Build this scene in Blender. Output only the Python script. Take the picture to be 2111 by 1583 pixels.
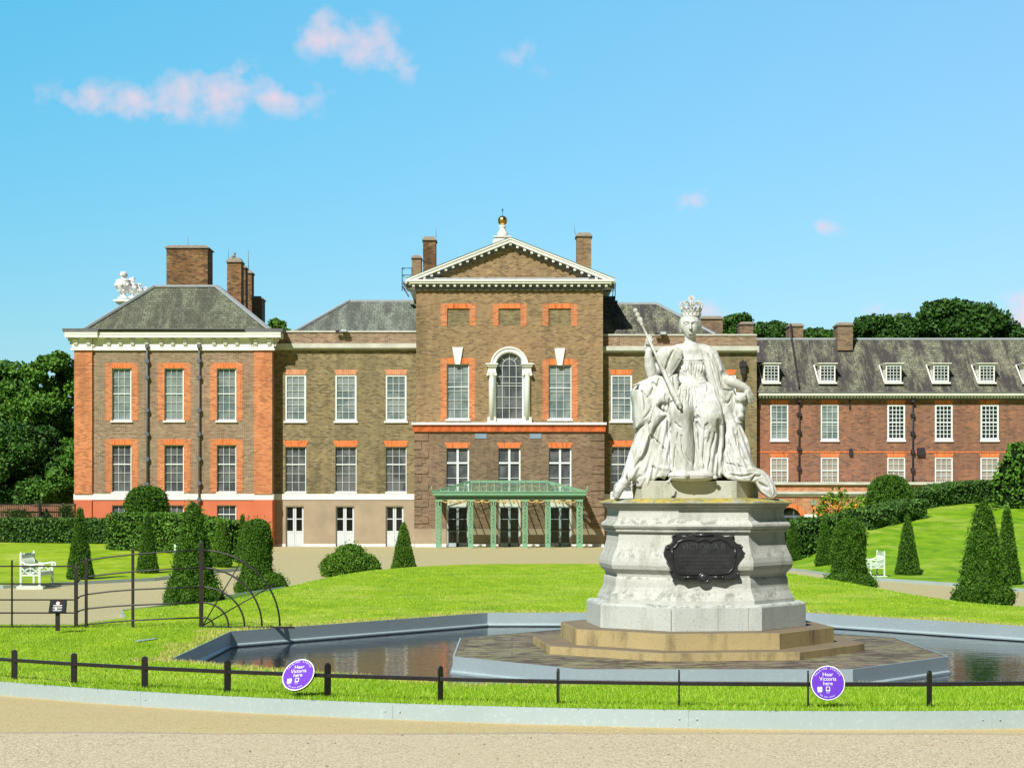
import bpy, bmesh, math, random
import numpy as np
from mathutils import Vector, Matrix, Quaternion
from mathutils.geometry import delaunay_2d_cdt

for _o in list(bpy.data.objects):
    bpy.data.objects.remove(_o)
SC = bpy.context.scene
COL = SC.collection
R = math.radians
FP, CX, HY, EZ = 3700.0, 1055.5, 1030.0, 2.65      # focal length (px of the photo), principal column, horizon row, eye height

# ------------------------------------------------------------------ camera
cam = bpy.data.cameras.new('camera'); camo = bpy.data.objects.new('camera', cam); COL.objects.link(camo)
camo.location = (0, 0, EZ); camo.rotation_euler = (R(90), 0, 0)
cam.sensor_width = 36.0; cam.lens = 36.0 * FP / 2111.0
cam.shift_y = (HY - 791.5) / 2111.0
cam.clip_start = 0.1; cam.clip_end = 5000
SC.camera = camo

# ------------------------------------------------------------------ light
SUN_AZ, SUN_EL = R(26), R(44)            # azimuth to the left of straight behind the camera
sdir = Vector((-math.sin(SUN_AZ) * math.cos(SUN_EL), -math.cos(SUN_AZ) * math.cos(SUN_EL), math.sin(SUN_EL)))
sl = bpy.data.lights.new('sun', 'SUN'); slo = bpy.data.objects.new('sun', sl); COL.objects.link(slo)
sl.energy = 5.0; sl.angle = R(0.5); sl.color = (1.0, 0.985, 0.915)
slo.rotation_euler = sdir.to_track_quat('Z', 'Y').to_euler(); slo.location = (-20, -30, 60)

W = bpy.data.worlds.new('World'); SC.world = W; W.use_nodes = True
nt = W.node_tree; nt.nodes.clear()
def N(t, **k):
    n = nt.nodes.new(t)
    for a, b in k.items(): setattr(n, a, b)
    return n
def wm(op, a, b=None, c=None, clamp=False):
    n = N('ShaderNodeMath', operation=op); n.use_clamp = clamp
    for i, v in enumerate((a, b, c)):
        if v is None: continue
        if isinstance(v, (int, float)): n.inputs[i].default_value = v
        else: nt.links.new(v, n.inputs[i])
    return n.outputs[0]
sky = N('ShaderNodeTexSky', sky_type='NISHITA'); sky.sun_disc = False
sky.sun_elevation = SUN_EL; sky.sun_rotation = R(180 + 26)
sky.air_density = 1.0; sky.dust_density = 0.2; sky.ozone_density = 2.0; sky.altitude = 0
hs = N('ShaderNodeHueSaturation'); hs.inputs['Saturation'].default_value = 1.12; hs.inputs['Value'].default_value = 1.0
hs.inputs['Hue'].default_value = 0.485
nt.links.new(sky.outputs[0], hs.inputs['Color'])
tc = N('ShaderNodeTexCoord'); sp = N('ShaderNodeSeparateXYZ'); nt.links.new(tc.outputs['Generated'], sp.inputs[0])
yy = wm('MAXIMUM', sp.outputs[1], 0.05)
U = wm('MULTIPLY', wm('DIVIDE', sp.outputs[0], yy), 37.0); V = wm('MULTIPLY', wm('DIVIDE', sp.outputs[2], yy), 37.0)   # hundreds of photo px
cb = N('ShaderNodeCombineXYZ'); nt.links.new(U, cb.inputs[0]); nt.links.new(V, cb.inputs[1])
nz = N('ShaderNodeTexNoise'); nz.inputs['Scale'].default_value = 1.35; nz.inputs['Detail'].default_value = 6; nz.inputs['Roughness'].default_value = 0.55
nz.inputs['Distortion'].default_value = 0.1
nt.links.new(cb.outputs[0], nz.inputs['Vector'])
fall = None
for (px, py, a, b, w) in [(440, 195, 175, 62, 1.0), (210, 205, 170, 42, .82), (575, 205, 110, 50, .82), (335, 225, 130, 36, .85), (500, 150, 60, 35, .6),
                          (715, 85, 120, 58, 1.05), (800, 120, 80, 42, .9), (845, 145, 40, 30, .7), (670, 50, 50, 40, .75),
                          (1095, 120, 75, 38, .62), (1430, 415, 62, 30, .66), (1695, 473, 42, 26, .72), (2120, 655, 75, 60, 1.15),
                          (1840, 648, 70, 30, .72), (1445, 640, 60, 25, .66)]:
    du = wm('DIVIDE', wm('SUBTRACT', U, (px - CX) / 100), a / 78); dv = wm('DIVIDE', wm('SUBTRACT', V, (HY - py) / 100), b / 76)
    q = wm('SQRT', wm('ADD', wm('MULTIPLY', du, du), wm('MULTIPLY', dv, dv)))
    e = wm('MULTIPLY', wm('SUBTRACT', 1.0, q, clamp=True), w)
    fall = e if fall is None else wm('MAXIMUM', fall, e)
cm = wm('ADD', fall, wm('MULTIPLY', wm('SUBTRACT', nz.outputs[0], 0.5), 2.3))
cm = wm('MULTIPLY', wm('SUBTRACT', cm, 0.27), 0.92, clamp=True)
cm = wm('MULTIPLY', cm, wm('MULTIPLY', fall, 1.9, clamp=True))
cm = wm('MULTIPLY', wm('POWER', cm, 0.9), 1.0, clamp=True)
cm = wm('MULTIPLY', cm, wm('GREATER_THAN', sp.outputs[1], 0.3))
# sky gain: brighter and bluer in front, dimmed behind the camera to deepen facade shade
el_ = wm('MAXIMUM', sp.outputs[2], 0.0); gain = wm('ADD', 0.86, wm('MULTIPLY', wm('MINIMUM', el_, 0.35), 1.9))
gc = N('ShaderNodeCombineXYZ'); nt.links.new(wm('MULTIPLY', wm('MULTIPLY', gain, 0.74), wm('ADD', 0.98, wm('MULTIPLY', wm('MULTIPLY', sp.outputs[0], el_), 4.2))), gc.inputs[0]); nt.links.new(wm('MULTIPLY', gain, wm('ADD', 0.84, wm('MULTIPLY', wm('MINIMUM', el_, 0.35), 0.86))), gc.inputs[1]); nt.links.new(wm('MULTIPLY', gain, wm('ADD', 0.98, wm('MULTIPLY', wm('MINIMUM', el_, 0.35), 0.35))), gc.inputs[2])
fw_ = N('ShaderNodeMapRange'); fw_.interpolation_type = 'SMOOTHSTEP'; fw_.inputs['From Min'].default_value = -0.05; fw_.inputs['From Max'].default_value = 0.75; nt.links.new(sp.outputs[1], fw_.inputs['Value'])
gm = N('ShaderNodeMixRGB'); nt.links.new(fw_.outputs[0], gm.inputs[0]); gm.inputs[1].default_value = (.20, .205, .21, 1); nt.links.new(gc.outputs[0], gm.inputs[2])
sk = N('ShaderNodeMixRGB', blend_type='MULTIPLY'); sk.inputs[0].default_value = 1; nt.links.new(hs.outputs[0], sk.inputs[1]); nt.links.new(gm.outputs[0], sk.inputs[2])
mx = N('ShaderNodeMixRGB'); nt.links.new(cm, mx.inputs[0]); nt.links.new(sk.outputs[0], mx.inputs[1])
mx.inputs[2].default_value = (8.1, 6.2, 6.7, 1)
bg = N('ShaderNodeBackground'); bg.inputs[1].default_value = 0.1
out = N('ShaderNodeOutputWorld'); nt.links.new(mx.outputs[0], bg.inputs[0]); nt.links.new(bg.outputs[0], out.inputs[0])

SC.view_settings.view_transform = 'Standard'; SC.view_settings.look = 'None'
SC.view_settings.exposure = 0.2; SC.view_settings.gamma = 1.0; SC.view_settings.use_curve_mapping = False

# ------------------------------------------------------------------ projection helpers (photo px at distance D -> metres)
def X(px, D): return (px - CX) * D / FP
def Z(py, D): return EZ - (py - HY) * D / FP
def P(px, py, D): return Vector((X(px, D), D, Z(py, D)))

# ------------------------------------------------------------------ objects
WLOC = {}
def tag(o, label=None, cat=None, group=None, kind=None):
    if label: o['label'] = label
    if cat: o['category'] = cat
    if group: o['group'] = group
    if kind: o['kind'] = kind
    return o
def empty(name, loc, label, cat, group=None):
    o = bpy.data.objects.new(name, None); COL.objects.link(o); o.location = loc; o.empty_display_size = .2
    WLOC[o.name] = Vector(loc); return tag(o, label, cat, group)
def copy_tree(o, parent=None):
    c = o.copy(); COL.objects.link(c); c.parent = parent
    for ch in list(o.children): copy_tree(ch, c)
    return c
class MB:
    def __init__(s): s.v = []; s.f = []; s.sm = []
    def add(s, vs, fs, smooth=False):
        b = len(s.v); s.v += [tuple(v) for v in vs]
        s.f += [tuple(i + b for i in f) for f in fs]; s.sm += [smooth] * len(fs)
    def face(s, *vs): s.add(vs, [tuple(range(len(vs)))])
    def box(s, x0, x1, y0, y1, z0, z1):
        if x0 > x1: x0, x1 = x1, x0
        if z0 > z1: z0, z1 = z1, z0
        if y0 > y1: y0, y1 = y1, y0
        s.add([(x0,y0,z0),(x1,y0,z0),(x1,y1,z0),(x0,y1,z0),(x0,y0,z1),(x1,y0,z1),(x1,y1,z1),(x0,y1,z1)],
              [(0,1,5,4),(1,2,6,5),(2,3,7,6),(3,0,4,7),(4,5,6,7),(3,2,1,0)])
    def bp(s, D, px0, py0, px1, py1, f, b=0.0):        # box on facade plane D, sticking f out and b in
        s.box(X(px0, D), X(px1, D), D - f, D + b, Z(py1, D), Z(py0, D))
    def prism(s, pts, vec):                            # planar polygon pts swept along vec
        n = len(pts); vec = Vector(vec)
        a = [Vector(p) for p in pts]; b = [p + vec for p in a]
        s.add(a + b, [tuple(range(n))[::-1], tuple(range(n, 2*n))] + [(i, (i+1) % n, n + (i+1) % n, n + i) for i in range(n)])
    def bar(s, a, b, w, h=None, up=(0,0,1)):           # rectangular bar from a to b
        a = Vector(a); b = Vector(b); h = h or w; d = (b - a).normalized(); u = Vector(up)
        if abs(d.dot(u)) > .99: u = Vector((0, 1, 0))
        r = d.cross(u).normalized(); u = r.cross(d)
        o = [r*w/2 + u*h/2, -r*w/2 + u*h/2, -r*w/2 - u*h/2, r*w/2 - u*h/2]
        s.add([a + q for q in o] + [b + q for q in o], [(0,1,2,3),(7,6,5,4)] + [(i,4+i,4+(i+1)%4,(i+1)%4) for i in range(4)])
    def tube(s, pts, rad, n=8, closed=False, caps=True):
        pts = [Vector(p) for p in pts]; m = len(pts)
        rr = rad if isinstance(rad, (list, tuple)) else [rad]*m
        vs = []; prev = None
        for i, p in enumerate(pts):
            d = (pts[(i+1) % m] - pts[i-1]) if closed else (pts[min(i+1, m-1)] - pts[max(i-1, 0)])
            d.normalize()
            if prev is None:
                u = Vector((0,0,1)) if abs(d.z) < .9 else Vector((1,0,0))
                u = (u - d*u.dot(d)).normalized()
            else: u = (prev - d*prev.dot(d)).normalized()
            prev = u; w = d.cross(u)
            vs += [p + (u*math.cos(t) + w*math.sin(t))*rr[i] for t in [2*math.pi*k/n for k in range(n)]]
        fs = []
        for i in range(m if closed else m-1):
            j = (i+1) % m
            fs += [(i*n+k, i*n+(k+1)%n, j*n+(k+1)%n, j*n+k) for k in range(n)]
        if caps and not closed: fs += [tuple(range(n))[::-1], tuple((m-1)*n+k for k in range(n))]
        s.add(vs, fs, True)
    def lathe(s, c, prof, n=24, axis=(0,0,1), smooth=True, ph=0.0):   # prof: (radius, height along axis)
        c = Vector(c); ax = Vector(axis).normalized()
        u = Vector((1,0,0)) if abs(ax.x) < .9 else Vector((0,1,0))
        u = (u - ax*u.dot(ax)).normalized(); w = ax.cross(u)
        vs = []
        for r_, h in prof: vs += [c + ax*h + (u*math.cos(ph+2*math.pi*k/n) + w*math.sin(ph+2*math.pi*k/n))*r_ for k in range(n)]
        fs = []
        for i in range(len(prof)-1): fs += [(i*n+k, i*n+(k+1)%n, (i+1)*n+(k+1)%n, (i+1)*n+k) for k in range(n)]
        fs += [tuple(range(n))[::-1], tuple((len(prof)-1)*n+k for k in range(n))]
        s.add(vs, fs, smooth)
    def ball(s, c, rx, ry=None, rz=None, n=16, e=1.0):
        ry = ry or rx; rz = rz or rx; c = Vector(c); vs = []; fs = []; m = n//2
        def pw(v): return math.copysign(abs(v)**e, v)
        for i in range(1, m):
            a = math.pi*i/m - math.pi/2
            for k in range(n):
                t = 2*math.pi*k/n
                vs.append(c + Vector((rx*pw(math.cos(a))*pw(math.cos(t)), ry*pw(math.cos(a))*pw(math.sin(t)), rz*pw(math.sin(a)))))
        b = len(vs); vs += [c - Vector((0,0,rz)), c + Vector((0,0,rz))]
        for i in range(m-2): fs += [(i*n+k, i*n+(k+1)%n, (i+1)*n+(k+1)%n, (i+1)*n+k) for k in range(n)]
        for k in range(n): fs += [(b, (k+1)%n, k), (b+1, (m-2)*n+k, (m-2)*n+(k+1)%n)]
        s.add(vs, fs, True)
    def build(s, name, mat, parent=None, label=None, cat=None, group=None, kind=None, loc=None, bevel=0):
        off = Vector((0,0,0))
        if parent is not None: off = WLOC[parent.name]
        elif loc is not None: off = Vector(loc)
        me = bpy.data.meshes.new(name); me.from_pydata([(v[0]-off.x, v[1]-off.y, v[2]-off.z) for v in s.v], [], s.f)
        me.polygons.foreach_set('use_smooth', s.sm); me.validate()
        return link(name, me, mat, parent, off, label, cat, group, kind, bevel)
def link(name, me, mat, parent, off, label=None, cat=None, group=None, kind=None, bevel=0):
    o = bpy.data.objects.new(name, me); COL.objects.link(o)
    if mat: me.materials.append(mat)
    if parent is not None: o.parent = parent
    elif off is not None: o.location = off
    WLOC[o.name] = Vector(off) if off is not None else Vector((0,0,0))
    if bevel:
        b = o.modifiers.new('b', 'BEVEL'); b.width = bevel; b.segments = 2; b.limit_method = 'ANGLE'
    return tag(o, label, cat, group, kind)
def npmesh(name, V_, faces, mat, parent=None, off=None, smooth=False, **k):     # V_ (n,3) world coords, faces (m,k) int array
    offv = WLOC[parent.name] if parent is not None else Vector(off or (0,0,0))
    V_ = np.asarray(V_, dtype=np.float32) - np.array(offv, dtype=np.float32)
    me = bpy.data.meshes.new(name); m, c = faces.shape
    me.vertices.add(len(V_)); me.vertices.foreach_set('co', V_.ravel())
    me.loops.add(m*c); me.loops.foreach_set('vertex_index', faces.ravel().astype(np.int32))
    me.polygons.add(m); me.polygons.foreach_set('loop_start', np.arange(0, m*c, c, dtype=np.int32))
    me.polygons.foreach_set('loop_total', np.full(m, c, dtype=np.int32))
    me.polygons.foreach_set('use_smooth', np.full(m, smooth, dtype=bool))
    me.update(); me.validate()
    return link(name, me, mat, parent, offv, **k)

# ------------------------------------------------------------------ materials
class NT:
    def __init__(s, name, rough=.7, spec=.3, metal=0):
        s.m = bpy.data.materials.new(name); s.m.use_nodes = True; s.t = s.m.node_tree; s.t.nodes.clear()
        s.b = s.n('ShaderNodeBsdfPrincipled'); o = s.n('ShaderNodeOutputMaterial'); s.t.links.new(s.b.outputs[0], o.inputs[0])
        s.b.inputs['Roughness'].default_value = rough; s.b.inputs['Specular IOR Level'].default_value = spec; s.b.inputs['Metallic'].default_value = metal
        s._pos = None
    def n(s, t, **k):
        x = s.t.nodes.new(t)
        for a, b in k.items(): setattr(x, a, b)
        return x
    def l(s, a, b): s.t.links.new(a, b)
    def pos(s):
        if s._pos is None: s._pos = s.n('ShaderNodeNewGeometry').outputs['Position']
        return s._pos
    def mapped(s, sc=(1,1,1), src=None):
        m = s.n('ShaderNodeMapping'); m.inputs['Scale'].default_value = sc; s.l(src or s.pos(), m.inputs[0]); return m.outputs[0]
    def noise(s, scale, detail=3, rough=.5, sc=(1,1,1), src=None, dist=0):
        x = s.n('ShaderNodeTexNoise'); x.inputs['Scale'].default_value = scale; x.inputs['Detail'].default_value = detail
        x.inputs['Roughness'].default_value = rough; x.inputs['Distortion'].default_value = dist; s.l(s.mapped(sc, src), x.inputs['Vector']); return x.outputs[0]
    def ramp(s, fac, stops):
        x = s.n('ShaderNodeValToRGB'); e = x.color_ramp.elements
        while len(e) < len(stops): e.new(.5)
        for i, (p, c) in enumerate(stops):
            e[i].position = p; e[i].color = (c[0], c[1], c[2], 1) if not isinstance(c, (int, float)) else (c, c, c, 1)
        s.l(fac, x.inputs[0]); return x.outputs[0]
    def mix(s, f, a, b, mode='MIX'):
        x = s.n('ShaderNodeMixRGB', blend_type=mode)
        for i, v in enumerate((f, a, b)):
            if isinstance(v, (int, float)): x.inputs[i].default_value = v if i == 0 else (v, v, v, 1)
            elif isinstance(v, tuple): x.inputs[i].default_value = (*v, 1)
            else: s.l(v, x.inputs[i])
        return x.outputs[0]
    def math(s, op, a, b=0.0, clamp=False):
        x = s.n('ShaderNodeMath', operation=op); x.use_clamp = clamp
        for i, v in enumerate((a, b)):
            if isinstance(v, (int, float)): x.inputs[i].default_value = v
            else: s.l(v, x.inputs[i])
        return x.outputs[0]
    def sep(s, src=None):
        x = s.n('ShaderNodeSeparateXYZ'); s.l(src or s.pos(), x.inputs[0]); return x.outputs
    def col(s, c):
        if isinstance(c, tuple): s.b.inputs['Base Color'].default_value = (*c, 1)
        else: s.l(c, s.b.inputs['Base Color'])
        return s
    def rough(s, c): s.l(c, s.b.inputs['Roughness']); return s
    def bump(s, h, strength=.4, dist=.02):
        x = s.n('ShaderNodeBump'); x.inputs['Strength'].default_value = strength; x.inputs['Distance'].default_value = dist
        s.l(h, x.inputs['Height']); s.l(x.outputs[0], s.b.inputs['Normal']); return s
def wallvec(t):                                    # (x + y, z) so that front and side faces both get upright courses
    s = t.sep(); c = t.n('ShaderNodeCombineXYZ'); t.l(t.math('ADD', s[0], s[1]), c.inputs[0]); t.l(s[2], c.inputs[1]); return c.outputs[0]
def brick_mat(name, c1, c2, c3, mortar, w=.235, h=.078, ms=.010, stain=(.3,.3,.28), stainamt=.35, warm=None):
    t = NT(name, .85, .15); v = wallvec(t)
    b = t.n('ShaderNodeTexBrick'); b.inputs['Scale'].default_value = 1; b.inputs['Brick Width'].default_value = w; b.inputs['Row Height'].default_value = h
    b.inputs['Mortar Size'].default_value = ms; b.inputs['Mortar Smooth'].default_value = .3; b.inputs['Bias'].default_value = 0
    b.inputs['Color1'].default_value = (0,0,0,1); b.inputs['Color2'].default_value = (1,1,1,1); b.inputs['Mortar'].default_value = (.5,.5,.5,1)
    b.offset = .5; t.l(v, b.inputs['Vector'])
    bc = t.ramp(b.outputs['Color'], [(0, c1), (.16, c1), (.34, c2), (.72, c2), (1, c3)])
    n2 = t.noise(14, 2, .6, (1,1,1.6)); bc = t.mix(t.ramp(n2, [(.4, 0.0), (.75, .35)]), bc, c3)
    c = t.mix(b.outputs['Fac'], bc, mortar)
    n1 = t.noise(.35, 4, .6, (1,1,1.3)); c = t.mix(t.ramp(n1, [(.4, 0.0), (.68, stainamt)]), c, stain)
    n4 = t.noise(1.1, 4, .7, (1,1,.12)); c = t.mix(t.ramp(n4, [(.50, 0.0), (.70, .42)]), c, tuple(x*.42 for x in stain))
    n5 = t.noise(.9, 4, .7, src=t.mapped((1,1,1.4))); c = t.mix(t.ramp(n5, [(.56, 0.0), (.70, .35)]), c, tuple(min(1, x*1.25) for x in c3))
    if warm:
        n3 = t.noise(.22, 3, .5, src=t.mapped((1,1,1))); c = t.mix(t.ramp(n3, [(.5, 0.0), (.7, .4)]), c, warm)
    t.col(c); t.bump(t.math('SUBTRACT', 1.0, b.outputs['Fac']), .5, .01); return t.m
def plain(name, c, rough=.6, spec=.3, metal=0, var=.12, vs=3.0, bump=0, bs=40, sc=(1,1,1)):
    t = NT(name, rough, spec, metal); n = t.noise(vs, 4, .6, sc)
    t.col(t.mix(t.ramp(n, [(.3, 0.0), (.7, 1.0)]), tuple(x*(1-var) for x in c), tuple(min(1, x*(1+var)) for x in c)))
    if bump: t.bump(t.noise(bs, 3, .6), bump, .01)
    return t.m
def foliage_mat(name, a, b, c, rough=.55, trans=.0, ns=.6):
    t = NT(name, rough, .25); g = t.n('ShaderNodeNewGeometry'); r_ = g.outputs['Random Per Island']
    cc = t.ramp(r_, [(0, a), (.45, b), (1, c)])
    n = t.noise(ns, 3, .6); cc = t.mix(t.ramp(n, [(.35, 0.0), (.65, .5)]), cc, tuple(x*.62 for x in b)); t.col(cc)
    return t.m

M = {}
M['brick_brown'] = brick_mat('brown_stock_brick', (.12,.075,.04), (.29,.18,.09), (.42,.29,.15), (.33,.26,.165), stain=(.20,.165,.09), stainamt=.4, warm=(.40,.24,.13))
M['brick_olive'] = brick_mat('olive_stock_brick', (.10,.07,.035), (.24,.175,.085), (.36,.28,.145), (.29,.25,.165), stain=(.15,.14,.075), stainamt=.5)
M['brick_grey'] = brick_mat('mottled_grey_pink_brick', (.12,.065,.045), (.26,.15,.10), (.40,.28,.18), (.42,.35,.25), stain=(.27,.23,.14), stainamt=.5, warm=(.36,.17,.11))
M['brick_dark'] = brick_mat('dark_chimney_brick', (.06,.035,.022), (.26,.12,.055), (.40,.24,.10), (.18,.13,.08), stain=(.06,.045,.03), stainamt=.55)
M['brick_lower'] = brick_mat('dark_brown_brick', (.10,.062,.042), (.22,.14,.09), (.33,.22,.135), (.28,.22,.155), stain=(.14,.115,.075), stainamt=.5, warm=(.30,.17,.11))
M['brick_orange'] = brick_mat('orange_rubbed_brick', (.38,.12,.05), (.62,.205,.08), (.72,.31,.14), (.60,.32,.18), ms=.007, stain=(.44,.18,.09), stainamt=.45)
M['brick_wing'] = brick_mat('red_wing_brick', (.11,.05,.035), (.26,.12,.075), (.42,.17,.09), (.30,.20,.145), stain=(.20,.12,.08), stainamt=.5, warm=(.40,.145,.07))
M['brick_annex'] = brick_mat('bright_red_brick', (.38,.11,.05), (.56,.19,.085), (.60,.32,.18), (.52,.38,.25), stain=(.38,.17,.09), stainamt=.4)
def gauged(name, a, b):                                # rubbed brick lintel with upright joints
    t = NT(name, .8, .15); n = t.noise(7, 3, .6, (2.5,1,.25))
    t.col(t.ramp(n, [(.3, a), (.5, b), (.72, tuple(min(1, x*1.2+.03) for x in b))])); return t.m
M['gauged'] = gauged('gauged_red_brick', (.40,.085,.03), (.70,.205,.065))
M['gauged_pale'] = gauged('pale_gauged_brick', (.42,.16,.08), (.62,.28,.15))
M['red_band'] = plain('red_band_brick', (.52,.125,.04), .8, .15, var=.34, vs=2.2, sc=(1.5,1,1))
M['stucco_red'] = plain('salmon_stucco', (.60,.17,.085), .85, .15, var=.09, vs=.8)
M['stucco_beige'] = plain('beige_stucco', (.37,.295,.205), .85, .15, var=.14, vs=.9)
M['white'] = plain('white_painted_stone', (.82,.81,.76), .6, .3, var=.05, vs=1.5)
M['cream'] = plain('cream_weathered_stone', (.56,.55,.48), .7, .2, var=.15, vs=1.5)
M['frame'] = plain('white_window_paint', (.74,.80,.78), .45, .4, var=.03)
M['lead'] = plain('lead_flashing', (.34,.37,.39), .6, .3, var=.12, vs=4)
M['gutter'] = plain('dark_lead_and_painted_shade', (.14,.14,.15), .6, .4, var=.2)  # dark lead; also stands in for cornice shade on the pediment friezes
M['pipe'] = plain('grey_cast_iron_pipe', (.13,.14,.17), .5, .4, var=.2)
M['pipe_dark'] = plain('dark_cast_iron_pipe', (.035,.028,.035), .5, .4, var=.2)
M['blueiron'] = plain('blue_black_iron', (.012,.018,.05), .4, .5)
M['gold'] = plain('gilded_metal', (.85,.50,.14), .28, .5, metal=1, var=.05)
M['cap'] = plain('chimney_cap_stone', (.26,.22,.17), .85, .15, var=.2, vs=5)
M['green'] = plain('pale_green_paint', (.20,.40,.245), .4, .4, var=.08, vs=6)
M['doorframe'] = plain('grey_white_door_paint', (.62,.66,.68), .45, .4, var=.04)
M['doorgrey'] = plain('pale_blue_grey_door_paint', (.40,.47,.50), .45, .4, var=.05)
def glass_mat(name, c, c2, rough=.08, vs=1.2):
    t = NT(name, rough, .6); t.b.inputs['IOR'].default_value = 1.5
    t.col(t.mix(t.ramp(t.noise(vs, 2, .5), [(.4, 0.0), (.6, 1.0)]), c, c2)); t.bump(t.noise(1.5, 1, .5), .06, .02); return t.m
M['glass_blind'] = glass_mat('window_glass_over_blind', (.13,.17,.17), (.25,.29,.28))
M['glass_grey'] = glass_mat('grey_window_glass', (.06,.07,.075), (.145,.15,.15))
M['glass_dark'] = glass_mat('dark_window_glass', (.012,.014,.016), (.03,.035,.035))
M['glass_tan'] = glass_mat('window_glass_over_tan_blind', (.30,.26,.21), (.36,.32,.26))
M['glass_black'] = glass_mat('black_door_glass', (.006,.006,.007), (.012,.012,.012), .12)
# canopy glass: see-through
t = NT('canopy_glass', .05, .5); tr = t.n('ShaderNodeBsdfTransparent'); tr.inputs[0].default_value = (.80,.93,.84,1); ms = t.n('ShaderNodeMixShader')
ms.inputs[0].default_value = .30; t.b.inputs['Base Color'].default_value = (.42,.60,.46,1)
t.l(tr.outputs[0], ms.inputs[1]); t.l(t.b.outputs[0], ms.inputs[2])
for n_ in t.t.nodes:
    if n_.type == 'OUTPUT_MATERIAL': t.l(ms.outputs[0], n_.inputs[0])
M['canopy_glass'] = t.m
def slate_mat(name, base, lite, dark, amt=.7):
    t = NT(name, .75, .25); s = t.sep(); c = t.n('ShaderNodeCombineXYZ'); t.l(s[0], c.inputs[0]); t.l(t.math('MULTIPLY', s[2], 1.35), c.inputs[1])
    b = t.n('ShaderNodeTexBrick'); b.inputs['Scale'].default_value = 1; b.inputs['Brick Width'].default_value = .30; b.inputs['Row Height'].default_value = .20
    b.inputs['Mortar Size'].default_value = .012; b.inputs['Color1'].default_value = (*base, 1); b.inputs['Color2'].default_value = (*lite, 1)
    b.inputs['Mortar'].default_value = (*tuple(x*.9 for x in dark), 1); t.l(c.outputs[0], b.inputs['Vector'])
    st = t.noise(1.5, 5, .7, (1.0, .2, .22)); cc = t.mix(t.ramp(st, [(.40, 0.0), (.56, amt)]), b.outputs['Color'], dark)
    st2 = t.noise(2.6, 4, .65, (1.3, .4, .16), src=t.mapped((1,1,1))); cc = t.mix(t.ramp(st2, [(.52, 0.0), (.68, .55)]), cc, lite)
    t.col(cc); t.bump(t.math('SUBTRACT', 1.0, b.outputs['Fac']), .6, .02); return t.m
M['slate'] = slate_mat('green_grey_slate', (.12,.13,.085), (.20,.22,.15), (.045,.042,.04), .6)
M['slate_dark'] = slate_mat('dark_streaked_slate', (.125,.13,.095), (.25,.25,.17), (.05,.042,.045), .92)
M['slate_blue'] = slate_mat('blue_green_slate', (.15,.18,.15), (.24,.27,.22), (.075,.075,.07), .8)
# stone of the pedestal: pale, grey-green weathering, orange-yellow lichen on ledges
def stone_mat(name, base, dirt, lichen=False, joint=None, sc=1.0, streak=.5):
    t = NT(name, .85, .15)
    c = t.mix(t.ramp(t.noise(1.6*sc, 5, .6), [(.35, 0.0), (.7, .55)]), base, tuple(x*.78 for x in base))
    c = t.mix(t.ramp(t.noise(3*sc, 5, .7, (1,1,.28)), [(.50, 0.0), (.72, streak)]), c, dirt)
    c = t.mix(t.ramp(t.noise(45*sc, 2, .7), [(.60, 0.0), (.72, .55)]), c, tuple(x*.4 for x in dirt))
    if lichen:
        s = t.sep(); g = t.n('ShaderNodeNewGeometry'); gz = t.sep(g.outputs['Normal'])[2]
        up = t.ramp(gz, [(.15, 0.0), (.5, 1.0)]); ln = t.ramp(t.noise(5, 5, .75), [(.44, 0.0), (.56, .9)])
        top = t.ramp(s[2], [(0, 0.0), (1, 1.0)]); top = t.math('GREATER_THAN', s[2], 2.52)
        c = t.mix(t.math('MULTIPLY', t.math('MULTIPLY', up, top), t.ramp(t.noise(3.1, 4, .7), [(.4, .35), (.6, .95)])), c, (.20,.22,.12))
        c = t.mix(t.math('MULTIPLY', t.math('MULTIPLY', up, ln), top), c, (.55,.42,.03))
        c = t.mix(t.math('MULTIPLY', t.math('MULTIPLY', up, .6), t.ramp(t.noise(8, 4, .7), [(.5, 0.0), (.6, .9)])), c, (.12,.13,.10))
    t.col(c); t.bump(t.noise(30*sc, 4, .7), .35, .012); return t.m
M['pedestal'] = stone_mat('weathered_portland_stone', (.57,.57,.52), (.24,.25,.20), True, streak=.6)
M['plinth'] = stone_mat('pale_plinth_stone', (.55,.58,.54), (.24,.25,.22), True, streak=.5)
M['seatblock'] = stone_mat('lichened_block_stone', (.54,.54,.46), (.24,.26,.17), False, streak=.7)
def steps_mat(*a, **k):
    m_ = stone_mat(*a, **k); nt_ = m_.node_tree; b_ = next(n for n in nt_.nodes if n.type == 'BSDF_PRINCIPLED'); old = b_.inputs['Base Color'].links[0].from_socket
    g_ = nt_.nodes.new('ShaderNodeNewGeometry'); s_ = nt_.nodes.new('ShaderNodeSeparateXYZ'); r__ = nt_.nodes.new('ShaderNodeMapRange'); x_ = nt_.nodes.new('ShaderNodeMixRGB')
    nt_.links.new(g_.outputs['Normal'], s_.inputs[0]); nt_.links.new(s_.outputs[2], r__.inputs['Value']); r__.inputs['From Min'].default_value = .4; r__.inputs['From Max'].default_value = .9; r__.inputs['To Max'].default_value = .8
    nt_.links.new(r__.outputs[0], x_.inputs[0]); nt_.links.new(old, x_.inputs[1]); x_.inputs[2].default_value = (.17, .135, .10, 1); nt_.links.new(x_.outputs[0], b_.inputs['Base Color']); return m_   # trodden, soiled treads
M['steps'] = steps_mat('yellow_sandstone', (.47,.37,.185), (.15,.12,.075), False, streak=.85)
t = NT('marble', .55, .3)                               # statue marble with green-grey weathering in blotches
g = t.n('ShaderNodeNewGeometry')
c = t.mix(t.ramp(t.noise(2.6, 5, .65, (1,1,.5)), [(.44, 0.0), (.66, .75)]), (.65,.65,.635), (.42,.43,.35))
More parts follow.
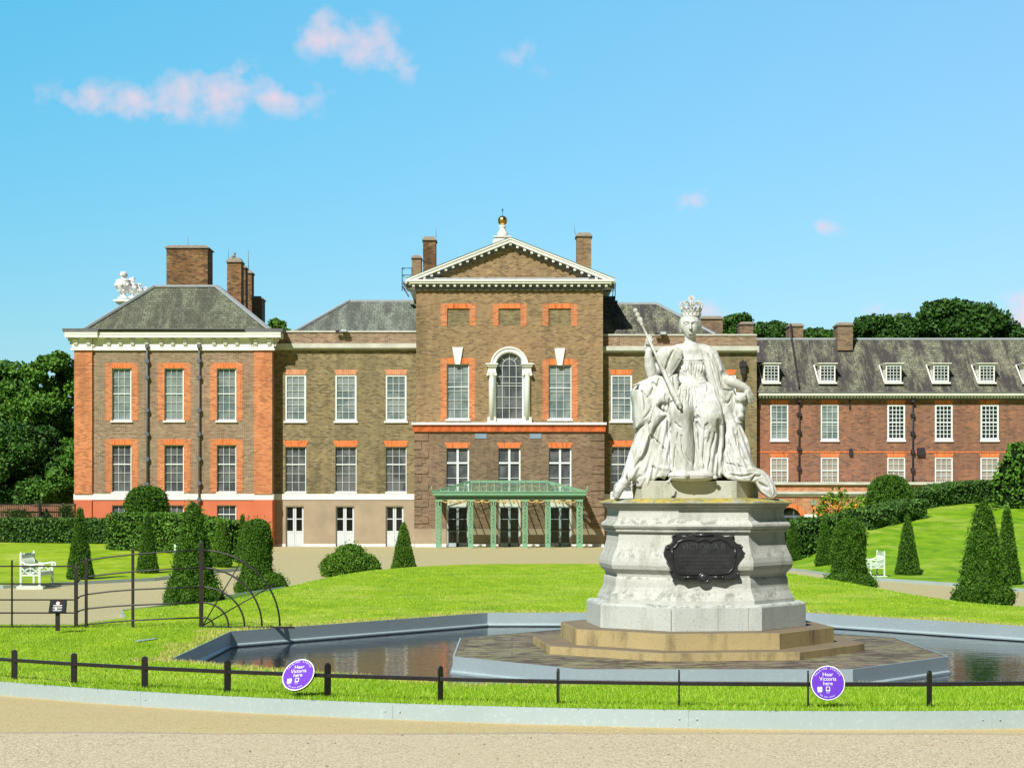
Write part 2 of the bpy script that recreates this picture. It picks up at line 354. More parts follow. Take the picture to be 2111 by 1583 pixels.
c = t.mix(t.ramp(t.noise(9, 4, .7, (1,1,.4)), [(.54, 0.0), (.70, .5)]), c, (.27,.28,.19))
c = t.mix(t.ramp(t.noise(5.5, 6, .75, (1.6,1,.22)), [(.52, 0.0), (.64, .6)]), c, (.30,.31,.22))   # rain streaks
t.col(c); t.bump(t.noise(60, 3, .6), .12, .005); M['marble'] = t.m
M['marble_white'] = plain('white_carved_stone', (.78,.78,.76), .7, .2, var=.1, vs=3)
# island paving: large worn slabs
t = NT('worn_paving', .8, .2); vo = t.n('ShaderNodeTexBrick'); vo.inputs['Scale'].default_value = 1; vo.inputs['Brick Width'].default_value = 1.3
vo.inputs['Row Height'].default_value = .7; vo.inputs['Mortar Size'].default_value = .012; vo.inputs['Color1'].default_value = (.17,.13,.10,1); vo.inputs['Color2'].default_value = (.24,.19,.14,1)
vo.inputs['Mortar'].default_value = (.10,.10,.06,1); t.l(t.mapped((1,1,1)), vo.inputs['Vector'])
c = t.mix(t.ramp(t.noise(2.4, 5, .7, (1,1.2,1)), [(.42, 0.0), (.58, .8)]), vo.outputs[0], (.26,.25,.12))
c = t.mix(t.ramp(t.noise(3.7, 5, .7, (1,1.6,1)), [(.46, 0.0), (.58, .85)]), c, (.07,.05,.045))
c = t.mix(t.ramp(t.noise(2.3, 6, .75, (1,3.5,1)), [(.60, 0.0), (.66, .6)]), c, (.46,.43,.33))
t.col(c); t.bump(t.noise(12, 4, .7), .3, .02); M['paving'] = t.m
def galv(name, c, joint=True):
    t = NT(name, .42, .5, .25); a = t.noise(26, 2, .7); b = t.noise(1.2, 4, .6)
    cc = t.mix(t.ramp(a, [(.56, 0.0), (.66, .35)]), c, tuple(min(1, x*1.35) for x in c)); cc = t.mix(t.ramp(b, [(.4, 0.0), (.7, .4)]), cc, tuple(x*.8 for x in c))
    t.col(cc); return t.m
M['galv'] = galv('galvanised_edging', (.45,.55,.58))
M['galv_pond'] = galv('galvanised_pond_rim', (.42,.51,.54))
M['blackpaint'] = plain('black_fence_paint', (.014,.012,.014), .38, .5, var=.3, vs=8, bump=.15, bs=50)
M['ironbrown'] = plain('brown_black_estate_iron', (.022,.015,.016), .45, .5, var=.3, vs=8)
M['bronze'] = plain('dark_bronze', (.062,.062,.068), .30, .6, metal=.55, var=.25, vs=6, bump=.2, bs=25)
M['bronze_pale'] = plain('paler_bronze_lettering', (.14,.145,.15), .35, .6, metal=.6)  # paler bronze for the plaque letters
M['purple'] = plain('purple_sign_face', (.15,.045,.60), .35, .4, var=.03)
M['signwhite'] = plain('white_sign_paint', (.86,.86,.88), .5, .3, var=.02)
M['signblack'] = plain('black_sign_board', (.02,.02,.024), .85, .1)
M['signred'] = plain('red_sign_roundel', (.55,.03,.03), .45, .4)
M['benchpaint'] = plain('pale_green_white_bench_paint', (.62,.72,.60), .5, .35, var=.05)
M['bark'] = plain('grey_brown_bark', (.06,.045,.032), .9, .1, var=.3, vs=6)
M['floodglass'] = plain('lamp_glass', (.45,.5,.5), .2, .6)
# gravels
def gravel(name, cols, scale, patch, pa=.5):
    t = NT(name, .9, .12); v = t.n('ShaderNodeTexVoronoi'); v.inputs['Scale'].default_value = scale; t.l(t.mapped(), v.inputs['Vector'])
    s = t.n('ShaderNodeSeparateColor'); t.l(v.outputs['Color'], s.inputs[0]); c = t.ramp(s.outputs[0], [(i/(len(cols)-1), q) for i, q in enumerate(cols)])
    c = t.mix(t.ramp(t.noise(.9, 5, .65), [(.38, 0.0), (.68, pa)]), c, patch)
    t.col(c); t.bump(v.outputs['Distance'], .5, .006); return t.m
M['road'] = gravel('coarse_pink_aggregate', [(.20,.16,.11), (.48,.36,.24), (.62,.50,.32), (.72,.66,.48), (.50,.45,.34)], 95, (.56,.47,.31), .5)
M['strip'] = gravel('fine_yellow_gravel', [(.32,.23,.11), (.55,.43,.21), (.62,.51,.26), (.47,.38,.20)], 95, (.55,.45,.26), .5)
M['seam'] = gravel('grey_worn_seam', [(.30,.25,.18), (.50,.42,.30), (.40,.34,.25)], 60, (.42,.36,.25), .5)
M['path'] = gravel('pale_garden_gravel', [(.34,.30,.16), (.48,.42,.23), (.54,.48,.27)], 40, (.46,.40,.215), .5)
# lawn
def lawn(name, a, b, c, dry=.5):
    t = NT(name, .85, .12); n1 = t.noise(1.3, 5, .65, (1,.6,1)); cc = t.ramp(n1, [(.3, a), (.52, b), (.75, c)])
    n2 = t.noise(26, 3, .7, (1,.6,1)); cc = t.mix(t.ramp(n2, [(.35, .45), (.6, 0.0)]), cc, tuple(x*.5 for x in a))
    n3 = t.noise(.42, 5, .7, (1,.8,1)); cc = t.mix(t.ramp(n3, [(.5, 0.0), (.72, dry)]), cc, (.50,.54,.10))
    t.col(cc); t.bump(n2, .35, .03); return t.m
M['lawn'] = lawn('mown_grass', (.18,.32,.008), (.31,.455,.010), (.46,.57,.025), .75)
M['hill'] = lawn('hill_grass', (.09,.24,.006), (.21,.39,.008), (.34,.50,.016), .7)
t = NT('grass_blades', .6, .25); g = t.n('ShaderNodeNewGeometry')
c = t.ramp(g.outputs['Random Per Island'], [(0, (.10,.25,.004)), (.4, (.22,.42,.008)), (.85, (.36,.55,.03)), (1, (.58,.62,.16))])
t.col(c); M['blades'] = t.m
t = NT('far_ground', .9, .1); t.col(t.mix(t.noise(.05, 3, .6), (.09,.17,.03), (.16,.22,.05))); M['ground'] = t.m
# water
t = NT('dark_pond_water', .03, .5); t.b.inputs['IOR'].default_value = 1.33; t.b.inputs['Specular IOR Level'].default_value = .5; t.col((.010,.012,.018))
r1 = t.noise(9, 3, .6, (.35, 1, 1)); r2 = t.noise(2.2, 2, .5, (.5,1,1)); hh = t.math('ADD', t.math('MULTIPLY', r1, .5), t.math('MULTIPLY', r2, .8)); t.bump(hh, .30, .02); M['water'] = t.m
# foliage
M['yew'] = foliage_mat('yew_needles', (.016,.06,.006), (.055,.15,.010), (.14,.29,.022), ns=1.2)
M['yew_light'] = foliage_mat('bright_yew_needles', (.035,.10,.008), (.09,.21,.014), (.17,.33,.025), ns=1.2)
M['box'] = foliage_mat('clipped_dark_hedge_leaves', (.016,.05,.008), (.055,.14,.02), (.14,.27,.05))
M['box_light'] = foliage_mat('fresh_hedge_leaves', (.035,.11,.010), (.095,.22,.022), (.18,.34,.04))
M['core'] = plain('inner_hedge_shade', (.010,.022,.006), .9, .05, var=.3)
M['tree_a'] = foliage_mat('plane_tree_leaves', (.022,.08,.010), (.075,.20,.018), (.17,.33,.035), ns=.22)
M['tree_b'] = foliage_mat('dense_green_tree_leaves', (.012,.045,.008), (.038,.115,.014), (.09,.20,.025), ns=.22)
M['tree_c'] = foliage_mat('bright_green_tree_leaves', (.025,.085,.010), (.065,.18,.018), (.13,.27,.03), ns=.3)
M['azalea'] = foliage_mat('yellow_green_shrub_leaves', (.05,.13,.012), (.14,.27,.02), (.30,.40,.04), ns=1.5)
M['dryblades'] = plain('dry_grass', (.52,.46,.16), .8, .1, var=.3, vs=9)
M['petals'] = plain('orange_blossom', (.80,.27,.03), .6, .2, var=.2)
M['ivy'] = foliage_mat('ivy_leaves', (.02,.07,.01), (.07,.16,.02), (.16,.26,.03))

# ------------------------------------------------------------------ foliage builders
def leaves(name, pts, nrm, size, mat, parent, seed=0, asp=.55, bias=.5, **k):
    rg = np.random.default_rng(seed); n = len(pts); pts = np.asarray(pts, float)
    r_ = rg.normal(size=(n,3)); r_ /= np.linalg.norm(r_, axis=1)[:,None]
    nn = r_ if nrm is None else r_*(1-bias) + np.asarray(nrm)*bias
    nn /= np.linalg.norm(nn, axis=1)[:,None] + 1e-9
    u = np.cross(nn, rg.normal(size=(n,3))); u /= np.linalg.norm(u, axis=1)[:,None] + 1e-9; v = np.cross(nn, u)
    s = (size*(.6 + .8*rg.random(n)))[:,None]*.5
    V_ = np.stack([pts-u*s, pts+v*s*asp - nn*s*.15, pts+u*s, pts-v*s*asp - nn*s*.15], 1).reshape(-1,3)
    F_ = np.arange(4*n).reshape(n,4)
    return npmesh(name, V_, F_, mat, parent, **k)
def prof_points(prof, n, c, rg, rag=1.0):                 # random points on a surface of revolution given as (radius, z)
    prof = np.array(prof, float); seg = np.hypot(np.diff(prof[:,0]), np.diff(prof[:,1])); a = seg*(prof[:-1,0]+prof[1:,0]+.02); a /= a.sum()
    i = rg.choice(len(a), n, p=a); t_ = rg.random(n); r_ = prof[i,0]*(1-t_)+prof[i+1,0]*t_; z = prof[i,1]*(1-t_)+prof[i+1,1]*t_
    th = rg.random(n)*2*math.pi; dr = prof[i+1,0]-prof[i,0]; dz = prof[i+1,1]-prof[i,1]; L = np.hypot(dr, dz)+1e-9
    wob = 1 + rag*(.035*np.sin(3*th + z*5) + .03*np.sin(7*th - z*9 + 1) + .02*np.sin(z*14+th*2) + .025*np.sin(11*th+z*4)*np.sin(z*7))
    r_ = r_*wob
    nx = dz/L; nz_ = -dr/L
    return np.stack([c[0]+r_*np.cos(th), c[1]+r_*np.sin(th), c[2]+z], 1), np.stack([nx*np.cos(th), nx*np.sin(th), nz_], 1)
def topiary(name, px, D, zb, prof, label, mat='yew', n=9000, leaf=.065, seed=1, cat='topiary', group=None, rag=1.0):
    """prof: list of (half width px, row py) from bottom to top"""
    s = D/FP; c = (X(px, D), D, zb); pr = [(max(r_*s, .004), max(0, Z(py, D)-zb)) for r_, py in prof]
    t = empty(name, c, label, cat, group); rg = np.random.default_rng(seed)
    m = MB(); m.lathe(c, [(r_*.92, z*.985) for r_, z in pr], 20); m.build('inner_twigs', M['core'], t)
    p, q = prof_points(pr, n, c, rg, rag); shoot = (rg.random((n,1)) < .05*rag)*rg.random((n,1))*leaf*1.1*rag; p = p+q*shoot+np.array([0,0,1])*shoot*.6; p = p + q*(rg.random((n,1))*leaf*.8-.1*leaf)
    leaves('foliage', p, q, leaf, M[mat], t, seed, .36, .25)
    tr = MB(); tr.lathe(c, [(.06, -.15), (.05, .12)], 8); tr.build('trunk', M['bark'], t)
    return t
def hedge(name, pts, hgt, thick, label, mat='box', dens=160, leaf=.11, seed=3, group=None):
    """pts: ground line (x, y, z_bottom, z_top)"""
    c = Vector(pts[0][:3]); t = empty(name, c, label, 'hedge', group); rg = np.random.default_rng(seed); m = MB(); PP = []; NN = []
    for a, b in zip(pts[:-1], pts[1:]):
        a = np.array(a); b = np.array(b); d = b[:2]-a[:2]; L = np.hypot(*d); d = d/L; nv = np.array([d[1], -d[0]])
        if nv[1] > 0: nv = -nv
        i = .06; A = [a[0], a[1]]; B = [b[0], b[1]]; back = -nv*thick
        q = [(A[0]-nv[0]*i, A[1]-nv[1]*i), (B[0]-nv[0]*i, B[1]-nv[1]*i), (B[0]+back[0], B[1]+back[1]), (A[0]+back[0], A[1]+back[1])]
        zb = [a[2], b[2], b[2], a[2]]; zt = [a[3]-i, b[3]-i, b[3]-i, a[3]-i]
        vs = [(x, y, z) for (x, y), z in zip(q, zb)] + [(x, y, z) for (x, y), z in zip(q, zt)]
        m.add(vs, [(0,1,5,4),(1,2,6,5),(2,3,7,6),(3,0,4,7),(4,5,6,7)])
        H = (a[3]-a[2]+b[3]-b[2])/2; n = int(dens*L*H*1.2); u = rg.random(n); w = rg.random(n)
        x = a[0]+(b[0]-a[0])*u; y = a[1]+(b[1]-a[1])*u; zb_ = a[2]+(b[2]-a[2])*u; zt_ = a[3]+(b[3]-a[3])*u
        bul = .05*np.sin(u*L*3.1)+.04*np.sin(w*9+u*L*2); jit = rg.random(n)*leaf*.9 + bul
        PP.append(np.stack([x+nv[0]*jit, y+nv[1]*jit, zb_+(zt_-zb_)*w], 1)); NN.append(np.tile([nv[0], nv[1], .25], (n,1)))
        n = int(dens*L*thick*1.1); u = rg.random(n); w = rg.random(n)*thick
        x = a[0]+(b[0]-a[0])*u-nv[0]*w; y = a[1]+(b[1]-a[1])*u-nv[1]*w; zt_ = a[3]+(b[3]-a[3])*u
        PP.append(np.stack([x, y, zt_+(rg.random(n)-.3)*leaf*.8+.03*np.sin(u*L*4)], 1)); NN.append(np.tile([0,0,1.], (n,1)))
    for (a, b) in ((pts[0], pts[1]), (pts[-1], pts[-2])):
        d = np.array(a[:2])-np.array(b[:2]); d = d/np.hypot(*d); nv = np.array([d[1], -d[0]]); nv = -nv if nv[1] > 0 else nv
        n = int(dens*(a[3]-a[2])*thick); w = rg.random(n)*thick; h = rg.random(n)
        PP.append(np.stack([a[0]-nv[0]*w+d[0]*.04, a[1]-nv[1]*w+d[1]*.04, a[2]+(a[3]-a[2])*h], 1)); NN.append(np.tile([d[0], d[1], 0], (n,1)))
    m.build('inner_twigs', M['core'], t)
    leaves('foliage', np.concatenate(PP), np.concatenate(NN), leaf, M[mat], t, seed, .6, .35)
    return t
def tree(name, base, blobs, label, mat='tree_a', n=9000, leaf=.34, seed=5, group=None, trunk=.35, cat='tree'):
    """blobs: (x, y, z, rx, ry, rz)"""
    t = empty(name, base, label, cat, group); rg = np.random.default_rng(seed); b = np.array(blobs, float)
    vol = (b[:,3]*b[:,5])**1.0; vol /= vol.sum(); PP = []; NN = []
    for i, q in enumerate(b):
        k = max(3, int(22*(vol[i]*len(b))**.5)); nn_ = int(n*vol[i])
        d = rg.normal(size=(k,3)); d /= np.linalg.norm(d, axis=1)[:,None]; sub = q[:3] + d*q[3:6]*(.62+.35*rg.random((k,1)))    # boughs round the blob
        j = rg.integers(0, k, nn_); dd = rg.normal(size=(nn_,3)); dd /= np.linalg.norm(dd, axis=1)[:,None]
        rad = (q[3:6].mean()*.34)*(.55+.5*rg.random((nn_,1)))*np.array([1.1,1.1,.75])
        PP.append(sub[j] + dd*rad); NN.append(dd*.6 + d[j]*.3 + np.array([0,0,.3]))
    leaves('crown', np.concatenate(PP), np.concatenate(NN), leaf, M[mat], t, seed, .6, .35)
    m = MB(); c = Vector(base); top = Vector(tuple(b[:,:3].mean(0)))
    m.tube([c, c.lerp(top, .5)+Vector((.1,0,0)), top], [trunk, trunk*.75, trunk*.3], 10)
    for q in b: 
        s_ = c.lerp(top, .45+.3*rg.random()); e = Vector(tuple(q[:3])); m.tube([s_, s_.lerp(e, .5)+Vector((0,0,.3)), e], [trunk*.4, trunk*.25, trunk*.08], 6)
    m.build('trunk', M['bark'], t); return t
# ================================================================== GROUND
def sm(t_):
    t_ = np.clip(t_, 0, 1); return t_*t_*(3-2*t_)
def h_path(x, y): return .58*(1-sm((np.asarray(y, float)-29.5)/19)) + 0*np.asarray(x)
def h_front(x, y): return np.maximum(.66, .95-(np.asarray(y, float)-14.8)*.037)
def h_lawn(x, y):
    x = np.asarray(x, float); y = np.asarray(y, float)
    r_ = ((np.abs(x-1.6)/8.9)**3 + (np.maximum(0, y-36)/28)**3)**(1/3)
    b = .66 + (h_path(x, y)+.07-.66)*sm((r_-.70)/.30)
    w = sm((y-27)/3); return h_front(x, y)*(1-w) + b*w
def h_left(x, y):
    x = np.asarray(x, float); y = np.asarray(y, float)
    return .08 + .5*sm((y-57)/26)*sm((-9.0-.13*np.maximum(0, y-68)-x)/4.5)
def h_right(x, y):
    x = np.asarray(x, float); y = np.asarray(y, float)
    return .08 + np.minimum(2.40, .083*np.maximum(0, y-62))*sm((x-11.2-np.maximum(0, y-70)*.15)/3.2)
def h_road(x, y): return .835 + np.minimum(0, -(np.asarray(y, float)-14.5)*.037)
def in_poly(px_, py_, poly):
    ins = np.zeros(len(px_), bool); n = len(poly)
    for i in range(n):
        x1, y1 = poly[i]; x2, y2 = poly[(i+1) % n]
        if y1 == y2: continue
        c = ((y1 > py_) != (y2 > py_)) & (px_ < (x2-x1)*(py_-y1)/(y2-y1)+x1); ins ^= c
    return ins
def dens(poly, step):
    o = []
    for a, b in zip(poly, poly[1:]+poly[:1]):
        L = math.hypot(b[0]-a[0], b[1]-a[1]); k = max(1, int(L/step)); o += [(a[0]+(b[0]-a[0])*i/k, a[1]+(b[1]-a[1])*i/k) for i in range(k)]
    return o
def region(name, poly, step, hf, mat, holes=(), lip=0, **k):
    vs = []; es = []
    for q in [poly]+list(holes):
        q = dens(list(q), step); b = len(vs); vs += q; es += [(b+i, b+(i+1) % len(q)) for i in range(len(q))]
    x0, x1 = min(p[0] for p in poly), max(p[0] for p in poly); y0, y1 = min(p[1] for p in poly), max(p[1] for p in poly)
    gx, gy = np.meshgrid(np.arange(x0, x1, step), np.arange(y0, y1, step)); gx = gx.ravel()+.013; gy = gy.ravel()+.017
    ok = in_poly(gx, gy, poly)
    for h in holes: ok &= ~in_poly(gx, gy, h)
    vs += list(zip(gx[ok], gy[ok]))
    r_ = delaunay_2d_cdt([Vector((float(a), float(b))) for a, b in vs], es, [], 0, 1e-5)
    V2 = np.array([(p.x, p.y) for p in r_[0]]); F2 = np.array([list(f) for f in r_[2] if len(f) == 3])
    c = V2[F2].mean(1); ok = in_poly(c[:,0], c[:,1], poly)
    for h in holes: ok &= ~in_poly(c[:,0], c[:,1], h)
    F2 = F2[ok]; a = V2[F2]; ar = (a[:,1,0]-a[:,0,0])*(a[:,2,1]-a[:,0,1])-(a[:,2,0]-a[:,0,0])*(a[:,1,1]-a[:,0,1]); F2[ar < 0] = F2[ar < 0][:, ::-1]
    V3 = np.column_stack([V2, hf(V2[:,0], V2[:,1])])
    return npmesh(name, V3, F2, mat, None, (0,0,0), smooth=True, **k)
def strip(mb, line, z0, z1, th):                       # upright band along a plan line; z0,z1 functions or numbers
    L = []
    for x, y in line: L.append((x, y, z0(x, y) if callable(z0) else z0, z1(x, y) if callable(z1) else z1))
    n = len(L)
    for i in range(n-1):
        a, b = L[i], L[i+1]; d = Vector((b[0]-a[0], b[1]-a[1])); 
        if d.length < 1e-6: continue
        d.normalize(); nv = Vector((d.y, -d.x))*th
        mb.add([(a[0],a[1],a[2]),(b[0],b[1],b[2]),(b[0],b[1],b[3]),(a[0],a[1],a[3]),
                (a[0]-nv.x,a[1]-nv.y,a[2]),(b[0]-nv.x,b[1]-nv.y,b[2]),(b[0]-nv.x,b[1]-nv.y,b[3]),(a[0]-nv.x,a[1]-nv.y,a[3])],
               [(0,1,2,3),(5,4,7,6),(3,2,6,7),(0,3,7,4),(1,5,6,2)])
def fy(x): return 14.6 + .06*(x-2.8)**2                # the curved line of the low fence
def cy(x): return fy(x) - .42 - .012*abs(x-2.8)
POND = [(-4.25,22.1), (-.43,17.5), (5.17,17.5), (9.05,22.1), (9.05,27.1), (5.17,31.6), (-.43,31.6), (-4.25,27.1)]
ISL = [(2.42+a*3.17, 24.6+b*3.3) for a, b in ((-1,-.47),(-.51,-1),(.51,-1),(1,-.47),(1,.47),(.51,1),(-.51,1),(-1,.47))]
m = MB(); m.face((-700,-200,-.3),(700,-200,-.3),(700,1500,-.3),(-700,1500,-.3)); m.build('ground', M['ground'], kind='structure')
curb = [(x, cy(x)) for x in np.linspace(-9, 14.6, 60)]
def sy(x): return 13.89+max(0, 2-x)*.008+(.012*max(0, -6-x)**1.5)+.022*math.sin(1.3*x)+.014*math.sin(3.7*x+1)+.008*math.sin(9*x)
def sw(x): return .085+.03*math.sin(2.1*x+2)+.015*math.sin(6*x)
SE = [(x, sy(x)) for x in np.linspace(-12, 14.6, 130)]; SF = [(x, sy(x)+sw(x)) for x in np.linspace(-12, 14.6, 130)]
region('road', [(-40,-12),(40,-12),(40,SE[-1][1])]+SE[::-1]+[(-40,15)], 1.5, h_road, M['road'], kind='structure')
region('road_seam', [(-40,15.0)]+SE+[(40,SE[-1][1]),(40,SF[-1][1])]+SF[::-1]+[(-40,15.1)], 1.0, h_road, M['seam'], kind='structure')
region('gravel_strip', [(-40,15.1)]+SF+[(40,SF[-1][1]),(40,24),(14.6,24)]+[(x, y+.03) for x, y in curb[::-1]]+[(-9.3,30),(-40,30)], .8, h_road, M['strip'], kind='structure')
cl = MB(); strip(cl, curb, lambda x, y: h_road(x, y)-.05, lambda x, y: h_front(x, y)+.008, .02)
for i in range(2, 60, 6):                              # flush joint cover plates and bolts of the edging
    x, y = curb[i]; d = (Vector(curb[i])-Vector(curb[i-1])).normalized(); zc = h_front(x, y)
    for s in (-.07, .07): cl.ball((x+d.x*s, y+d.y*s-.004, zc-.06), .008, n=8)
    cl.box(x-.002, x+.002, y-.0045, y, zc-.115, zc)
cl.build('kerb', M['galv'], kind='structure')
LB = [(1.6+8.9*math.copysign(abs(math.cos(a))**(2/3), math.cos(a)), 36+28*abs(math.sin(a))**(2/3)) for a in np.linspace(0, math.pi, 40)]
lawn_poly = list(curb)+[(14.6,23.99),(40,23.99),(40,28.95),(12.4,28.95)]+LB+[(-7.3,33.5),(-6.6,30.5),(-7.0,28.7),(-9.6,28.7)]
# lawn sits flush with the top of the pond rim
region('lawn', lawn_poly, .45, h_lawn, M['lawn'], holes=[POND], kind='structure')
region('path', [(-70,28.9),(70,28.9),(70,101.9),(-70,101.9)], 2.0, h_path, M['path'], holes=[[(x*1.06-.15, y) for x, y in POND]], kind='structure')
LEFTP = [(-60,49),(-24,51.5),(-15.2,53.6),(-11.7,58.7),(-10.9,64),(-9.9,68),(-10.8,76),(-13.6,98),(-60,98)]
region('side_lawn', LEFTP, 1.2, h_left, M['lawn'], kind='structure')
RIGHTP = [(10.4,68),(11.2,60.6),(13.9,54.3),(14.9,51.2),(22,44),(60,40),(60,99.5),(11.5,99.5),(10.6,76)]
region('grass_bank', RIGHTP, 1.2, h_right, M['hill'], kind='structure')
e = MB(); strip(e, LEFTP[:7], -.05, lambda x, y: h_left(x, y)+.02, .03); strip(e, RIGHTP[:6], -.05, lambda x, y: h_right(x, y)+.02, .03)
lbf = [p for p in LB]
strip(e, [(-5.2,61.0)]+[p for p in reversed(lbf) if p[0] < -5.2 and p[1] > 36][::-1][::-1]+[(-7.3,36),(-7.3,33.5),(-6.6,30.5)], lambda x, y: h_path(x, y)-.05, lambda x, y: h_lawn(x, y)+.015, .03)
e.build('lawn_edging', M['galv'], kind='structure')
# pond
m = MB(); m.add([(x, y, .42) for x, y in POND], [tuple(range(8))]); m.build('water', M['water'], kind='structure')
m = MB(); n = 8; zi = .665
for i in range(n):
    a = Vector((*POND[i],0)); b = Vector((*POND[(i+1) % n],0)); d = (b-a).normalized(); nv = Vector((d.y,-d.x,0))    # outwards
    if nv.dot(a-Vector((2.42,24.6,0))) < 0: nv = -nv
    for q0, q1, z0, z1 in ((0, .025, .2, zi),):
        m.add([a+Vector((0,0,z0)), b+Vector((0,0,z0)), b+Vector((0,0,z1)), a+Vector((0,0,z1)), a+nv*.02+Vector((0,0,z1)), b+nv*.02+Vector((0,0,z1)), a+nv*.02+Vector((0,0,z0)), b+nv*.02+Vector((0,0,z0))],
              [(0,1,2,3),(3,2,5,4),(6,4,5,7)])
    a2 = a-nv*.03; b2 = b-nv*.03                       # protruding ledge just over the water
    m.prism([a+Vector((0,0,.435)), a2+Vector((0,0,.435)), a2+Vector((0,0,.455)), a+Vector((0,0,.475))], b-a)
m.build('pond_rim', M['galv_pond'], kind='structure')
m = MB(); zt = .635
m.add([(x, y, zt) for x, y in ISL], [tuple(range(8))]); m.build('island_paving', M['paving'], kind='structure')
m = MB()
for i in range(8):
    a = Vector((*ISL[i],0)); b = Vector((*ISL[(i+1) % 8],0)); c = Vector((2.42,24.6,0)); oa = (a-c).normalized()*.012; ob = (b-c).normalized()*.012
    m.add([a+oa+Vector((0,0,.2)), b+ob+Vector((0,0,.2)), b+ob+Vector((0,0,zt+.006)), a+oa+Vector((0,0,zt+.006)), a-oa+Vector((0,0,zt+.006)), b-ob+Vector((0,0,zt+.006))], [(0,1,2,3),(3,2,5,4)])
    o3 = (a-c).normalized()*.045; o4 = (b-c).normalized()*.045
    m.add([a+o3+Vector((0,0,.3)), b+o4+Vector((0,0,.3)), b+o4+Vector((0,0,.445)), a+o3+Vector((0,0,.445)), a+oa+Vector((0,0,.465)), b+ob+Vector((0,0,.465))], [(0,1,2,3),(3,2,5,4)])
m.build('island_edging', M['galv_pond'], kind='structure')
# grass blades on the near lawns
rg = np.random.default_rng(11)
def blades(name, n, x0, x1, y0, y1, hgt, wid, seed, cond=None, mat='blades', label='short green grass blades on the lawn round the pond'):
    rg = np.random.default_rng(seed); x = rg.uniform(x0, x1, n); y = rg.uniform(y0, y1, n)
    ok = in_poly(x, y, lawn_poly) & ~in_poly(x, y, POND) & (np.abs(x) < .31*y)
    if cond is not None: ok &= cond(x, y)
    x = x[ok]; y = y[ok]; n = len(x); z = h_lawn(x, y); a = rg.random(n)*math.pi; h = hgt*(.5+rg.random(n)); w = wid*(.6+.8*rg.random(n))
    lean = rg.normal(size=(n,2))*h[:,None]*.45
    A = np.stack([x-np.cos(a)*w, y-np.sin(a)*w, z-.005], 1); B = np.stack([x+np.cos(a)*w, y+np.sin(a)*w, z-.005], 1); C = np.stack([x+lean[:,0], y+lean[:,1], z+h], 1)
    return npmesh(name, np.stack([A,B,C],1).reshape(-1,3), np.arange(3*n).reshape(n,3), M[mat], None, (0,0,0), kind='stuff', label=label, cat='grass')
blades('grass', 200000, -6.5, 6.5, 13.9, 17.6, .026, .003, 1, None)
blades('grass', 110000, -8.5, -1.0, 17.6, 28.8, .022, .004, 2)
blades('grass', 120000, -7, 12, 28.8, 52, .020, .007, 3)
def near_pond(w):
    def f(x, y):
        d = np.full(len(x), 9.)
        for (x1, y1), (x2, y2) in zip(POND, POND[1:]+POND[:1]):
            ex, ey = x2-x1, y2-y1; h = np.clip(((x-x1)*ex+(y-y1)*ey)/(ex*ex+ey*ey), 0, 1); d = np.minimum(d, np.hypot(x-x1-ex*h, y-y1-ey*h))
        return d < w*(.35+.65*np.abs(np.sin(x*3.1+y*1.3)*np.sin(x*1.1-y*2.3)))
    return f
blades('grass', 260000, -6.5, 11, 16.5, 33, .035, .005, 6, near_pond(.55), 'dryblades', 'dry straw-coloured grass fringe along the pond rim')
# longer tufts against the kerb
blades('grass', 16000, -6.5, 6.5, 13.9, 19, .07, .004, 4, lambda x, y: (y-cy(x) < .14))
# a few dropped leaves and chips on the gravel
rg = np.random.default_rng(17); n = 70; x = rg.uniform(-5, 5, n); y = 12.2+rg.random(n)**1.5*2.0; y = np.minimum(y, cy(x)-.03); z = h_road(x, y)+.004
a = rg.random(n)*6.28; w = .008+.012*rg.random(n)
V4 = np.stack([np.stack([x+np.cos(a+k*1.57)*w*(1 if k % 2 else .5), y+np.sin(a+k*1.57)*w*(1 if k % 2 else .5), z+(.004 if k % 2 else 0)], 1) for k in range(4)], 1).reshape(-1, 3)
npmesh('fallen_leaves', V4, np.arange(4*n).reshape(n, 4), plain('dry_brown_leaf', (.20,.12,.05), .8, .1, var=.5, vs=20), None, (0,0,0), kind='stuff', label='small dry leaves scattered on the gravel path', cat='leaves')
# ================================================================== BUILDINGS
def wall(parent, name, mat, D, px0, py0, px1, py1, openings=(), depth=.28, back=6.0, sides=True, top=True, label=None):
    m = MB(); ops = [(X(a, D), X(c, D), Z(d, D), Z(b, D)) for a, b, c, d in openings]     # x0 x1 z0 z1
    x0, x1, z0, z1 = X(px0, D), X(px1, D), Z(py1, D), Z(py0, D)
    xs = sorted({x0, x1} | {v for o in ops for v in o[:2] if x0 < v < x1}); zs = sorted({z0, z1} | {v for o in ops for v in o[2:] if z0 < v < z1})
    for i in range(len(xs)-1):
        for j in range(len(zs)-1):
            cx, cz = (xs[i]+xs[i+1])/2, (zs[j]+zs[j+1])/2
            if any(o[0] < cx < o[1] and o[2] < cz < o[3] for o in ops): continue
            m.face((xs[i],D,zs[j]),(xs[i+1],D,zs[j]),(xs[i+1],D,zs[j+1]),(xs[i],D,zs[j+1]))
    for a, b, c, d in ops:
        c = max(c, z0); d = min(d, z1); y = D+depth
        m.face((a,D,c),(a,y,c),(a,y,d),(a,D,d)); m.face((b,D,c),(b,D,d),(b,y,d),(b,y,c)); m.face((a,D,d),(a,y,d),(b,y,d),(b,D,d)); m.face((a,D,c),(b,D,c),(b,y,c),(a,y,c))
    if sides:
        m.face((x0,D,z0),(x0,D,z1),(x0,D+back,z1),(x0,D+back,z0)); m.face((x1,D,z0),(x1,D+back,z0),(x1,D+back,z1),(x1,D,z1))
    if top: m.face((x0,D,z1),(x1,D,z1),(x1,D+back,z1),(x0,D+back,z1))
    return m.build(name, mat, parent, label=label)
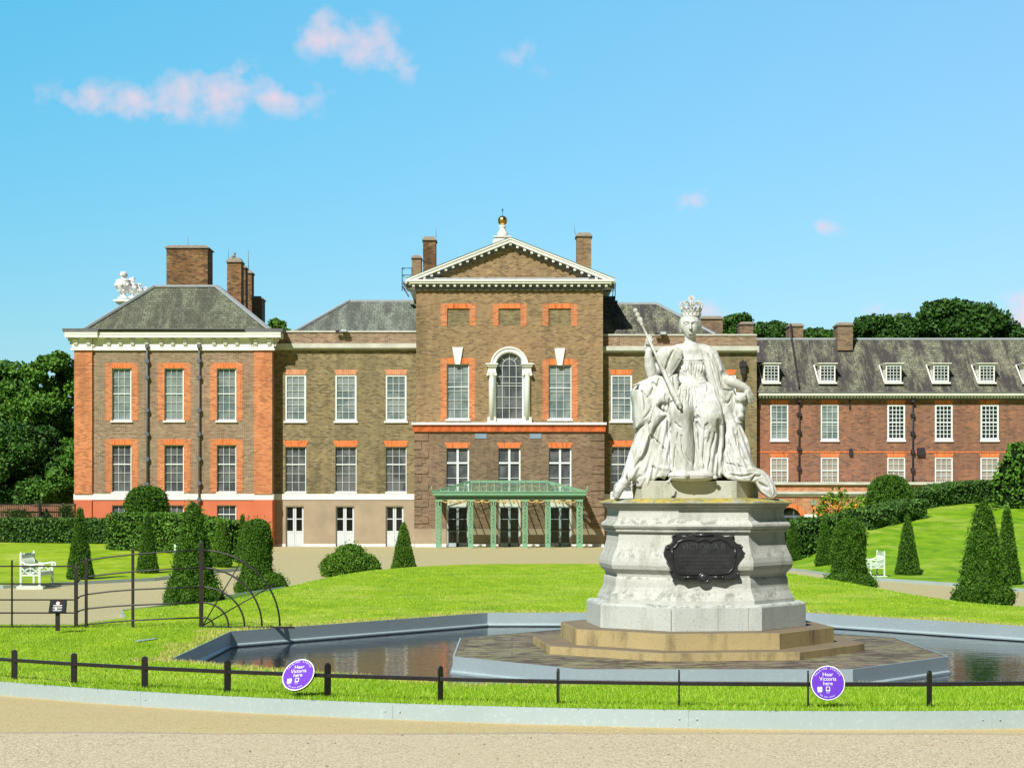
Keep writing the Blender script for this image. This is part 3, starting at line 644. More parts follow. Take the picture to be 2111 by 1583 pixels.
def window(parent, D, x0, y0, x1, y1, cols, rows, glass, fw=2.2, mw=.7, setb=.14, rail=None, sill=True, fmat='frame', fr=None, sillout=2.5, name='window', rowpos=None):
    f = MB(); Df = D+setb; w = .05
    f.bp(Df, x0, y0, x0+fw, y1, .03, .03); f.bp(Df, x1-fw, y0, x1, y1, .03, .03); f.bp(Df, x0+fw, y0, x1-fw, y0+fw, .03, .03); f.bp(Df, x0+fw, y1-fw*1.2, x1-fw, y1, .03, .03)
    for i in range(1, cols):
        c = x0+fw+(x1-x0-2*fw)*i/cols; f.bp(Df, c-mw/2, y0+fw, c+mw/2, y1-fw*1.2, .012, .02)
    ys = rowpos or [y0+fw+(y1-y0-2.2*fw)*i/rows for i in range(1, rows)]
    for c in ys: f.bp(Df, x0+fw, c-mw/2, x1-fw, c+mw/2, .014, .02)
    if rail: f.bp(Df, x0+fw, rail-1.0, x1-fw, rail+.9, .026, .02)
    w_ = f.build(name, M[fmat], parent)
    p = MB(); p.bp(Df+.035, x0+.5, y0+.5, x1-.5, y1-.5, 0, .01); WLOC[w_.name] = WLOC[parent.name]; p.build('pane', M[glass], w_)
    if sill:
        s = MB(); s.bp(D, x0-sillout, y1, x1+sillout, y1+3.6, .09, setb); s.build('sill', M['white'], w_)
    return w_
def lintel(parent, D, x0, y0, x1, y1, fl=5, mat='gauged', out=.014, win=None):
    m = MB(); y = D-out; m.prism([(X(x0-fl, D), y, Z(y0, D)), (X(x1+fl, D), y, Z(y0, D)), (X(x1, D), y, Z(y1, D)), (X(x0, D), y, Z(y1, D))], (0, out+.03, 0))
    par = win or parent; return m.build('lintel', M[mat], par)
def surround(parent, D, ox0, oy0, ox1, oy1, ix0, iy0, ix1, iy1, win, teeth=True, mat='brick_orange'):
    for (a, b, sx) in ((ox0, ix0, -1), (ix1, ox1, 1)):
        jamb(D, a, oy0, b, iy1, sx, win, mat)
    h = MB(); h.bp(D, ix0, oy0, ix1, iy0, .013); h.build('lintel', M['gauged_pale' if mat == 'x' else 'gauged'], win)
def jamb(D, x0, y0, x1, y1, sx, par, mat='brick_orange'):          # orange jamb toothed into the wall on its outer side
    q = []; k = y0; i = 0; out = x0 if sx < 0 else x1; inn = x1 if sx < 0 else x0
    while k < y1-.01:
        k2 = min(y1, k+2.8); o = out+sx*(2 if i % 2 else 0); q += [(o, k), (o, k2)]; k = k2; i += 1
    m = MB(); m.prism([(X(a, D), D-.012, Z(b, D)) for a, b in q+[(inn, y1), (inn, y0)]], (0, .02, 0)); m.build('brick_jamb', M[mat], par)
def many(name, mat, parent, fn):
    for f_ in fn: m = MB(); f_(m); m.build(name, mat, parent)
def chimney(parent, D, x0, y0, x1, y1, depth, mat='brick_dark', cap=3.0, slope=5):
    m = MB(); m.bp(D, x0, y0+slope+2, x1, y1, 0, depth); c = m.build('chimney', M[mat], parent); WLOC[c.name] = WLOC[parent.name]
    k = MB(); o = cap; yb = y0+slope+2; yt = y0
    a = [(X(x0-o, D), D-.08, Z(yb, D)), (X(x1+o, D), D-.08, Z(yb, D)), (X(x1+o, D), D+depth+.08, Z(yb, D)), (X(x0-o, D), D+depth+.08, Z(yb, D))]
    b = [(x, y, Z(yb-2, D)) for x, y, z in a]; i = 3.5
    t_ = [(X(x0+i, D), D+.12, Z(yt, D)), (X(x1-i, D), D+.12, Z(yt, D)), (X(x1-i, D), D+depth-.12, Z(yt, D)), (X(x0+i, D), D+depth-.12, Z(yt, D))]
    k.add(a+b+t_, [(0,1,5,4),(1,2,6,5),(2,3,7,6),(3,0,4,7),(4,5,9,8),(5,6,10,9),(6,7,11,10),(7,4,8,11),(8,9,10,11),(3,2,1,0)])
    k.build('chimney_cap', M['cap'], c); return c
def downpipe(parent, D, x, y0, y1, brackets, mat='pipe', r=1.9, box=True):
    m = MB(); xx = X(x, D); s = D/FP; y = D-.10
    m.tube([(xx, y, Z(y1, D)), (xx, y, Z(y0, D))], r*s, 10)
    for b in brackets: m.box(xx-4.3*s, xx+4.3*s, D-.17, D+.0, Z(b+2.6, D), Z(b-2.6, D)); m.box(xx-2.8*s, xx+2.8*s, D-.19, D-.02, Z(b+4.2, D), Z(b-4.2, D))
    if box: m.box(xx-3.4*s, xx+3.4*s, D-.26, D, Z(y0+6, D), Z(y0-2, D))
    return m.build('downpipe', M[mat], parent)

# ---------------------------------------------------------------- left corner pavilion
D = 101.0
pav = empty('brick_pavilion', P(357, 1127, D), 'hip-roofed brick pavilion with orange corner strips and white bracketed cornice, left end', 'building', 'palace blocks')
WN = [(231, 271), (339, 379), (447, 487)]
ops = [(a, 759, b, 867) for a, b in WN]+[(a, 917, b, 1014) for a, b in WN]
wall(pav, 'wall', M['brick_grey'], D, 154, 690, 562, 1018, ops, back=11)
wall(pav, 'base_wall', M['stucco_red'], D-.02, 153, 1029, 563, 1130, [(a, 1041, b, 1116) for a, b in WN], back=11, top=False)
m = MB(); m.bp(D, 152, 1018, 564, 1030.2, .07, .5); m.build('white_band', M['white'], pav)
many('corner_strip', M['brick_orange'], pav, [lambda m: m.bp(D, 154, 722, 191, 1018, .13, 0), lambda m: m.bp(D, 524, 722, 561.7, 1018, .13, 0)])
many('base_strip', M['stucco_red'], pav, [lambda m: m.bp(D, 153.5, 1030, 190, 1130, .11, 0), lambda m: m.bp(D, 525, 1030, 562, 1130, .11, 0)])
for a, b in WN:
    w = window(pav, D, a, 759, b, 867, 3, 6, 'glass_blind', rail=812); surround(pav, D, a-13, 748, b+13, 869, a, 759, b, 867, w)
    w = window(pav, D, a, 917, b, 1014, 3, 5, 'glass_grey', fw=1.6, rail=957, sill=False); surround(pav, D, a-13, 905, b+13, 1017, a, 917, b, 1014, w)
    m = MB(); m.bp(D, a-1, 1014, b+1, 1017.6, .05, .14); m.build('sill', M['white'], w)
    window(pav, D-.02, a, 1041, b, 1116, 3, 4, 'glass_grey', fw=1.6, rail=1060, sill=False)
# entablature
m = MB(); m.bp(D, 191, 697, 524, 722, .06, .4); m.bp(D, 150, 697, 191, 722, .18, .4); m.bp(D, 524, 697, 565, 722, .18, .4)
m.bp(D, 192.5, 718.5, 522.5, 722.6, .12, .1); m.bp(D, 148, 718.5, 192.5, 722.6, .24, .1); m.bp(D, 522.5, 718.5, 567, 722.6, .24, .1)
m.build('frieze', M['white'], pav)
m = MB(); back = 11
def cornice_piece(x0, x1, e, tl=0, tr=0):
    m.bp(D, x0+tl*.35, 690, x1-tr*.35, 697, .39+e, .1); m.bp(D, x0+tl*.0, 685.5, x1-tr*0, 690.5, .42+e, .1)
cornice_piece(138, 205, .12); cornice_piece(205, 510, 0); cornice_piece(510, 581, .12)
m.box(X(138, D), X(150, D), D, D+back, Z(697, D), Z(686, D)); m.box(X(565, D), X(581, D), D, D+back, Z(697, D), Z(686, D))
m.build('cornice', M['white'], pav)
m = MB(); m.bp(D, 134, 680.5, 207, 685.5, .57, back); m.bp(D, 207, 681.5, 508, 685.5, .45, .5); m.bp(D, 508, 680.5, 585, 685.5, .57, back); m.bp(D, 133, 679, 586, 680.8, .58, back); m.build('gutter', M['gutter'], pav)
bm_ = MB()
for i, x in enumerate([158, 184, 225, 249, 274, 303, 333, 357, 382, 411, 442, 465, 489, 528, 556]):
    e = .12 if (x < 191 or x > 524) else 0; s = D/FP; q = X(x, D); y0 = D-.06-e
    bk = MB(); w = 3.6*s
    prof = [(0, 712), (.07, 712), (.10, 709), (.07, 706), (.14, 705), (.21, 702), (.21, 700), (.15, 699.5), (.28, 699), (.28, 697), (0, 697)]
    bk.prism([(q-w, y0-a, Z(b, D)) for a, b in prof], (2*w, 0, 0)); bk.box(q-w*.8, q+w*.8, y0-.025, y0, Z(718.5, D), Z(712, D))
    bk.build('bracket', M['cream'], pav)
for x, sg in ((150, -1), (192, 1), (523, -1), (566, 1)):                # side brackets of the corner projections, seen edge on
    bk = MB(); s = D/FP; pts = [(x, 714), (x+sg*3, 714), (x+sg*5, 709), (x+sg*4, 705), (x+sg*8, 703), (x+sg*9, 698), (x, 697)]
    bk.prism([(X(a, D), D-.16, Z(b, D)) for a, b in pts], (0, .18 if abs(x-357) < 180 else .5, 0)); bk.build('bracket', M['cream'], pav)
# hipped roof
a = [P(172, 680, 101.0), P(556, 680, 101.0)]; zt = Z(591, 103.6); ze = a[0].z
A = [(a[0].x, 101.0, ze), (a[1].x, 101.0, ze), (a[1].x, 112, ze), (a[0].x, 112, ze)]
B = [(X(318, 103.6), 103.6, zt), (X(446, 103.6), 103.6, zt), (X(446, 103.6), 109.5, zt), (X(318, 103.6), 109.5, zt)]
m = MB(); m.add(A+B, [(0,1,5,4),(1,2,6,5),(2,3,7,6),(3,0,4,7),(4,5,6,7)]); rf = m.build('roof', M['slate'], pav)
m = MB()
for i, j in ((0,4),(1,5),(4,5),(5,6),(4,7)):
    L = A+B; m.bar(Vector(L[i])+Vector((0,-.02,.03)), Vector(L[j])+Vector((0,-.02,.03)), .26 if i < 4 else .2, .12)
m.build('ridge_lead', M['lead'], rf)
chimney(pav, 106, 343, 505, 428, 600, 1.8, 'brick_dark')
chimney(pav, 107, 468, 531, 497, 660, 1.1, 'brick_dark', 2, 8)
chimney(pav, 110.5, 485, 545, 506, 660, 1.0, 'brick_dark', 2, 6)
chimney(pav, 114, 496, 556, 519, 670, 1.0, 'brick_dark', 2, 6)
chimney(pav, 109, 519, 610, 540, 690, 1.4, 'brick_lower', 2, 5)
many('lightning_rod', M['cap'], pav, [lambda m: m.tube([P(388, 505, 106.5), P(387, 486, 106.5)], .012, 4), lambda m: m.tube([P(471, 533, 107.5), P(471, 512, 107.5)], .012, 4), lambda m: m.tube([P(512, 560, 114.5), P(512, 516, 114.5)], .02, 4)]); m = MB(); m.tube([P(485, 532, 107.4), P(484, 522, 107.4)], .03, 5); m.ball(P(484, 523, 107.4), .07, n=8); m.ball(P(481, 529, 107.4), .12, .06, .1, n=8); m.build('chimney_finial', M['cap'], pav)
downpipe(pav, D-.05, 304, 712, 1018, [745, 778, 846, 895, 946, 998]); downpipe(pav, D-.05, 411, 712, 1085, [744, 778, 846, 895, 946, 996, 1030])
# urns on the parapet far behind the pavilion roof
for i, (x, yt, s_, Du, y0) in enumerate([(254, 559, 1.0, 108, 618), (272, 571, .86, 112, 617), (286, 583, .74, 117, 617), (300, 591, .66, 121, 617)]):
    c = P(x, y0, Du); s = Du/FP; H = (y0-yt)*s
    u = empty('stone_urn', c, ['tall white carved urn with fruit finial, leftmost of the four on the roof edge', 'second carved white urn from the left, tucked behind the largest one on the roof', 'third white roof urn, half hidden by the slate slope', 'smallest white urn on the roof, only its top showing over the slates'][i], 'urn', 'urns on the pavilion parapet')
    m = MB(); k = H/1.72
    m.lathe(c, [(.34*k,0),(.34*k,.12*k),(.20*k,.2*k),(.13*k,.32*k),(.20*k,.42*k),(.36*k,.58*k),(.47*k,.80*k),(.50*k,.98*k),(.42*k,1.1*k),(.47*k,1.16*k),(.3*k,1.22*k),(.12*k,1.3*k),(.1*k,1.38*k)], 18)
    for a_ in range(8): t_ = a_*math.pi/4; m.ball(c+Vector((.44*k*math.cos(t_), .44*k*math.sin(t_), .86*k)), .11*k, n=8); m.ball(c+Vector((.30*k*math.cos(t_+.3), .30*k*math.sin(t_+.3), .52*k)), .08*k, n=8)
    m.build('bowl', M['marble_white'], u)
    f = MB(); rr = random.Random(i)
    for q in range(14): f.ball(c+Vector((rr.uniform(-.22,.22)*k, rr.uniform(-.2,.2)*k, (1.5+rr.uniform(-.1,.13))*k)), .1*k, n=8)
    f.build('finial', M['marble_white'], u)
m = MB(); D2 = 107.6; m.bp(D2, 240, 617, 330, 626, 0, 12); m.bp(D2, 235, 618, 335, 622, .2, 12); m.bp(D2, 248, 626, 330, 690, 0, 12); m.build('parapet', M['marble_white'], pav)

# ---------------------------------------------------------------- connecting ranges
def linking(name, label, D, x0, x1, par, cor, wins, lowy, up_glass, doors, wallmat, cat='building', roof=None, wx0=None):
    t = empty(name, P((x0+x1)/2, 1127, D), label, cat, 'palace blocks')
    ops = [(a, 773, b, 868) for a, b in wins]+[(a, 921, b, 1014) for a, b in wins]
    wall(t, 'wall', M[wallmat], D, x0, cor[1], x1, 1018, ops, back=8)
    wall(t, 'base_wall', M['stucco_beige'], D-.015, x0, 1029, x1, 1130, [(a, 1043, b, 1128) for a, b in doors], back=8, top=False)
    m = MB(); m.bp(D, x0, 1018, x1, 1030, .06, .3); m.build('white_band', M['white'], t)
    m = MB(); xs = sorted([x0]+[v for d in doors for v in d]+[x1])
    for i in range(0, len(xs), 2): m.bp(D, xs[i], 1121, xs[i+1], 1128.5, .05, .1)
    m.build('plinth', M['white'], t)
    m = MB(); m.bp(D, x0, cor[0], x1, cor[0]+9, .30, .3); m.bp(D, x0, cor[0]+9, x1, cor[0]+11, .2, .3); m.bp(D, x0, cor[0]+11, x1, cor[1], .12, .3); m.build('cornice', M['cream'], t)
    m = MB(); m.bp(D-.02, x0, par[0]+3, x1, cor[0], 0, .5); m.build('parapet', M['brick_grey'], t); m = MB(); m.bp(D, x0, par[0], x1, par[0]+3.2, .08, .6); m.build('coping', M['cream'], t)
    for i, (a, b) in enumerate(wins):
        w = window(t, D, a, 773, b, 868, 3, 6, up_glass, fw=3.4, mw=.8, setb=.05, rail=821, sillout=3); lintel(t, D, a+2, 762, b-2, 772.6, 5, 'gauged_pale' if 'left' in label else 'gauged', win=w)
        w = window(t, D, a, 921, b, 1014, 3, 5, 'glass_grey', fw=1.5, rail=957, sill=False); lintel(t, D, a+1, 908, b-1, 920.6, 6, win=w)
        m = MB(); m.bp(D, a-1, 1014, b+1, 1017.4, .05, .14); m.build('sill', M['white'], w)
    for a, b in doors:
        d = MB(); Dd = D+.16; mid = (a+b)/2
        for (l, r_) in ((a, mid-.25), (mid+.25, b)):
            d.bp(Dd, l, 1043, l+3.2, 1127, .03); d.bp(Dd, r_-3.2, 1043, r_, 1127, .03); d.bp(Dd, l+3.2, 1043, r_-3.2, 1045.5, .03); d.bp(Dd, l+3.2, 1068.5, r_-3.2, 1070.5, .03)
            d.bp(Dd, l+3.2, 1095, r_-3.2, 1127, .02); d.bp(Dd, l+3.4, 1094, r_-3.4, 1098, .035); d.bp(Dd, l+5, 1101, r_-5, 1122, .027)
        dd = d.build('door', M['doorframe'], t); p = MB(); p.bp(Dd, a+1, 1044, b-1, 1096, 0, .02); WLOC[dd.name] = WLOC[t.name]; p.build('pane', M['glass_black'], dd)
    return t
D = 101.85
lw = [(588, 631), (691, 735), (795, 838)]
lk = linking('linking_range', 'olive brick range with white double doors, left of the pedimented centre', D, 562, 860, (682, 685), (709, 721.5), lw, 1, 'glass_blind', [(589, 626), (692, 730), (795, 832)], 'brick_olive')
m = MB(); z0 = Z(681, D); zt = Z(620.5, 105.0)
A = [(X(606, D), D+.6, z0), (X(862, D), D+.6, z0), (X(862, D), 110, z0), (X(606, D), 110, z0)]; B = [(X(720, 105), 105.0, zt), (X(862, 105), 105.0, zt), (X(862, 105), 107.5, zt), (X(720, 105), 107.5, zt)]
m.add(A+B, [(0,1,5,4),(2,3,7,6),(3,0,4,7),(4,5,6,7)]); rf = m.build('roof', M['slate_blue'], lk)
m = MB(); m.bar(Vector(A[0])+Vector((0,0,.03)), Vector(B[0])+Vector((0,0,.03)), .24, .1); m.bar(B[0], B[1], .2, .12); m.build('ridge_lead', M['lead'], rf)
def flood(px, py, D, label):
    t = empty('floodlight', P(px, py, D), label, 'lamp', 'floodlights on the parapets'); s = D/FP
    m = MB(); c = P(px, py, D); m.box(c.x-7*s, c.x+7*s, c.y-.12, c.y+.12, c.z, c.z+9*s*.9); m.tube([c-Vector((0,0,3*s)), c+Vector((0,0,2*s))], .03, 6); m.box(c.x-17*s, c.x-9*s, c.y-.1, c.y+.1, c.z+1*s, c.z+5*s); m.build('housing', M['pipe_dark'], t)
    g = MB(); g.box(c.x-6*s, c.x+6*s, c.y-.13, c.y-.12, c.z+1.2*s, c.z+7*s); g.build('lens', M['floodglass'], t)
flood(709, 685.5, 101.5, 'black floodlight on the brick parapet left of the pediment'); flood(1367, 691, 101.5, 'small floodlight on the parapet right of the pediment, beside the statue head')
rw = [(1259, 1303), (1366, 1410), (1473, 1517)]
rk = linking('linking_range', 'olive brick range right of the pedimented centre, mostly behind the statue', D, 1243, 1560, (689, 692), (714.5, 727), rw, 1, 'glass_blind', [(1259, 1303)], 'brick_olive')
m = MB(); m.bp(D-.04, 1560, 714.5, 1563.5, 727, .3, .3); m.build('cornice_end', M['cream'], rk)
zt = Z(626, 105.0); z0 = Z(688, D)
A = [(X(1240, D), D+.6, z0), (X(1478, D), D+.6, z0), (X(1478, D), 110, z0), (X(1240, D), 110, z0)]; B = [(X(1240, 105), 105.0, zt), (X(1352, 105), 105.0, zt), (X(1352, 105), 107.5, zt), (X(1240, 105), 107.5, zt)]
m = MB(); m.add(A+B, [(0,1,5,4),(1,2,6,5),(2,3,7,6),(4,5,6,7)]); rf = m.build('roof', M['slate_dark'], rk)
m = MB(); m.bar(Vector(A[1])+Vector((0,0,.03)), Vector(B[1])+Vector((0,0,.03)), .24, .1); m.bar(B[0], B[1], .2, .12); m.build('ridge_lead', M['lead'], rf)
chimney(rk, 108, 1445, 651, 1490, 700, 1.5, 'brick_lower', 1, 5); chimney(rk, 108, 1525, 663, 1553, 700, 1.2, 'brick_lower', 1, 4)
m = MB(); Dp = D-.05; s = D/FP; x = X(1531, D)                          # hopper head and pipe
m.tube([(x, D-.15, Z(1127, D)), (x, D-.15, Z(778, D))], .055, 8); m.box(x-4.5*s, x+4.5*s, D-.3, D, Z(770, D), Z(757, D)); m.box(x-7*s, x+7*s, D-.34, D, Z(757, D), Z(746, D)); m.box(x-2.5*s, x+2.5*s, D-.2, D, Z(746, D), Z(743, D))
m.add([(x-4.5*s, D-.3, Z(770, D)), (x+4.5*s, D-.3, Z(770, D)), (x+2*s, D-.2, Z(780, D)), (x-2*s, D-.2, Z(780, D))], [(0,1,2,3)]); m.build('downpipe', M['pipe_dark'], rk)

# ---------------------------------------------------------------- pedimented centre block
D = 101.1
cb = empty('central_block', P(1050, 1127, D), 'tall brown brick centre block with white dentilled pediment and arched window', 'building', 'palace blocks')
ops = [(922, 636, 968, 671), (1028, 636, 1073, 671), (1131, 636, 1177, 671), (921, 750, 967, 866), (1131, 752, 1178, 866), (1018, 722, 1082, 866)]
wall(cb, 'wall', M['brick_brown'], D, 858, 596, 1243, 871, ops, back=9, depth=.16)
many('blind_panel', M['brick_olive'], cb, [lambda m, a=a: m.bp(D+.07, a, 635, a+48, 672, 0, .1) for a in (921, 1027, 1130)])
lops = [(920, 923, 967, 1128), (1027, 923, 1073, 1128), (1131, 923, 1178, 1128)]
wall(cb, 'lower_wall', M['brick_lower'], D-.04, 854, 889, 1246, 1090, lops, back=9, depth=.2, top=False)
wall(cb, 'base_wall', M['stucco_beige'], D-.04, 854, 1090, 1246, 1130, lops, back=9, depth=.2, top=False)
m = MB(); m.bp(D, 851, 875.5, 1248, 890, .16, .2); m.build('red_band', M['red_band'], cb)
m = MB(); m.bp(D, 849, 871, 1250, 875.8, .28, .2); m.build('string_course', M['white'], cb)
m = MB()
for a, b in ((856, 920), (967, 1027), (1073, 1131), (1178, 1245)): m.bp(D-.04, a, 1121, b, 1128.5, .05, .05)
m.build('plinth', M['white'], cb)
q = 894; k = 0
while q < 1078:
    w_ = 29 if k % 2 == 0 else 15
    many('quoin', M['brick_lower'], cb, [lambda m: m.bp(D-.04, 854, q, 854+w_, q+14.5, .045), lambda m: m.bp(D-.04, 1246-w_, q, 1246, q+14.5, .045)]); q += 17; k += 1
for a, b in ((922, 968), (1028, 1073), (1131, 1177)):
    jamb(D, a-12, 626, a, 672, -1, cb); jamb(D, b, 626, b+12, 672, 1, cb); m = MB(); m.bp(D, a, 626, b, 636, .013); m.build('lintel', M['gauged'], cb)
for a, b, yt in ((921, 967, 750), (1131, 1178, 752)):
    w = window(cb, D, a, yt, b, 864, 3, 6, 'glass_blind', rail=798+yt-750, fw=1.8); surround(cb, D, a-12, yt-12, b+12, 868, a, yt, b, 866, w)
    m = MB(); c_ = (a+b)/2-.5; m.prism([(X(c_-11, D), D-.1, Z(yt-34, D)), (X(c_+11, D), D-.1, Z(yt-34, D)), (X(c_+5, D), D-.1, Z(yt+1, D)), (X(c_-5, D), D-.1, Z(yt+1, D))], (0, .12, 0)); m.build('keystone', M['white'], w)
# arched window
cx0, cyc, r0, r1 = 1050, 754, 28.5, 38
def arc(r_, n=20, a0=0, a1=math.pi): return [(cx0+r_*math.cos(a0+(a1-a0)*i/n), cyc-r_*math.sin(a0+(a1-a0)*i/n)) for i in range(n+1)]
m = MB()
for pts, cnr in ((arc(r1-6, 12, 0, math.pi/2), (1082, 722)), (arc(r1-6, 12, math.pi/2, math.pi), (1018, 722))):
    for i in range(12): m.face((X(cnr[0], D), D, Z(cnr[1], D)), (X(pts[i][0], D), D, Z(pts[i][1], D)), (X(pts[i+1][0], D), D, Z(pts[i+1][1], D)))
m.build('arch_spandrel', M['brick_brown'], cb)
w = MB(); Dw = D+.13
for i in range(24):
    p, q = arc(r0, 24), arc(r0-2.2, 24)
    w.prism([(X(p[i][0], D), Dw-.03, Z(p[i][1], D)), (X(p[i+1][0], D), Dw-.03, Z(p[i+1][1], D)), (X(q[i+1][0], D), Dw-.03, Z(q[i+1][1], D)), (X(q[i][0], D), Dw-.03, Z(q[i][1], D))], (0, .06, 0))
    p, q = arc(r0*.5, 24), arc(r0*.5-.8, 24)
    w.prism([(X(p[i][0], D), Dw-.02, Z(p[i][1], D)), (X(p[i+1][0], D), Dw-.02, Z(p[i+1][1], D)), (X(q[i+1][0], D), Dw-.02, Z(q[i+1][1], D)), (X(q[i][0], D), Dw-.02, Z(q[i][1], D))], (0, .04, 0))
for a_ in (.25, .5, .75): t_ = a_*math.pi; w.bar(P(cx0+r0*.5*math.cos(t_), cyc-r0*.5*math.sin(t_), Dw), P(cx0+r0*math.cos(t_), cyc-r0*math.sin(t_), Dw), .022)
for c in (-14.2, 0, 14.2): w.bp(Dw, cx0+c-.4, 728 if c == 0 else 754, cx0+c+.4, 864, .014, .02)
for c in (754, 777, 790, 795.5, 819, 841): w.bp(Dw, 1022, c-.4, 1078, c+.4, .014, .02)
w.bp(Dw, 1021, 754, 1023.5, 866, .03, .03); w.bp(Dw, 1076.5, 754, 1079, 866, .03, .03); w.bp(Dw, 1023, 862.5, 1077, 866, .03, .03)
ww = w.build('arched_window', M['frame'], cb); WLOC[ww.name] = WLOC[cb.name]
p = MB(); pts = [(1079, 866), (1079, 754)]+arc(r0-.5, 20)[1:]+[(1021, 866)]; p.add([(X(a, D), Dw+.035, Z(b, D)) for a, b in pts], [tuple(range(len(pts)))]); p.build('pane', M['glass_grey'], ww)
a_ = MB(); P1, P2 = arc(r1, 28), arc(r0, 28)
for i in range(28):
    a_.prism([(X(P1[i][0], D), D-.10, Z(P1[i][1], D)), (X(P1[i+1][0], D), D-.10, Z(P1[i+1][1], D)), (X(P2[i+1][0], D), D-.10, Z(P2[i+1][1], D)), (X(P2[i][0], D), D-.10, Z(P2[i][1], D))], (0, .2, 0))
P1, P2 = arc(r1+1, 28), arc(r1-2, 28)
for i in range(28):
    a_.prism([(X(P1[i][0], D), D-.16, Z(P1[i][1], D)), (X(P1[i+1][0], D), D-.16, Z(P1[i+1][1], D)), (X(P2[i+1][0], D), D-.16, Z(P2[i+1][1], D)), (X(P2[i][0], D), D-.16, Z(P2[i][1], D))], (0, .1, 0))
a_.build('arch_moulding', M['white'], ww)
for x in (1014, 1087):
    c = MB(); c.bp(D, x-13, 749.5, x+13, 752, .34, .1); c.bp(D, x-11, 752, x+11, 756, .26, .1); c.bp(D, x-8, 756, x+8, 766, .15, .1); c.bp(D, x-9, 766, x+9, 769, .2, .1)
    s = D/FP; cc = Vector((X(x, D), D-.10, 0))
    c.lathe((cc.x, cc.y, 0), [(6*s, Z(866, D)), (6*s, Z(780, D)), (5.4*s, Z(772, D)), (7*s, Z(770, D))], 14)
    for g in (-8, 8): c.tube([(X(x+g, D), D-.28, Z(773, D)), (X(x+g, D), D, Z(773, D))], 3.2*s, 10)
    c.bp(D, x-9, 860, x+9, 871, .22, .1); c.bp(D, x-6, 776, x+6, 862, .11, .1); c.build('column', M['white'], ww)
m = MB(); m.bp(D, 1021, 866, 1079, 871, .1, .1); m.build('sill', M['white'], ww)
# lower windows with crosses, door openings below
for i, (a, b) in enumerate(((920, 967), (1027, 1073), (1131, 1178))):
    Dw = D+.10; w = MB(); c = (a+b)/2
    w.bp(Dw, a, 923, a+1.5, 1030, .03, .03); w.bp(Dw, b-3, 923, b, 1030, .03, .03); w.bp(Dw, c-2.2, 924, c+2.2, 1030, .045, .03); w.bp(Dw, a+1, 952.5, b-2, 956, .05, .03)
    for q in (985.5, 999): w.bp(Dw, a+1, q-.5, b-2, q+.5, .02, .02)
    w_ = w.build('cross_window', M['frame'], cb); WLOC[w_.name] = WLOC[cb.name]; p = MB(); p.bp(Dw+.035, a+.4, 923.5, b-.4, 1031, 0, .01); p.build('pane', M['glass_grey'], w_)
    lintel(cb, D-.04, a+2, 912, b-2, 923.4, 5, win=w_)
    d = MB(); Dd = D+.10
    d.bp(Dd, a-3, 1030, b+3, 1044, .02, .05); d.bp(Dd, a-0, 1044, a+2.5, 1128, .06, .03); d.bp(Dd, b-2.5, 1044, b, 1128, .06, .03); sd = d.build('door_surround', M['white'], cb)
    d = MB(); Dd = D+.13; l, r_, mid = a+2.5, b-2.5, c
    for (l2, r2) in ((l, mid-.2), (mid+.2, r_)):
        d.bp(Dd, l2, 1044, l2+2, 1127, .03); d.bp(Dd, r2-2, 1044, r2, 1127, .03); d.bp(Dd, l2, 1044, r2, 1046, .03); d.bp(Dd, l2, 1119, r2, 1127, .03)
        for q in (1070, 1095): d.bp(Dd, l2+2, q-.5, r2-2, q+.5, .025)
    dd = d.build('door', M['doorgrey'], cb); WLOC[dd.name] = WLOC[cb.name]; p = MB(); p.bp(Dd+.01, l+.5, 1044.5, r_-.5, 1120, 0, .02); p.build('pane', M['glass_black'], dd)
many('blue_grey_tablet', plain('blue_grey_tablet_paint', (.22,.30,.38), .6), cb, [lambda m: m.bp(D-.04, 979, 894, 1003, 904, .03), lambda m: m.bp(D-.04, 1092, 894, 1116, 904, .03)])
# pediment
m = MB(); e = .46
m.bp(D, 845, 581.5, 1259, 586, e-.0, .3); m.bp(D, 838, 578.5, 1266, 582, e+.06, .3); m.bp(D, 851, 586, 1252, 588.5, e-.3, .3)
m.box(X(838, D), X(858, D), D, D+9, Z(588, D), Z(580, D)); m.box(X(1243, D), X(1266, D), D, D+9, Z(588, D), Z(580, D))
m.build('cornice', M['white'], cb)
m = MB(); m.bp(D, 852, 588.5, 1250, 591.5, .25, .2); m.bp(D, 856, 591.5, 1246, 598.5, .16, .2); m.build('frieze', M['gutter'], cb)  # frieze painted dark in place of the shadow under the cornice
n = 29
for i in range(n):
    x = 853+i*(1249-853)/(n-1); m = MB(); m.bp(D, x-2.6, 586.5, x+2.6, 592, .36, -.14); m.build('dentil', M['white'], cb)
ax, ay = 1052.0, 492.0
tri = [(868, 579), (1236, 579), (ax, 511)]; m = MB(); m.prism([(X(a, D), D+.0, Z(b, D)) for a, b in tri], (0, .3, 0)); m.build('tympanum', M['brick_brown'], cb)
m = MB(); m.bp(D, 870, 573.5, 1234, 579, .2, .1); m.build('lead_ledge', M['lead'], cb)
def rake(m, e0, e1, dpt, t0, t1):                       # band parallel to the slope; t measured down from the top edge in px
    for sx in (-1, 1):
        ex = 837 if sx < 0 else 1267
        a = (ax, ay+t0); b = (ex, 579+t0*1.0-2); c = (ex, 579+t1*1.0-2); d = (ax, ay+t1)
        m.prism([(X(p, D), D-dpt, Z(q, D)) for p, q in (a, b, c, d)], (0, dpt+.25, 0))
m = MB(); rake(m, 0, 0, e+.03, 0, 3.5); rake(m, 0, 0, e-.02, 3.5, 9.5); m.build('raking_cornice', M['white'], cb)
m = MB(); rake(m, 0, 0, e+.05, -1.2, 0); m.build('roof_edge_lead', M['gutter'], cb)
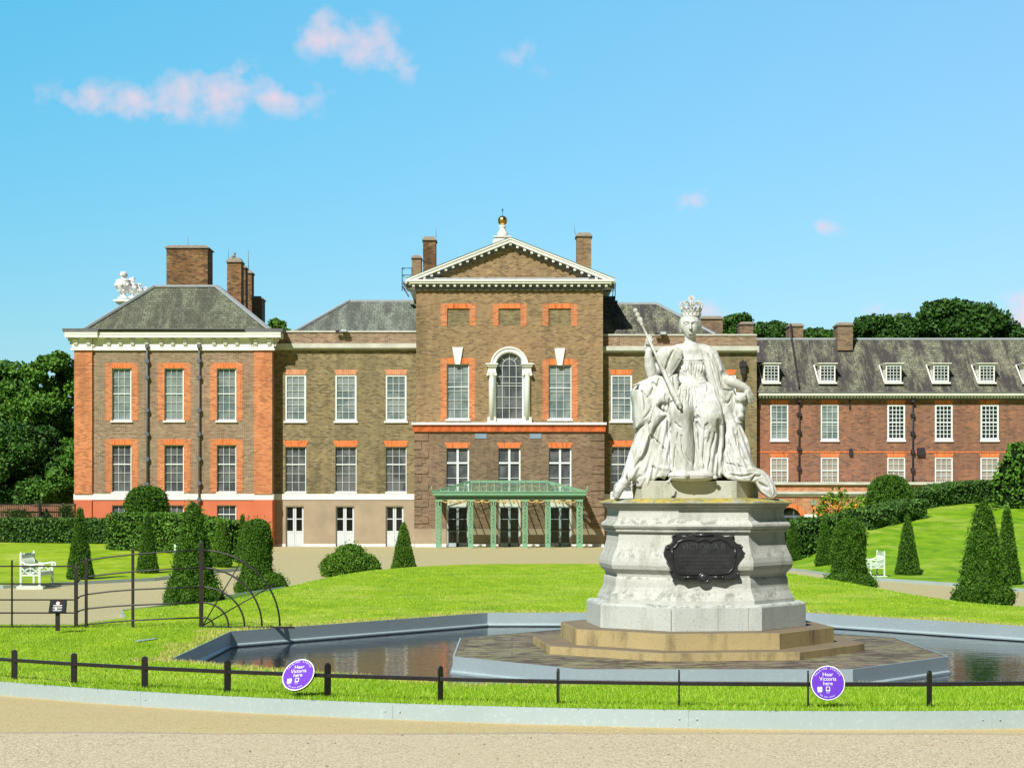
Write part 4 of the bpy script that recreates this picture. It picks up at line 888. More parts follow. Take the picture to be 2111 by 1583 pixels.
m = MB(); rake(m, 0, 0, .24, 9.5, 12.5); rake(m, 0, 0, .12, 12.5, 19); m.build('raking_frieze', M['gutter'], cb)  # same dark paint standing in for shade below the raking cornice
m = MB()
for sx in (-1, 1):
    ex = 837 if sx < 0 else 1267
    for i in range(0, 15):
        f = i/14.6; x = ax+(ex-ax)*f; y = ay+(577-ay)*f+9
        if i == 0 and sx > 0: continue
        m = MB(); m.bp(D, x-2.6, y, x+2.6, y+6, .36, -.1); m.build('raking_dentil', M['white'], cb)
zt = Z(ay, D); ze = Z(579, D); m = MB()
m.add([(X(837, D), D-.42, ze), (X(ax, D), D-.42, zt), (X(ax, D), D+9, zt), (X(837, D), D+9, ze), (X(1267, D), D-.42, ze), (X(1267, D), D+9, ze)], [(0,1,2,3),(1,4,5,2),(3,2,5)]); m.build('roof', M['slate_dark'], cb)
m = MB(); m.bp(105, 850, 597, 862, 640, 0, 2); m.build('side_parapet', M['white'], cb)
chimney(cb, 104, 872, 487, 898, 580, 1.2, 'brick_dark', 2, 7); chimney(cb, 105.5, 849, 525, 868, 600, 1.2, 'brick_brown', 1.5, 6); chimney(cb, 104, 1189, 479, 1219, 580, 1.2, 'brick_brown', 2.5, 7)
many('lightning_rod', M['lead'], cb, [lambda m: m.tube([P(899, 490, 104.6), P(898.7, 461, 104.6)], .014, 4), lambda m: m.tube([P(1186, 484, 104.6), P(1182, 455, 104.6)], .014, 4)])
# cupola with gilded ball
Dq = 105.0; s = Dq/FP; c = P(1036, 520, Dq)
cu = empty('roof_finial', c, 'white turned pedestal carrying a gilded ball above the pediment', 'finial')
m = MB(); m.box(c.x-20*s, c.x+20*s, Dq-.5, Dq+.5, c.z, Z(497, Dq)); m.box(c.x-17*s, c.x+17*s, Dq-.42, Dq+.42, Z(497, Dq), Z(493, Dq)); m.box(c.x-18.5*s, c.x+18.5*s, Dq-.5, Dq+.5, Z(490, Dq)-.03, Z(489, Dq)); m.box(c.x-16*s, c.x+16*s, Dq-.4, Dq+.4, Z(493, Dq), Z(490, Dq))
m.lathe((c.x, Dq, 0), [(11*s, Z(489, Dq)), (11*s, Z(481, Dq)), (6.5*s, Z(475, Dq)), (6*s, Z(470, Dq)), (7.5*s, Z(468.5, Dq)), (7.5*s, Z(466, Dq)), (4*s, Z(464.5, Dq))], 20); m.build('pedestal', M['white'], cu)
m = MB(); m.ball((c.x, Dq, Z(455, Dq)), 10*s, n=24); m.build('ball', M['gold'], cu)
m = MB(); m.tube([(c.x, Dq, Z(446, Dq)), (c.x, Dq, Z(430, Dq))], .014, 5); m.add([(c.x, Dq, Z(437, Dq)), (c.x-2*s, Dq, Z(434, Dq)), (c.x, Dq, Z(430, Dq)), (c.x+2*s, Dq, Z(434, Dq))], [(0,1,2,3)]); m.build('vane', M['blueiron'], cu)
# railings each side of the pediment
r_ = empty('roof_railing', P(830, 600, 103.5), 'thin blue-black roof railing left of the pediment', 'railing', 'roof railings beside the pediment'); m = MB(); Dr = 103.5
for y in (553, 567.5): m.tube([P(829, y, Dr), P(850, y, Dr)], .022, 5); m.tube([P(829, y, Dr), P(829+5, y+3, 108)], .022, 5)
for x in (829, 849): m.tube([P(x, 552, Dr), P(x, 600, Dr)], .025, 5)
m.build('rails', M['blueiron'], r_)
m = MB(); m.bar(P(830, 581, Dr), P(843, 600, Dr), .12); m.bar(P(830, 590, Dr+.3), P(843, 612, Dr+.3), .1)
for i in range(6): m.bar(P(831+i*2, 584+i*3.2, Dr-.1), P(836+i*2, 584+i*3.2, Dr-.1), .05)
m.build('roof_ladder', M['gutter'], r_)
r_ = empty('roof_railing', P(1268, 620, 103.5), 'blue-black iron landing with railing right of the pediment', 'railing', 'roof railings beside the pediment'); m = MB()
for y in (600, 612): m.tube([P(1244, y, Dr), P(1269, y-1, Dr)], .022, 5)
for x in (1269, 1264): m.tube([P(x, 583, Dr), P(x-1.5, 622, Dr)], .025, 5)
m.build('rails', M['blueiron'], r_); m = MB(); m.bp(Dr, 1240, 611.5, 1268, 617, .1, .8); m.bp(Dr, 1242, 620, 1273, 624, .1, .8); m.build('landing', M['blueiron'], r_)

# ---------------------------------------------------------------- green entrance canopy
Dc = 98.7; s = Dc/FP
cn = empty('entrance_canopy', P(1050, 1129, Dc), 'pale green iron and glass canopy with gilded swags over the entrance doors', 'canopy')
for x in (904, 970, 1017, 1082.5, 1129.5, 1195):
    c = MB(); w = 5.3 if x not in (904, 1195) else 6
    c.bp(Dc, x-w, 1121.5, x+w, 1130.5, .02, .36)
    for a_ in (-w+.8, w-.8):
        for yb in (.0, .30): c.box(X(x+a_-.9, Dc), X(x+a_+.9, Dc), Dc+yb, Dc+yb+.05, Z(1122, Dc), Z(1030, Dc))
    c.bp(Dc, x-w-.8, 1030, x+w+.8, 1034, .03, .38); c.bp(Dc, x-w, 1042, x+w, 1043.5, 0, .34)
    for yb in (0, .32):                                  # pierced scroll panels
        q = 1044; k = 0
        while q < 1120:
            pts = [(X(x+(w-1.6)*math.sin(t_)*.9, Dc), Dc+yb+.01, Z(q+3.8-3.6*math.cos(t_), Dc)) for t_ in np.linspace(0, 2*math.pi, 9)[:-1]]
            c.tube(pts, .030, 5, closed=True); c.bar(P(x-w+1.5, q+(1 if k % 2 else 6.6), Dc+yb+.01), P(x+w-1.5, q+(6.6 if k % 2 else 1), Dc+yb+.01), .05, .03); q += 7.6; k += 1
        c.bar(P(x, 1034, Dc+yb), P(x, 1042, Dc+yb), .05)
    c.build('column', M['green'], cn)
m = MB(); 
m.box(X(893, Dc), X(1208, Dc), Dc-.25, Dc+.15, Z(1020.5, Dc), Z(1014.5, Dc)); m.box(X(896, Dc), X(1205, Dc), Dc-.12, Dc+.15, Z(1024.5, Dc), Z(1020.5, Dc)); m.box(X(899, Dc), X(1201, Dc), Dc-.02, Dc+.30, Z(1030, Dc), Z(1027, Dc)); m.box(X(890.5, Dc), X(1210, Dc), Dc-.3, Dc-.05, Z(1014.5, Dc), Z(1012.5, Dc))
for x0, x1 in ((893, 903), (1198, 1208)): m.box(X(x0, Dc), X(x1, Dc), Dc, 101.0, Z(1021, Dc), Z(1014, Dc)); m.box(X(x0+3, Dc), X(x1-3, Dc), Dc, 101.0, Z(1030, Dc), Z(1026, Dc))
m.build('eaves_beam', M['green'], cn)
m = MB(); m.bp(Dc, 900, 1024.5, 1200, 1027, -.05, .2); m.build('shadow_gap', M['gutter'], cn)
El, Er, Rl, Rr = P(893, 1014, Dc-.2), P(1208, 1014, Dc-.2), P(970, 992.5, 101.0), P(1128, 992.5, 101.0); Wl, Wr = Vector((El.x, 101.0, El.z)), Vector((Er.x, 101.0, Er.z))
m = MB(); m.face(El, Er, Rr, Rl); m.face(Er, Wr, Rr); m.face(Wl, El, Rl); m.build('glass_roof', M['canopy_glass'], cn)
m = MB(); m.bar(El, Rl, .10, .12); m.bar(Er, Rr, .10, .12); m.bar(Rl, Rr, .14, .12)
for i in range(1, 20):
    f = i/20; b = El.lerp(Er, f); x = b.x
    if x < Rl.x: t_ = (x-El.x)/(Rl.x-El.x); e_ = El.lerp(Rl, t_)
    elif x > Rr.x: t_ = (Er.x-x)/(Er.x-Rr.x); e_ = Er.lerp(Rr, t_)
    else: e_ = Vector((x, Rl.y, Rl.z))
    m.bar(b+Vector((0,0,.02)), e_+Vector((0,0,.02)), .045, .06)
    m.ball(b+Vector((0,-.05,.04)), .07, n=8)
    if i < 7: 
        y = 98.6+i*.35
        for Ex, Rx in ((El, Rl), (Er, Rr)): t_ = (y-Ex.y)/(Rx.y-Ex.y); e_ = Ex.lerp(Rx, t_); m.bar((Ex.x, y, Ex.z), e_, .04, .05)
for sx, x in ((-1, 893), (1, 1208)): m.tube([P(x, 1013, Dc-.2), P(x+sx*3, 1008, Dc-.2), P(x+sx*3.5, 1004, Dc-.2), P(x+sx*1.5, 1003, Dc-.2)], .045, 6)
m.build('roof_bars', M['green'], cn)
m = MB()
for a_, b_, k in ((910, 965, 3), (976, 1012, 2), (1023, 1077, 3), (1088, 1124, 2), (1135, 1189, 3)):
    for i in range(k):
        x0 = a_+(b_-a_)*i/k; x1 = a_+(b_-a_)*(i+1)/k
        m.tube([(X(x0+(x1-x0)*j/8, Dc), Dc-.03, Z(1031+4.5*math.sin(math.pi*j/8), Dc)) for j in range(9)], .035, 5)
        if i: m.tube([P(x0, 1030.5, Dc-.03), P(x0, 1038, Dc-.03)], [.02, .06], 6)
for i in range(6):
    x0 = 935+i*39; m.bar(P(x0, 1008 if i % 2 else 999, 100.0), P(x0+35, 999 if i % 2 else 1008, 100.0), .03)
m.build('gilded_swags', plain('dull_gold_paint', (.55,.36,.11), .45, .5, var=.1), cn)

# ---------------------------------------------------------------- long wing on the right
D = 102.4
wg = empty('long_wing', P(1850, 1127, D), 'long red brick wing with dormers in a steep streaked slate roof, right side', 'building', 'palace blocks')
WX = [(1588, 1625), (1692, 1729), (1829, 1866), (1927, 1964), (2021, 2059), (2125, 2162), (2230, 2267)]
ops = [(a, 834, b, 907) for a, b in WX]+[(a, 943, b, 996) for a, b in WX]
wall(wg, 'wall', M['brick_wing'], D, 1560, 822, 2330, 1130, ops, back=9)
for i, (a, b) in enumerate(WX):
    ba = i >= 2
    w = window(wg, D, a, 834, b, 907, 4 if ba else 3, 8 if ba else 5, 'glass_dark' if ba else 'glass_blind', fw=3.6 if ba else 2.6, mw=1.3 if ba else .8, setb=.04, rail=871, sillout=1); lintel(wg, D, a+1, 824.5, b-1, 833.6, 2.5, win=w)
    w = window(wg, D, a, 943, b, 996, 3, 4, 'glass_tan', fw=2.6, mw=.8, setb=.04, rail=970, sillout=1); lintel(wg, D, a+1, 934.5, b-1, 942.6, 3, win=w)
m = MB(); m.bp(D, 1560, 930.5, 2330, 933, .03); m.build('red_string', M['gauged'], wg)
m = MB(); m.bp(D, 1562, 810.5, 2330, 815.5, .50, .1); m.bp(D, 1562, 815.5, 2330, 817, .46, .1)
for i in range(115): x = 1566+i*6.7; m.bp(D, x-1.6, 817, x+1.6, 820.8, .34, -.06)
m.build('eaves', M['white'], wg); m = MB(); m.bp(D, 1562, 817, 2330, 823.5, .12, .05); m.bp(D, 1560, 808.8, 2330, 810.5, .55, .4); m.build('gutter', M['gutter'], wg)
zt = Z(699, 105.2); z0 = Z(809, D)
m = MB(); x0, x1 = X(1558, D), X(2330, D); m.add([(x0, D-.4, z0), (x1, D-.4, z0), (x1, 105.2, zt), (x0, 105.2, zt), (x1, 108, zt), (x0, 108, zt), (x1, 111, z0), (x0, 111, z0)], [(0,1,2,3),(3,2,4,5),(5,4,6,7),(0,3,5,7),(1,6,4,2)]); rf = m.build('roof', M['slate_dark'], wg)
m = MB(); m.bar((x0, 105.2, zt), (x1, 105.2, zt), .22, .12); m.build('ridge_lead', M['lead'], rf)
for i, x in enumerate((1590, 1706, 1842, 1940, 2034.5, 2127)):
    d = MB(); yf = D-.05; a, b = x-18, x+18; zt_ = Z(750, D); zb = Z(790, D); s = D/FP
    slope = (105.2-(D-.4))/(zt-z0); yt = D-.4+(zt_-z0)*slope
    for xx in (X(a+2.5, D), X(b-2.5, D)): d.add([(xx, yf, zb), (xx, yf, zt_), (xx, yt+.1, zt_), (xx, D-.4+(zb-z0)*slope, zb)], [(0,1,2,3)])
    d.bp(yf, a+2, 752, a+4.5, 788, .02, .05); d.bp(yf, b-4.5, 752, b-2, 788, .02, .05)
    d.box(X(a-2.5, D), X(b+2.5, D), yf-.12, yt+.15, zt_, zt_+.04); d.box(X(a-.5, D), X(b+.5, D), yf-.06, yt+.1, zt_-.05, zt_); d.bp(yf, a-1, 788, b+1, 791.5, .14, .1)
    dm = d.build('dormer', M['white'], wg); WLOC[dm.name] = WLOC[wg.name]
    k = MB(); k.bar((X(a-3.5, D), yt-.05, zt_+.01), (X(a+1, D), D-.4+(Z(790, D)-z0)*slope-.02, Z(790, D)), .06, .05); k.bar((X(b+3.5, D), yt-.05, zt_+.01), (X(b-1, D), D-.4+(Z(790, D)-z0)*slope-.02, Z(790, D)), .05, .05); k.build('lead_flashing', M['white'], dm)
    f = MB(); Dw = yf; y0_, y1_ = 753, 787
    f.bp(Dw, a+4, y0_, b-4, y0_+2.4, .02, .03); f.bp(Dw, a+4, y1_-3, b-4, y1_, .02, .03)
    for j in range(1, 4): c_ = a+4.5+(b-a-9)*j/4; f.bp(Dw, c_-.55, y0_, c_+.55, y1_, .01, .03)
    for j in range(1, 5): c_ = y0_+(y1_-y0_)*j/5; f.bp(Dw, a+4, c_-.5, b-4, c_+.5, .01, .03)
    f.build('window', M['frame'], dm); p = MB(); p.bp(Dw+.03, a+4, y0_, b-4, y1_, 0, .01); p.build('pane', M['glass_dark'], dm)
chimney(wg, 105.4, 1627, 666, 1656, 705, 1.3, 'brick_lower', 2, 5); chimney(wg, 104.3, 1727, 664, 1758, 722, 1.4, 'brick_lower', 2, 5)
downpipe(wg, D-.02, 1647, 824, 994, [854, 889, 925, 965], 'pipe_dark', 1.7); downpipe(wg, D-.02, 1881, 824, 994, [856, 893, 931, 968], 'pipe_dark', 1.7)
many('wall_box', M['pipe_dark'], wg, [lambda m: m.bp(D, 1750, 822, 1753, 842, .1), lambda m: m.bp(D, 1750, 925, 1757, 938, .16), lambda m: m.bp(D, 1890, 923, 1905, 938, .2), lambda m: m.bp(D, 1563, 823, 1567, 841, .1)])
def on_roof(px, py):
    zz = Z(py, 103.5); f_ = (zz-z0)/(zt-z0); yy_ = (D-.4)*(1-f_)+105.2*f_; return Vector((X(px, yy_), yy_-.10, zz+.10))
m = MB(); m.tube([P(1630, 668, 105.25), P(1631.5, 697, 105.0)]+[on_roof(1632+15*(y_-700)/108, y_) for y_ in (704, 730, 760, 790, 806)], .055, 6); m.build('roof_pipe', M['pipe_dark'], wg)

# ---------------------------------------------------------------- low annex in front of the wing
D = 100.0
an = empty('garden_annex', P(1800, 1127, D), 'low bright red brick annex with stone bands and arched doorway below the wing', 'building', 'palace blocks')
wall(an, 'wall', M['brick_annex'], D, 1560, 998, 2330, 1130, [(1590, 1040, 1660, 1130)], back=2.4)
m = MB(); m.bp(D, 1558, 993.5, 2330, 999, .14, 2.4); m.build('coping', M['cream'], an)
m = MB(); m.bp(D, 1560, 1013, 2330, 1018, .16, 0); m.bp(D, 1560, 1018, 2330, 1022, .08, 0); m.build('stone_band', M['cream'], an)
m = MB()
for i in range(180): m.bp(D, 1562+i*4.2, 1022, 1564.2+i*4.2, 1024.5, .07, 0)
m.build('dentils', M['brick_dark'], an, kind='stuff')
m = MB(); cxa, cya = 1625, 1072
def ap(r_, t_): return (cxa+r_*math.cos(t_)*1.06, cya-r_*math.sin(t_))
for i in range(16):
    t0_, t1_ = .3+(math.pi-.6)*i/16, .3+(math.pi-.6)*(i+1)/16
    m.prism([(X(p[0], D), D-.03, Z(p[1], D)) for p in (ap(36, t0_), ap(36, t1_), ap(26, t1_), ap(26, t0_))], (0, .3, 0))
m.build('brick_arch', M['gauged'], an)
m = MB()
for sx in (-1, 1):
    for i in range(8):
        t0_, t1_ = math.pi/2*i/8, math.pi/2*(i+1)/8
        a = [(cxa+sx*abs(ap(30, t_)[0]-cxa), ap(30, t_)[1]) for t_ in (t0_, t1_)]
        m.face((X(cxa+sx*36, D), D+.001, Z(1039, D)), (X(a[0][0], D), D+.001, Z(a[0][1], D)), (X(a[1][0], D), D+.001, Z(a[1][1], D)))
m.build('arch_infill', M['brick_annex'], an)
m = MB(); m.bp(D, 1658, 1060, 1692, 1070, .04); m.build('impost', M['white'], an)
w = MB(); Dw = D+.15
for x in (1600, 1614, 1636, 1650): w.bp(Dw, x-1.2, 1045, x+1.2, 1128, .03, .03)
w.bp(Dw, 1592, 1062, 1658, 1067, .05, .03); w.bp(Dw, 1655, 1060, 1659, 1128, .05, .03); ww = w.build('arched_door', M['pipe'], an); WLOC[ww.name] = WLOC[an.name]
p = MB(); p.bp(Dw+.04, 1591, 1042, 1659, 1129, 0, .01); p.build('pane', M['glass_black'], ww)
m = MB()
for i in range(150): x = 1570+i*5; m.bar(P(x, 994, D+.1), P(x, 988.5, D+.1), .022)
m.build('spikes', M['pipe_dark'], an, kind='stuff')
D3 = 97.6; po = empty('added_shadow_block', P(1540, 1127, D3), 'low brick block added unseen behind the pedestal to shadow the annex', 'building', 'palace blocks')  # added unseen block that throws a shadow onto the annex wall
m = MB(); m.box(X(1450, D3), X(1596, D3), D3, 100, 0, Z(998, 99)); m.build('wall', M['brick_annex'], po); m = MB(); m.box(X(1449, D3), X(1597, D3), D3-.08, 100, Z(998, 99), Z(994.5, 99)); m.build('coping', M['cream'], po)
# garden wall and railings far left
D = 97; gw = empty('garden_wall', P(75, 1080, D), 'old red brick garden wall topped with iron railings, far left behind the hedge', 'wall')
m = MB(); m.box(X(-260, D), X(153, D), D, D+.4, 0, Z(1041, D)); m.build('wall', M['brick_wing'], gw); m = MB(); m.box(X(68, D), X(153, D), D-.05, D+.45, Z(1041, D), Z(1038, D)); m.build('coping', M['brick_lower'], gw)
m = MB()
for i in range(62): x = -90+i*3.9; m.bar(P(x, 1070, D-.4), P(x, 1037 if x < 68 else 1042, D-.4), .025)
m.bar(P(-90, 1039, D-.4), P(150, 1039, D-.4), .04); m.bar(P(-90, 1068, D-.4), P(150, 1068, D-.4), .04); m.bar(P(82, 1075, D-.5), P(82, 1030, D-.5), .12); m.build('railings', M['blackpaint'], gw)
rg = np.random.default_rng(5); PP = []
for cx_, cy_, rx, ry, n in ((40, 1058, 26, 8, 420), (138, 1055, 14, 14, 420), (95, 1062, 10, 8, 160)):
    a = rg.normal(size=(n, 3))*.45; PP.append(np.array([[X(cx_, D), D-.2, Z(cy_, D)]])+a*np.array([rx*D/FP, .15, ry*D/FP]))
leaves('ivy', np.concatenate(PP), None, .16, M['ivy'], gw, 2)
rl = empty('area_railing', P(480, 1118, 97), 'dark red iron railing in front of the pavilion basement window', 'railing'); m = MB()
for i in range(13): x = 424+i*5.6; m.bar(P(x, 1125, 97), P(x, 1071, 97), .025); 
m.bar(P(424, 1075, 97), P(492, 1075, 97), .035); m.build('bars', plain('dark_red_iron_paint', (.10,.02,.018), .5), rl)
# ================================================================== PLANTS
def hl(px, D, hf): return float(hf(np.array([X(px, D)]), np.array([D]))[0])
def cone(px, base, top, hb, htop, D, hf, label, mat='yew', n=3800, seed=1, leaf=.062):
    zb = hl(px, D, hf); s = D/FP; hz = HY+(EZ-zb)/s                    # ground row here
    t = topiary('cone_topiary', px, D, zb, [(hb*.8, hz), (hb, hz-4), (hb*.80, hz-(hz-top)*.25), (hb*.57, hz-(hz-top)*.52), (hb*.33, hz-(hz-top)*.80), (htop*.8, top+3), (.5, top)], label, mat, int(n*1.7), leaf, seed, 'topiary', 'clipped yew cones', rag=.7); return t
cone(165, 1192, 1046, 26, 4, 58, h_left, 'tall clipped cone with sunny left side on the lawn beside the nearest white bench', 'yew', 5200, 1)
cone(304, 1174, 1062, 21, 5, 62, h_left, 'dark clipped cone standing before the left hedge, under the dome yew', 'yew', 4200, 2)
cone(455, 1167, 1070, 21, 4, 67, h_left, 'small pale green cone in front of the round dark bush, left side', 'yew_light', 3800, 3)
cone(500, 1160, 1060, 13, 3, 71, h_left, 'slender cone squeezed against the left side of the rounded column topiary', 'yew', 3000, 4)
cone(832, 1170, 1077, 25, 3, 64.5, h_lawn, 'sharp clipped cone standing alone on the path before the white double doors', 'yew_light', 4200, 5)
cone(1633, 1162, 1072, 17, 3, 75, h_right, 'brownish slim cone partly hidden behind the right side of the pedestal', 'yew', 3000, 6)
cone(1699, 1174, 1067, 18, 3.5, 68.5, h_right, 'narrow cone just left of the skirted column topiary on the right', 'yew', 3400, 7)
cone(1871, 1180, 1062, 24, 4, 61.5, h_right, 'clipped cone on the grass bank right of the white bench', 'yew', 4200, 8)
cone(2076, 1200, 1047, 27, 6, 54.5, h_right, 'tall clipped cone at the right edge behind the largest skirted yew', 'yew', 4600, 9)
def skirted(px, D, hf, rows, label, seed, n, mat='yew', leaf=.07, off=0):
    zb = hl(px, D, hf)-.03; s = D/FP; hz = HY+(EZ-zb)/s; base = rows[0][1]; k = [(r_, hz-(base-y)) for r_, y in rows]
    return topiary('skirted_topiary', px, D, zb, k, label, mat, int(n*1.9), leaf, seed, 'topiary', 'large skirted yews', rag=1.3)
skirted(398, 38.5, h_lawn, [(50,1252),(56,1240),(54,1225),(45,1210),(38,1195),(31,1155),(23,1110),(15,1070),(10,1054),(6,1046),(1,1041)], 'large tapering yew with bushy skirt and ragged tip, left behind the arched railing', 21, 15000)
skirted(2027, 38.5, h_lawn, [(50,1256),(57,1243),(55,1227),(43,1210),(37,1180),(29,1140),(21,1103),(14,1070),(11,1055),(9,1049),(1,1047)], 'largest flat-tipped skirted yew at the far right of the lawn', 22, 15000)
a_ = skirted(530, 49.5, h_lawn, [(40,1214),(44,1200),(38,1186),(28,1174),(27,1150),(27,1110),(25,1082),(20,1068),(12,1063),(1,1062)], 'rounded column yew with a skirt spreading to its right, left of the lawn mound', 23, 11000)
skirted(562, 49.2, h_lawn, [(24,1214),(27,1200),(23,1186),(12,1176),(1,1173)], 'low shaggy yew mound joined to the foot of the rounded column yew', 24, 3500)
skirted(1750, 50.5, h_lawn, [(48,1209),(53,1197),(46,1184),(32,1174),(31,1150),(31,1110),(29,1085),(22,1072),(13,1067),(1,1065)], 'square-shouldered column yew with a spreading skirt beside the white bench on the right', 25, 12000)
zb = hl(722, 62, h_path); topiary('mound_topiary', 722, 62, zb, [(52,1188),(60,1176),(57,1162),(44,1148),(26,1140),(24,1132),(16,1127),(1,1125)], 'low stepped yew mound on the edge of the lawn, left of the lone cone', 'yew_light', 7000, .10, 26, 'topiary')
topiary('dome_topiary', 303, 85, .5, [(38,1110),(42,1070),(42,1045),(40,1030),(34,1016),(23,1008),(10,1005),(1,1004)], 'big rounded dark dome yew rising over the left hedge', 'yew', 9000, .12, 27, 'topiary')
topiary('dome_topiary', 1834, 86, .9, [(48,1110),(48,1080),(46,1050),(43,1020),(37,1000),(26,988),(12,983),(1,982)], 'big dome yew rising over the sloping hedges on the right', 'yew', 12000, .12, 28, 'topiary')
topiary('round_bush', 475, 74, .1, [(18,1160),(24,1145),(25,1110),(20,1090),(10,1081),(1,1079)], 'round shaded bush at the end of the left hedge', 'box', 3200, .11, 29, 'bush')
# hedges
def HP(px, D, zb, top): return (X(px, D), D, zb, Z(top, D))
hedge('clipped_hedge', [HP(-60, 88, .50, 1070), HP(235, 84, .5, 1072)], 1, 1.2, 'long low clipped hedge across the far left, behind the bench lawn', 'box', 170, .12, 31)
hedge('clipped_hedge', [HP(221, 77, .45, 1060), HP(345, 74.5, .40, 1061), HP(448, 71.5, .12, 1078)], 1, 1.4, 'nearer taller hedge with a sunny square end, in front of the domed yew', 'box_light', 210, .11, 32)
def HR(px, D, top, dz=0): return (X(px, D), D, hl(px, D, h_right)-.25+dz, Z(top, D))
hedge('clipped_hedge', [HR(1612, 76.5, 1090), HR(1690, 78.0, 1072), HR(1790, 80.0, 1064)], 1, 1.6, 'dense clipped hedge between the pedestal and the white bench, on the right', 'box', 210, .12, 33)
hedge('clipped_hedge', [HR(1790, 77.5, 1056), HR(1860, 80.5, 1042), HR(1909, 83.0, 1029)], 1, 1.4, 'stepped end of hedge climbing the grass bank under the right dome yew', 'box', 220, .12, 34)
hedge('clipped_hedge', [HR(1855, 86, 1026), HR(1985, 90.5, 997), HR(2062, 92, 991)], 1, 1.6, 'dark hedge climbing to the top of the grass bank below the long wing', 'box', 200, .12, 35)
hedge('clipped_hedge', [(X(1640, 88), 88, -.1, Z(1085, 88)), (X(1720, 88), 88, -.1, Z(1064, 88)), (X(1860, 89), 89, .3, Z(1046, 89))], 1, 1.5, 'back hedge below the orange flowered shrub', 'box_light', 180, .12, 36)
hedge('leafy_hedge', [HR(2050, 88.5, 985), HR(2068, 88.0, 940), HR(2090, 87.8, 920), HR(2200, 87.5, 915)], 1, 2.0, 'tall broad-leaved hedge at the right edge, rounded at its corner', 'box_light', 60, .24, 37)
# shrub with orange blossom
D = 90.5; t = tree('flowering_shrub', P(1737, 1085, D), [(X(1737, D), D, Z(1045, D), .95, .7, .75), (X(1700, D), D, Z(1040, D), .45, .4, .6), (X(1722, D), D, Z(1020, D), .4, .4, .42), (X(1778, D), D, Z(1040, D), .45, .4, .55), (X(1692, D), D, Z(1060, D), .4, .3, .4)],
     'loose bright yellow-green shrub with orange blossom against the brick annex', 'azalea', 1500, .16, 41, trunk=.05, cat='shrub')
rg = np.random.default_rng(7); pp = np.array([[X(1735, D), D-.5, Z(1050, D)]])+rg.normal(size=(90,3))*np.array([.75,.2,.28]); leaves('blossom', pp, None, .17, M['petals'], t, 3, .8)
# trees
def TB(l, D): return [(X(x, D), D+dy, Z(y, D), rx*D/FP, ry, rz*D/FP) for x, y, rx, rz, dy, ry in l]
D = 125; tree('broad_tree', P(30, 1110, D), TB([(20, 800, 75, 60, 0, 3), (-40, 840, 80, 80, 2, 3), (50, 870, 70, 80, -1, 3), (10, 950, 90, 70, -2, 3), (-60, 760, 60, 35, 2, 2)], D), 'tall dense green tree at the far left edge', 'tree_a', 41800, .30, 51, 'trees left of the pavilion', .5)
D = 121; tree('broad_tree', P(118, 1110, D), TB([(105, 775, 50, 45, 0, 2.5), (135, 830, 50, 60, 0, 3), (90, 860, 55, 60, -1, 3), (130, 920, 60, 60, 0, 3), (165, 880, 50, 80, 3, 3)], D), 'tree with a lit rounded top touching the pavilion edge', 'tree_a', 41800, .29, 52, 'trees left of the pavilion', .45)
D = 112; tree('broad_tree', P(60, 1110, D), TB([(55, 935, 75, 60, 0, 3), (20, 985, 80, 55, -1, 3), (110, 980, 60, 55, 0, 3), (80, 1020, 90, 35, -1, 2.5), (-20, 1010, 60, 50, -1, 2.5)], D), 'lower spreading tree in front of the two taller ones, above the garden wall', 'tree_b', 41800, .24, 53, 'trees left of the pavilion', .35)
D = 108; tree('broad_tree', P(128, 1100, D), TB([(130, 1000, 38, 40, 0, 2), (100, 1020, 45, 28, 0, 2), (150, 960, 25, 35, 1, 2)], D), 'small bright tree tight against the pavilion corner', 'tree_c', 13300, .22, 54, 'trees left of the pavilion', .2)
D = 122; tree('roof_tree', P(572, 1000, D), TB([(570, 672, 18, 12, 0, 1.2), (588, 684, 12, 8, 0, 1), (560, 690, 16, 16, 0, 1)], D), 'treetop peeping over the roof between the pavilion and the linking range', 'tree_a', 2850, .22, 55, None, .2)
D = 135
tree('roof_tree', P(1520, 1000, D), TB([(1520, 675, 38, 24, 0, 2.5), (1490, 695, 30, 20, 0, 2), (1555, 690, 34, 20, 0, 2)], D), 'dark treetop behind the chimney right of the statue head', 'tree_b', 9500, .27, 56, 'trees behind the long wing', .4)
tree('roof_tree', P(1600, 1000, D), TB([(1595, 690, 42, 22, 0, 2.5), (1640, 702, 40, 18, 0, 2.5), (1690, 700, 46, 16, 0, 2.5), (1668, 695, 30, 15, 0, 2)], D), 'low dark treetops between the two chimneys of the wing', 'tree_b', 11400, .27, 57, 'trees behind the long wing', .4)
tree('roof_tree', P(1810, 1000, D), TB([(1800, 678, 52, 26, 0, 3), (1760, 695, 40, 22, 0, 2), (1850, 682, 50, 26, 0, 3), (1830, 700, 70, 20, 0, 3), (1885, 690, 45, 28, 0, 2)], D), 'dark tree with an even top left of the largest crown behind the wing', 'tree_b', 20900, .29, 58, 'trees behind the long wing', .5)
D = 130; tree('roof_tree', P(1980, 1000, D), TB([(1945, 650, 50, 28, 0, 3), (2000, 662, 60, 32, 0, 4), (1960, 690, 90, 25, 0, 4), (2060, 690, 48, 24, 0, 3), (1920, 675, 45, 30, 0, 3), (2035, 672, 36, 22, 0, 3)], D), 'largest dark domed tree behind the slate roof, far right', 'tree_b', 30400, .29, 59, 'trees behind the long wing', .5)

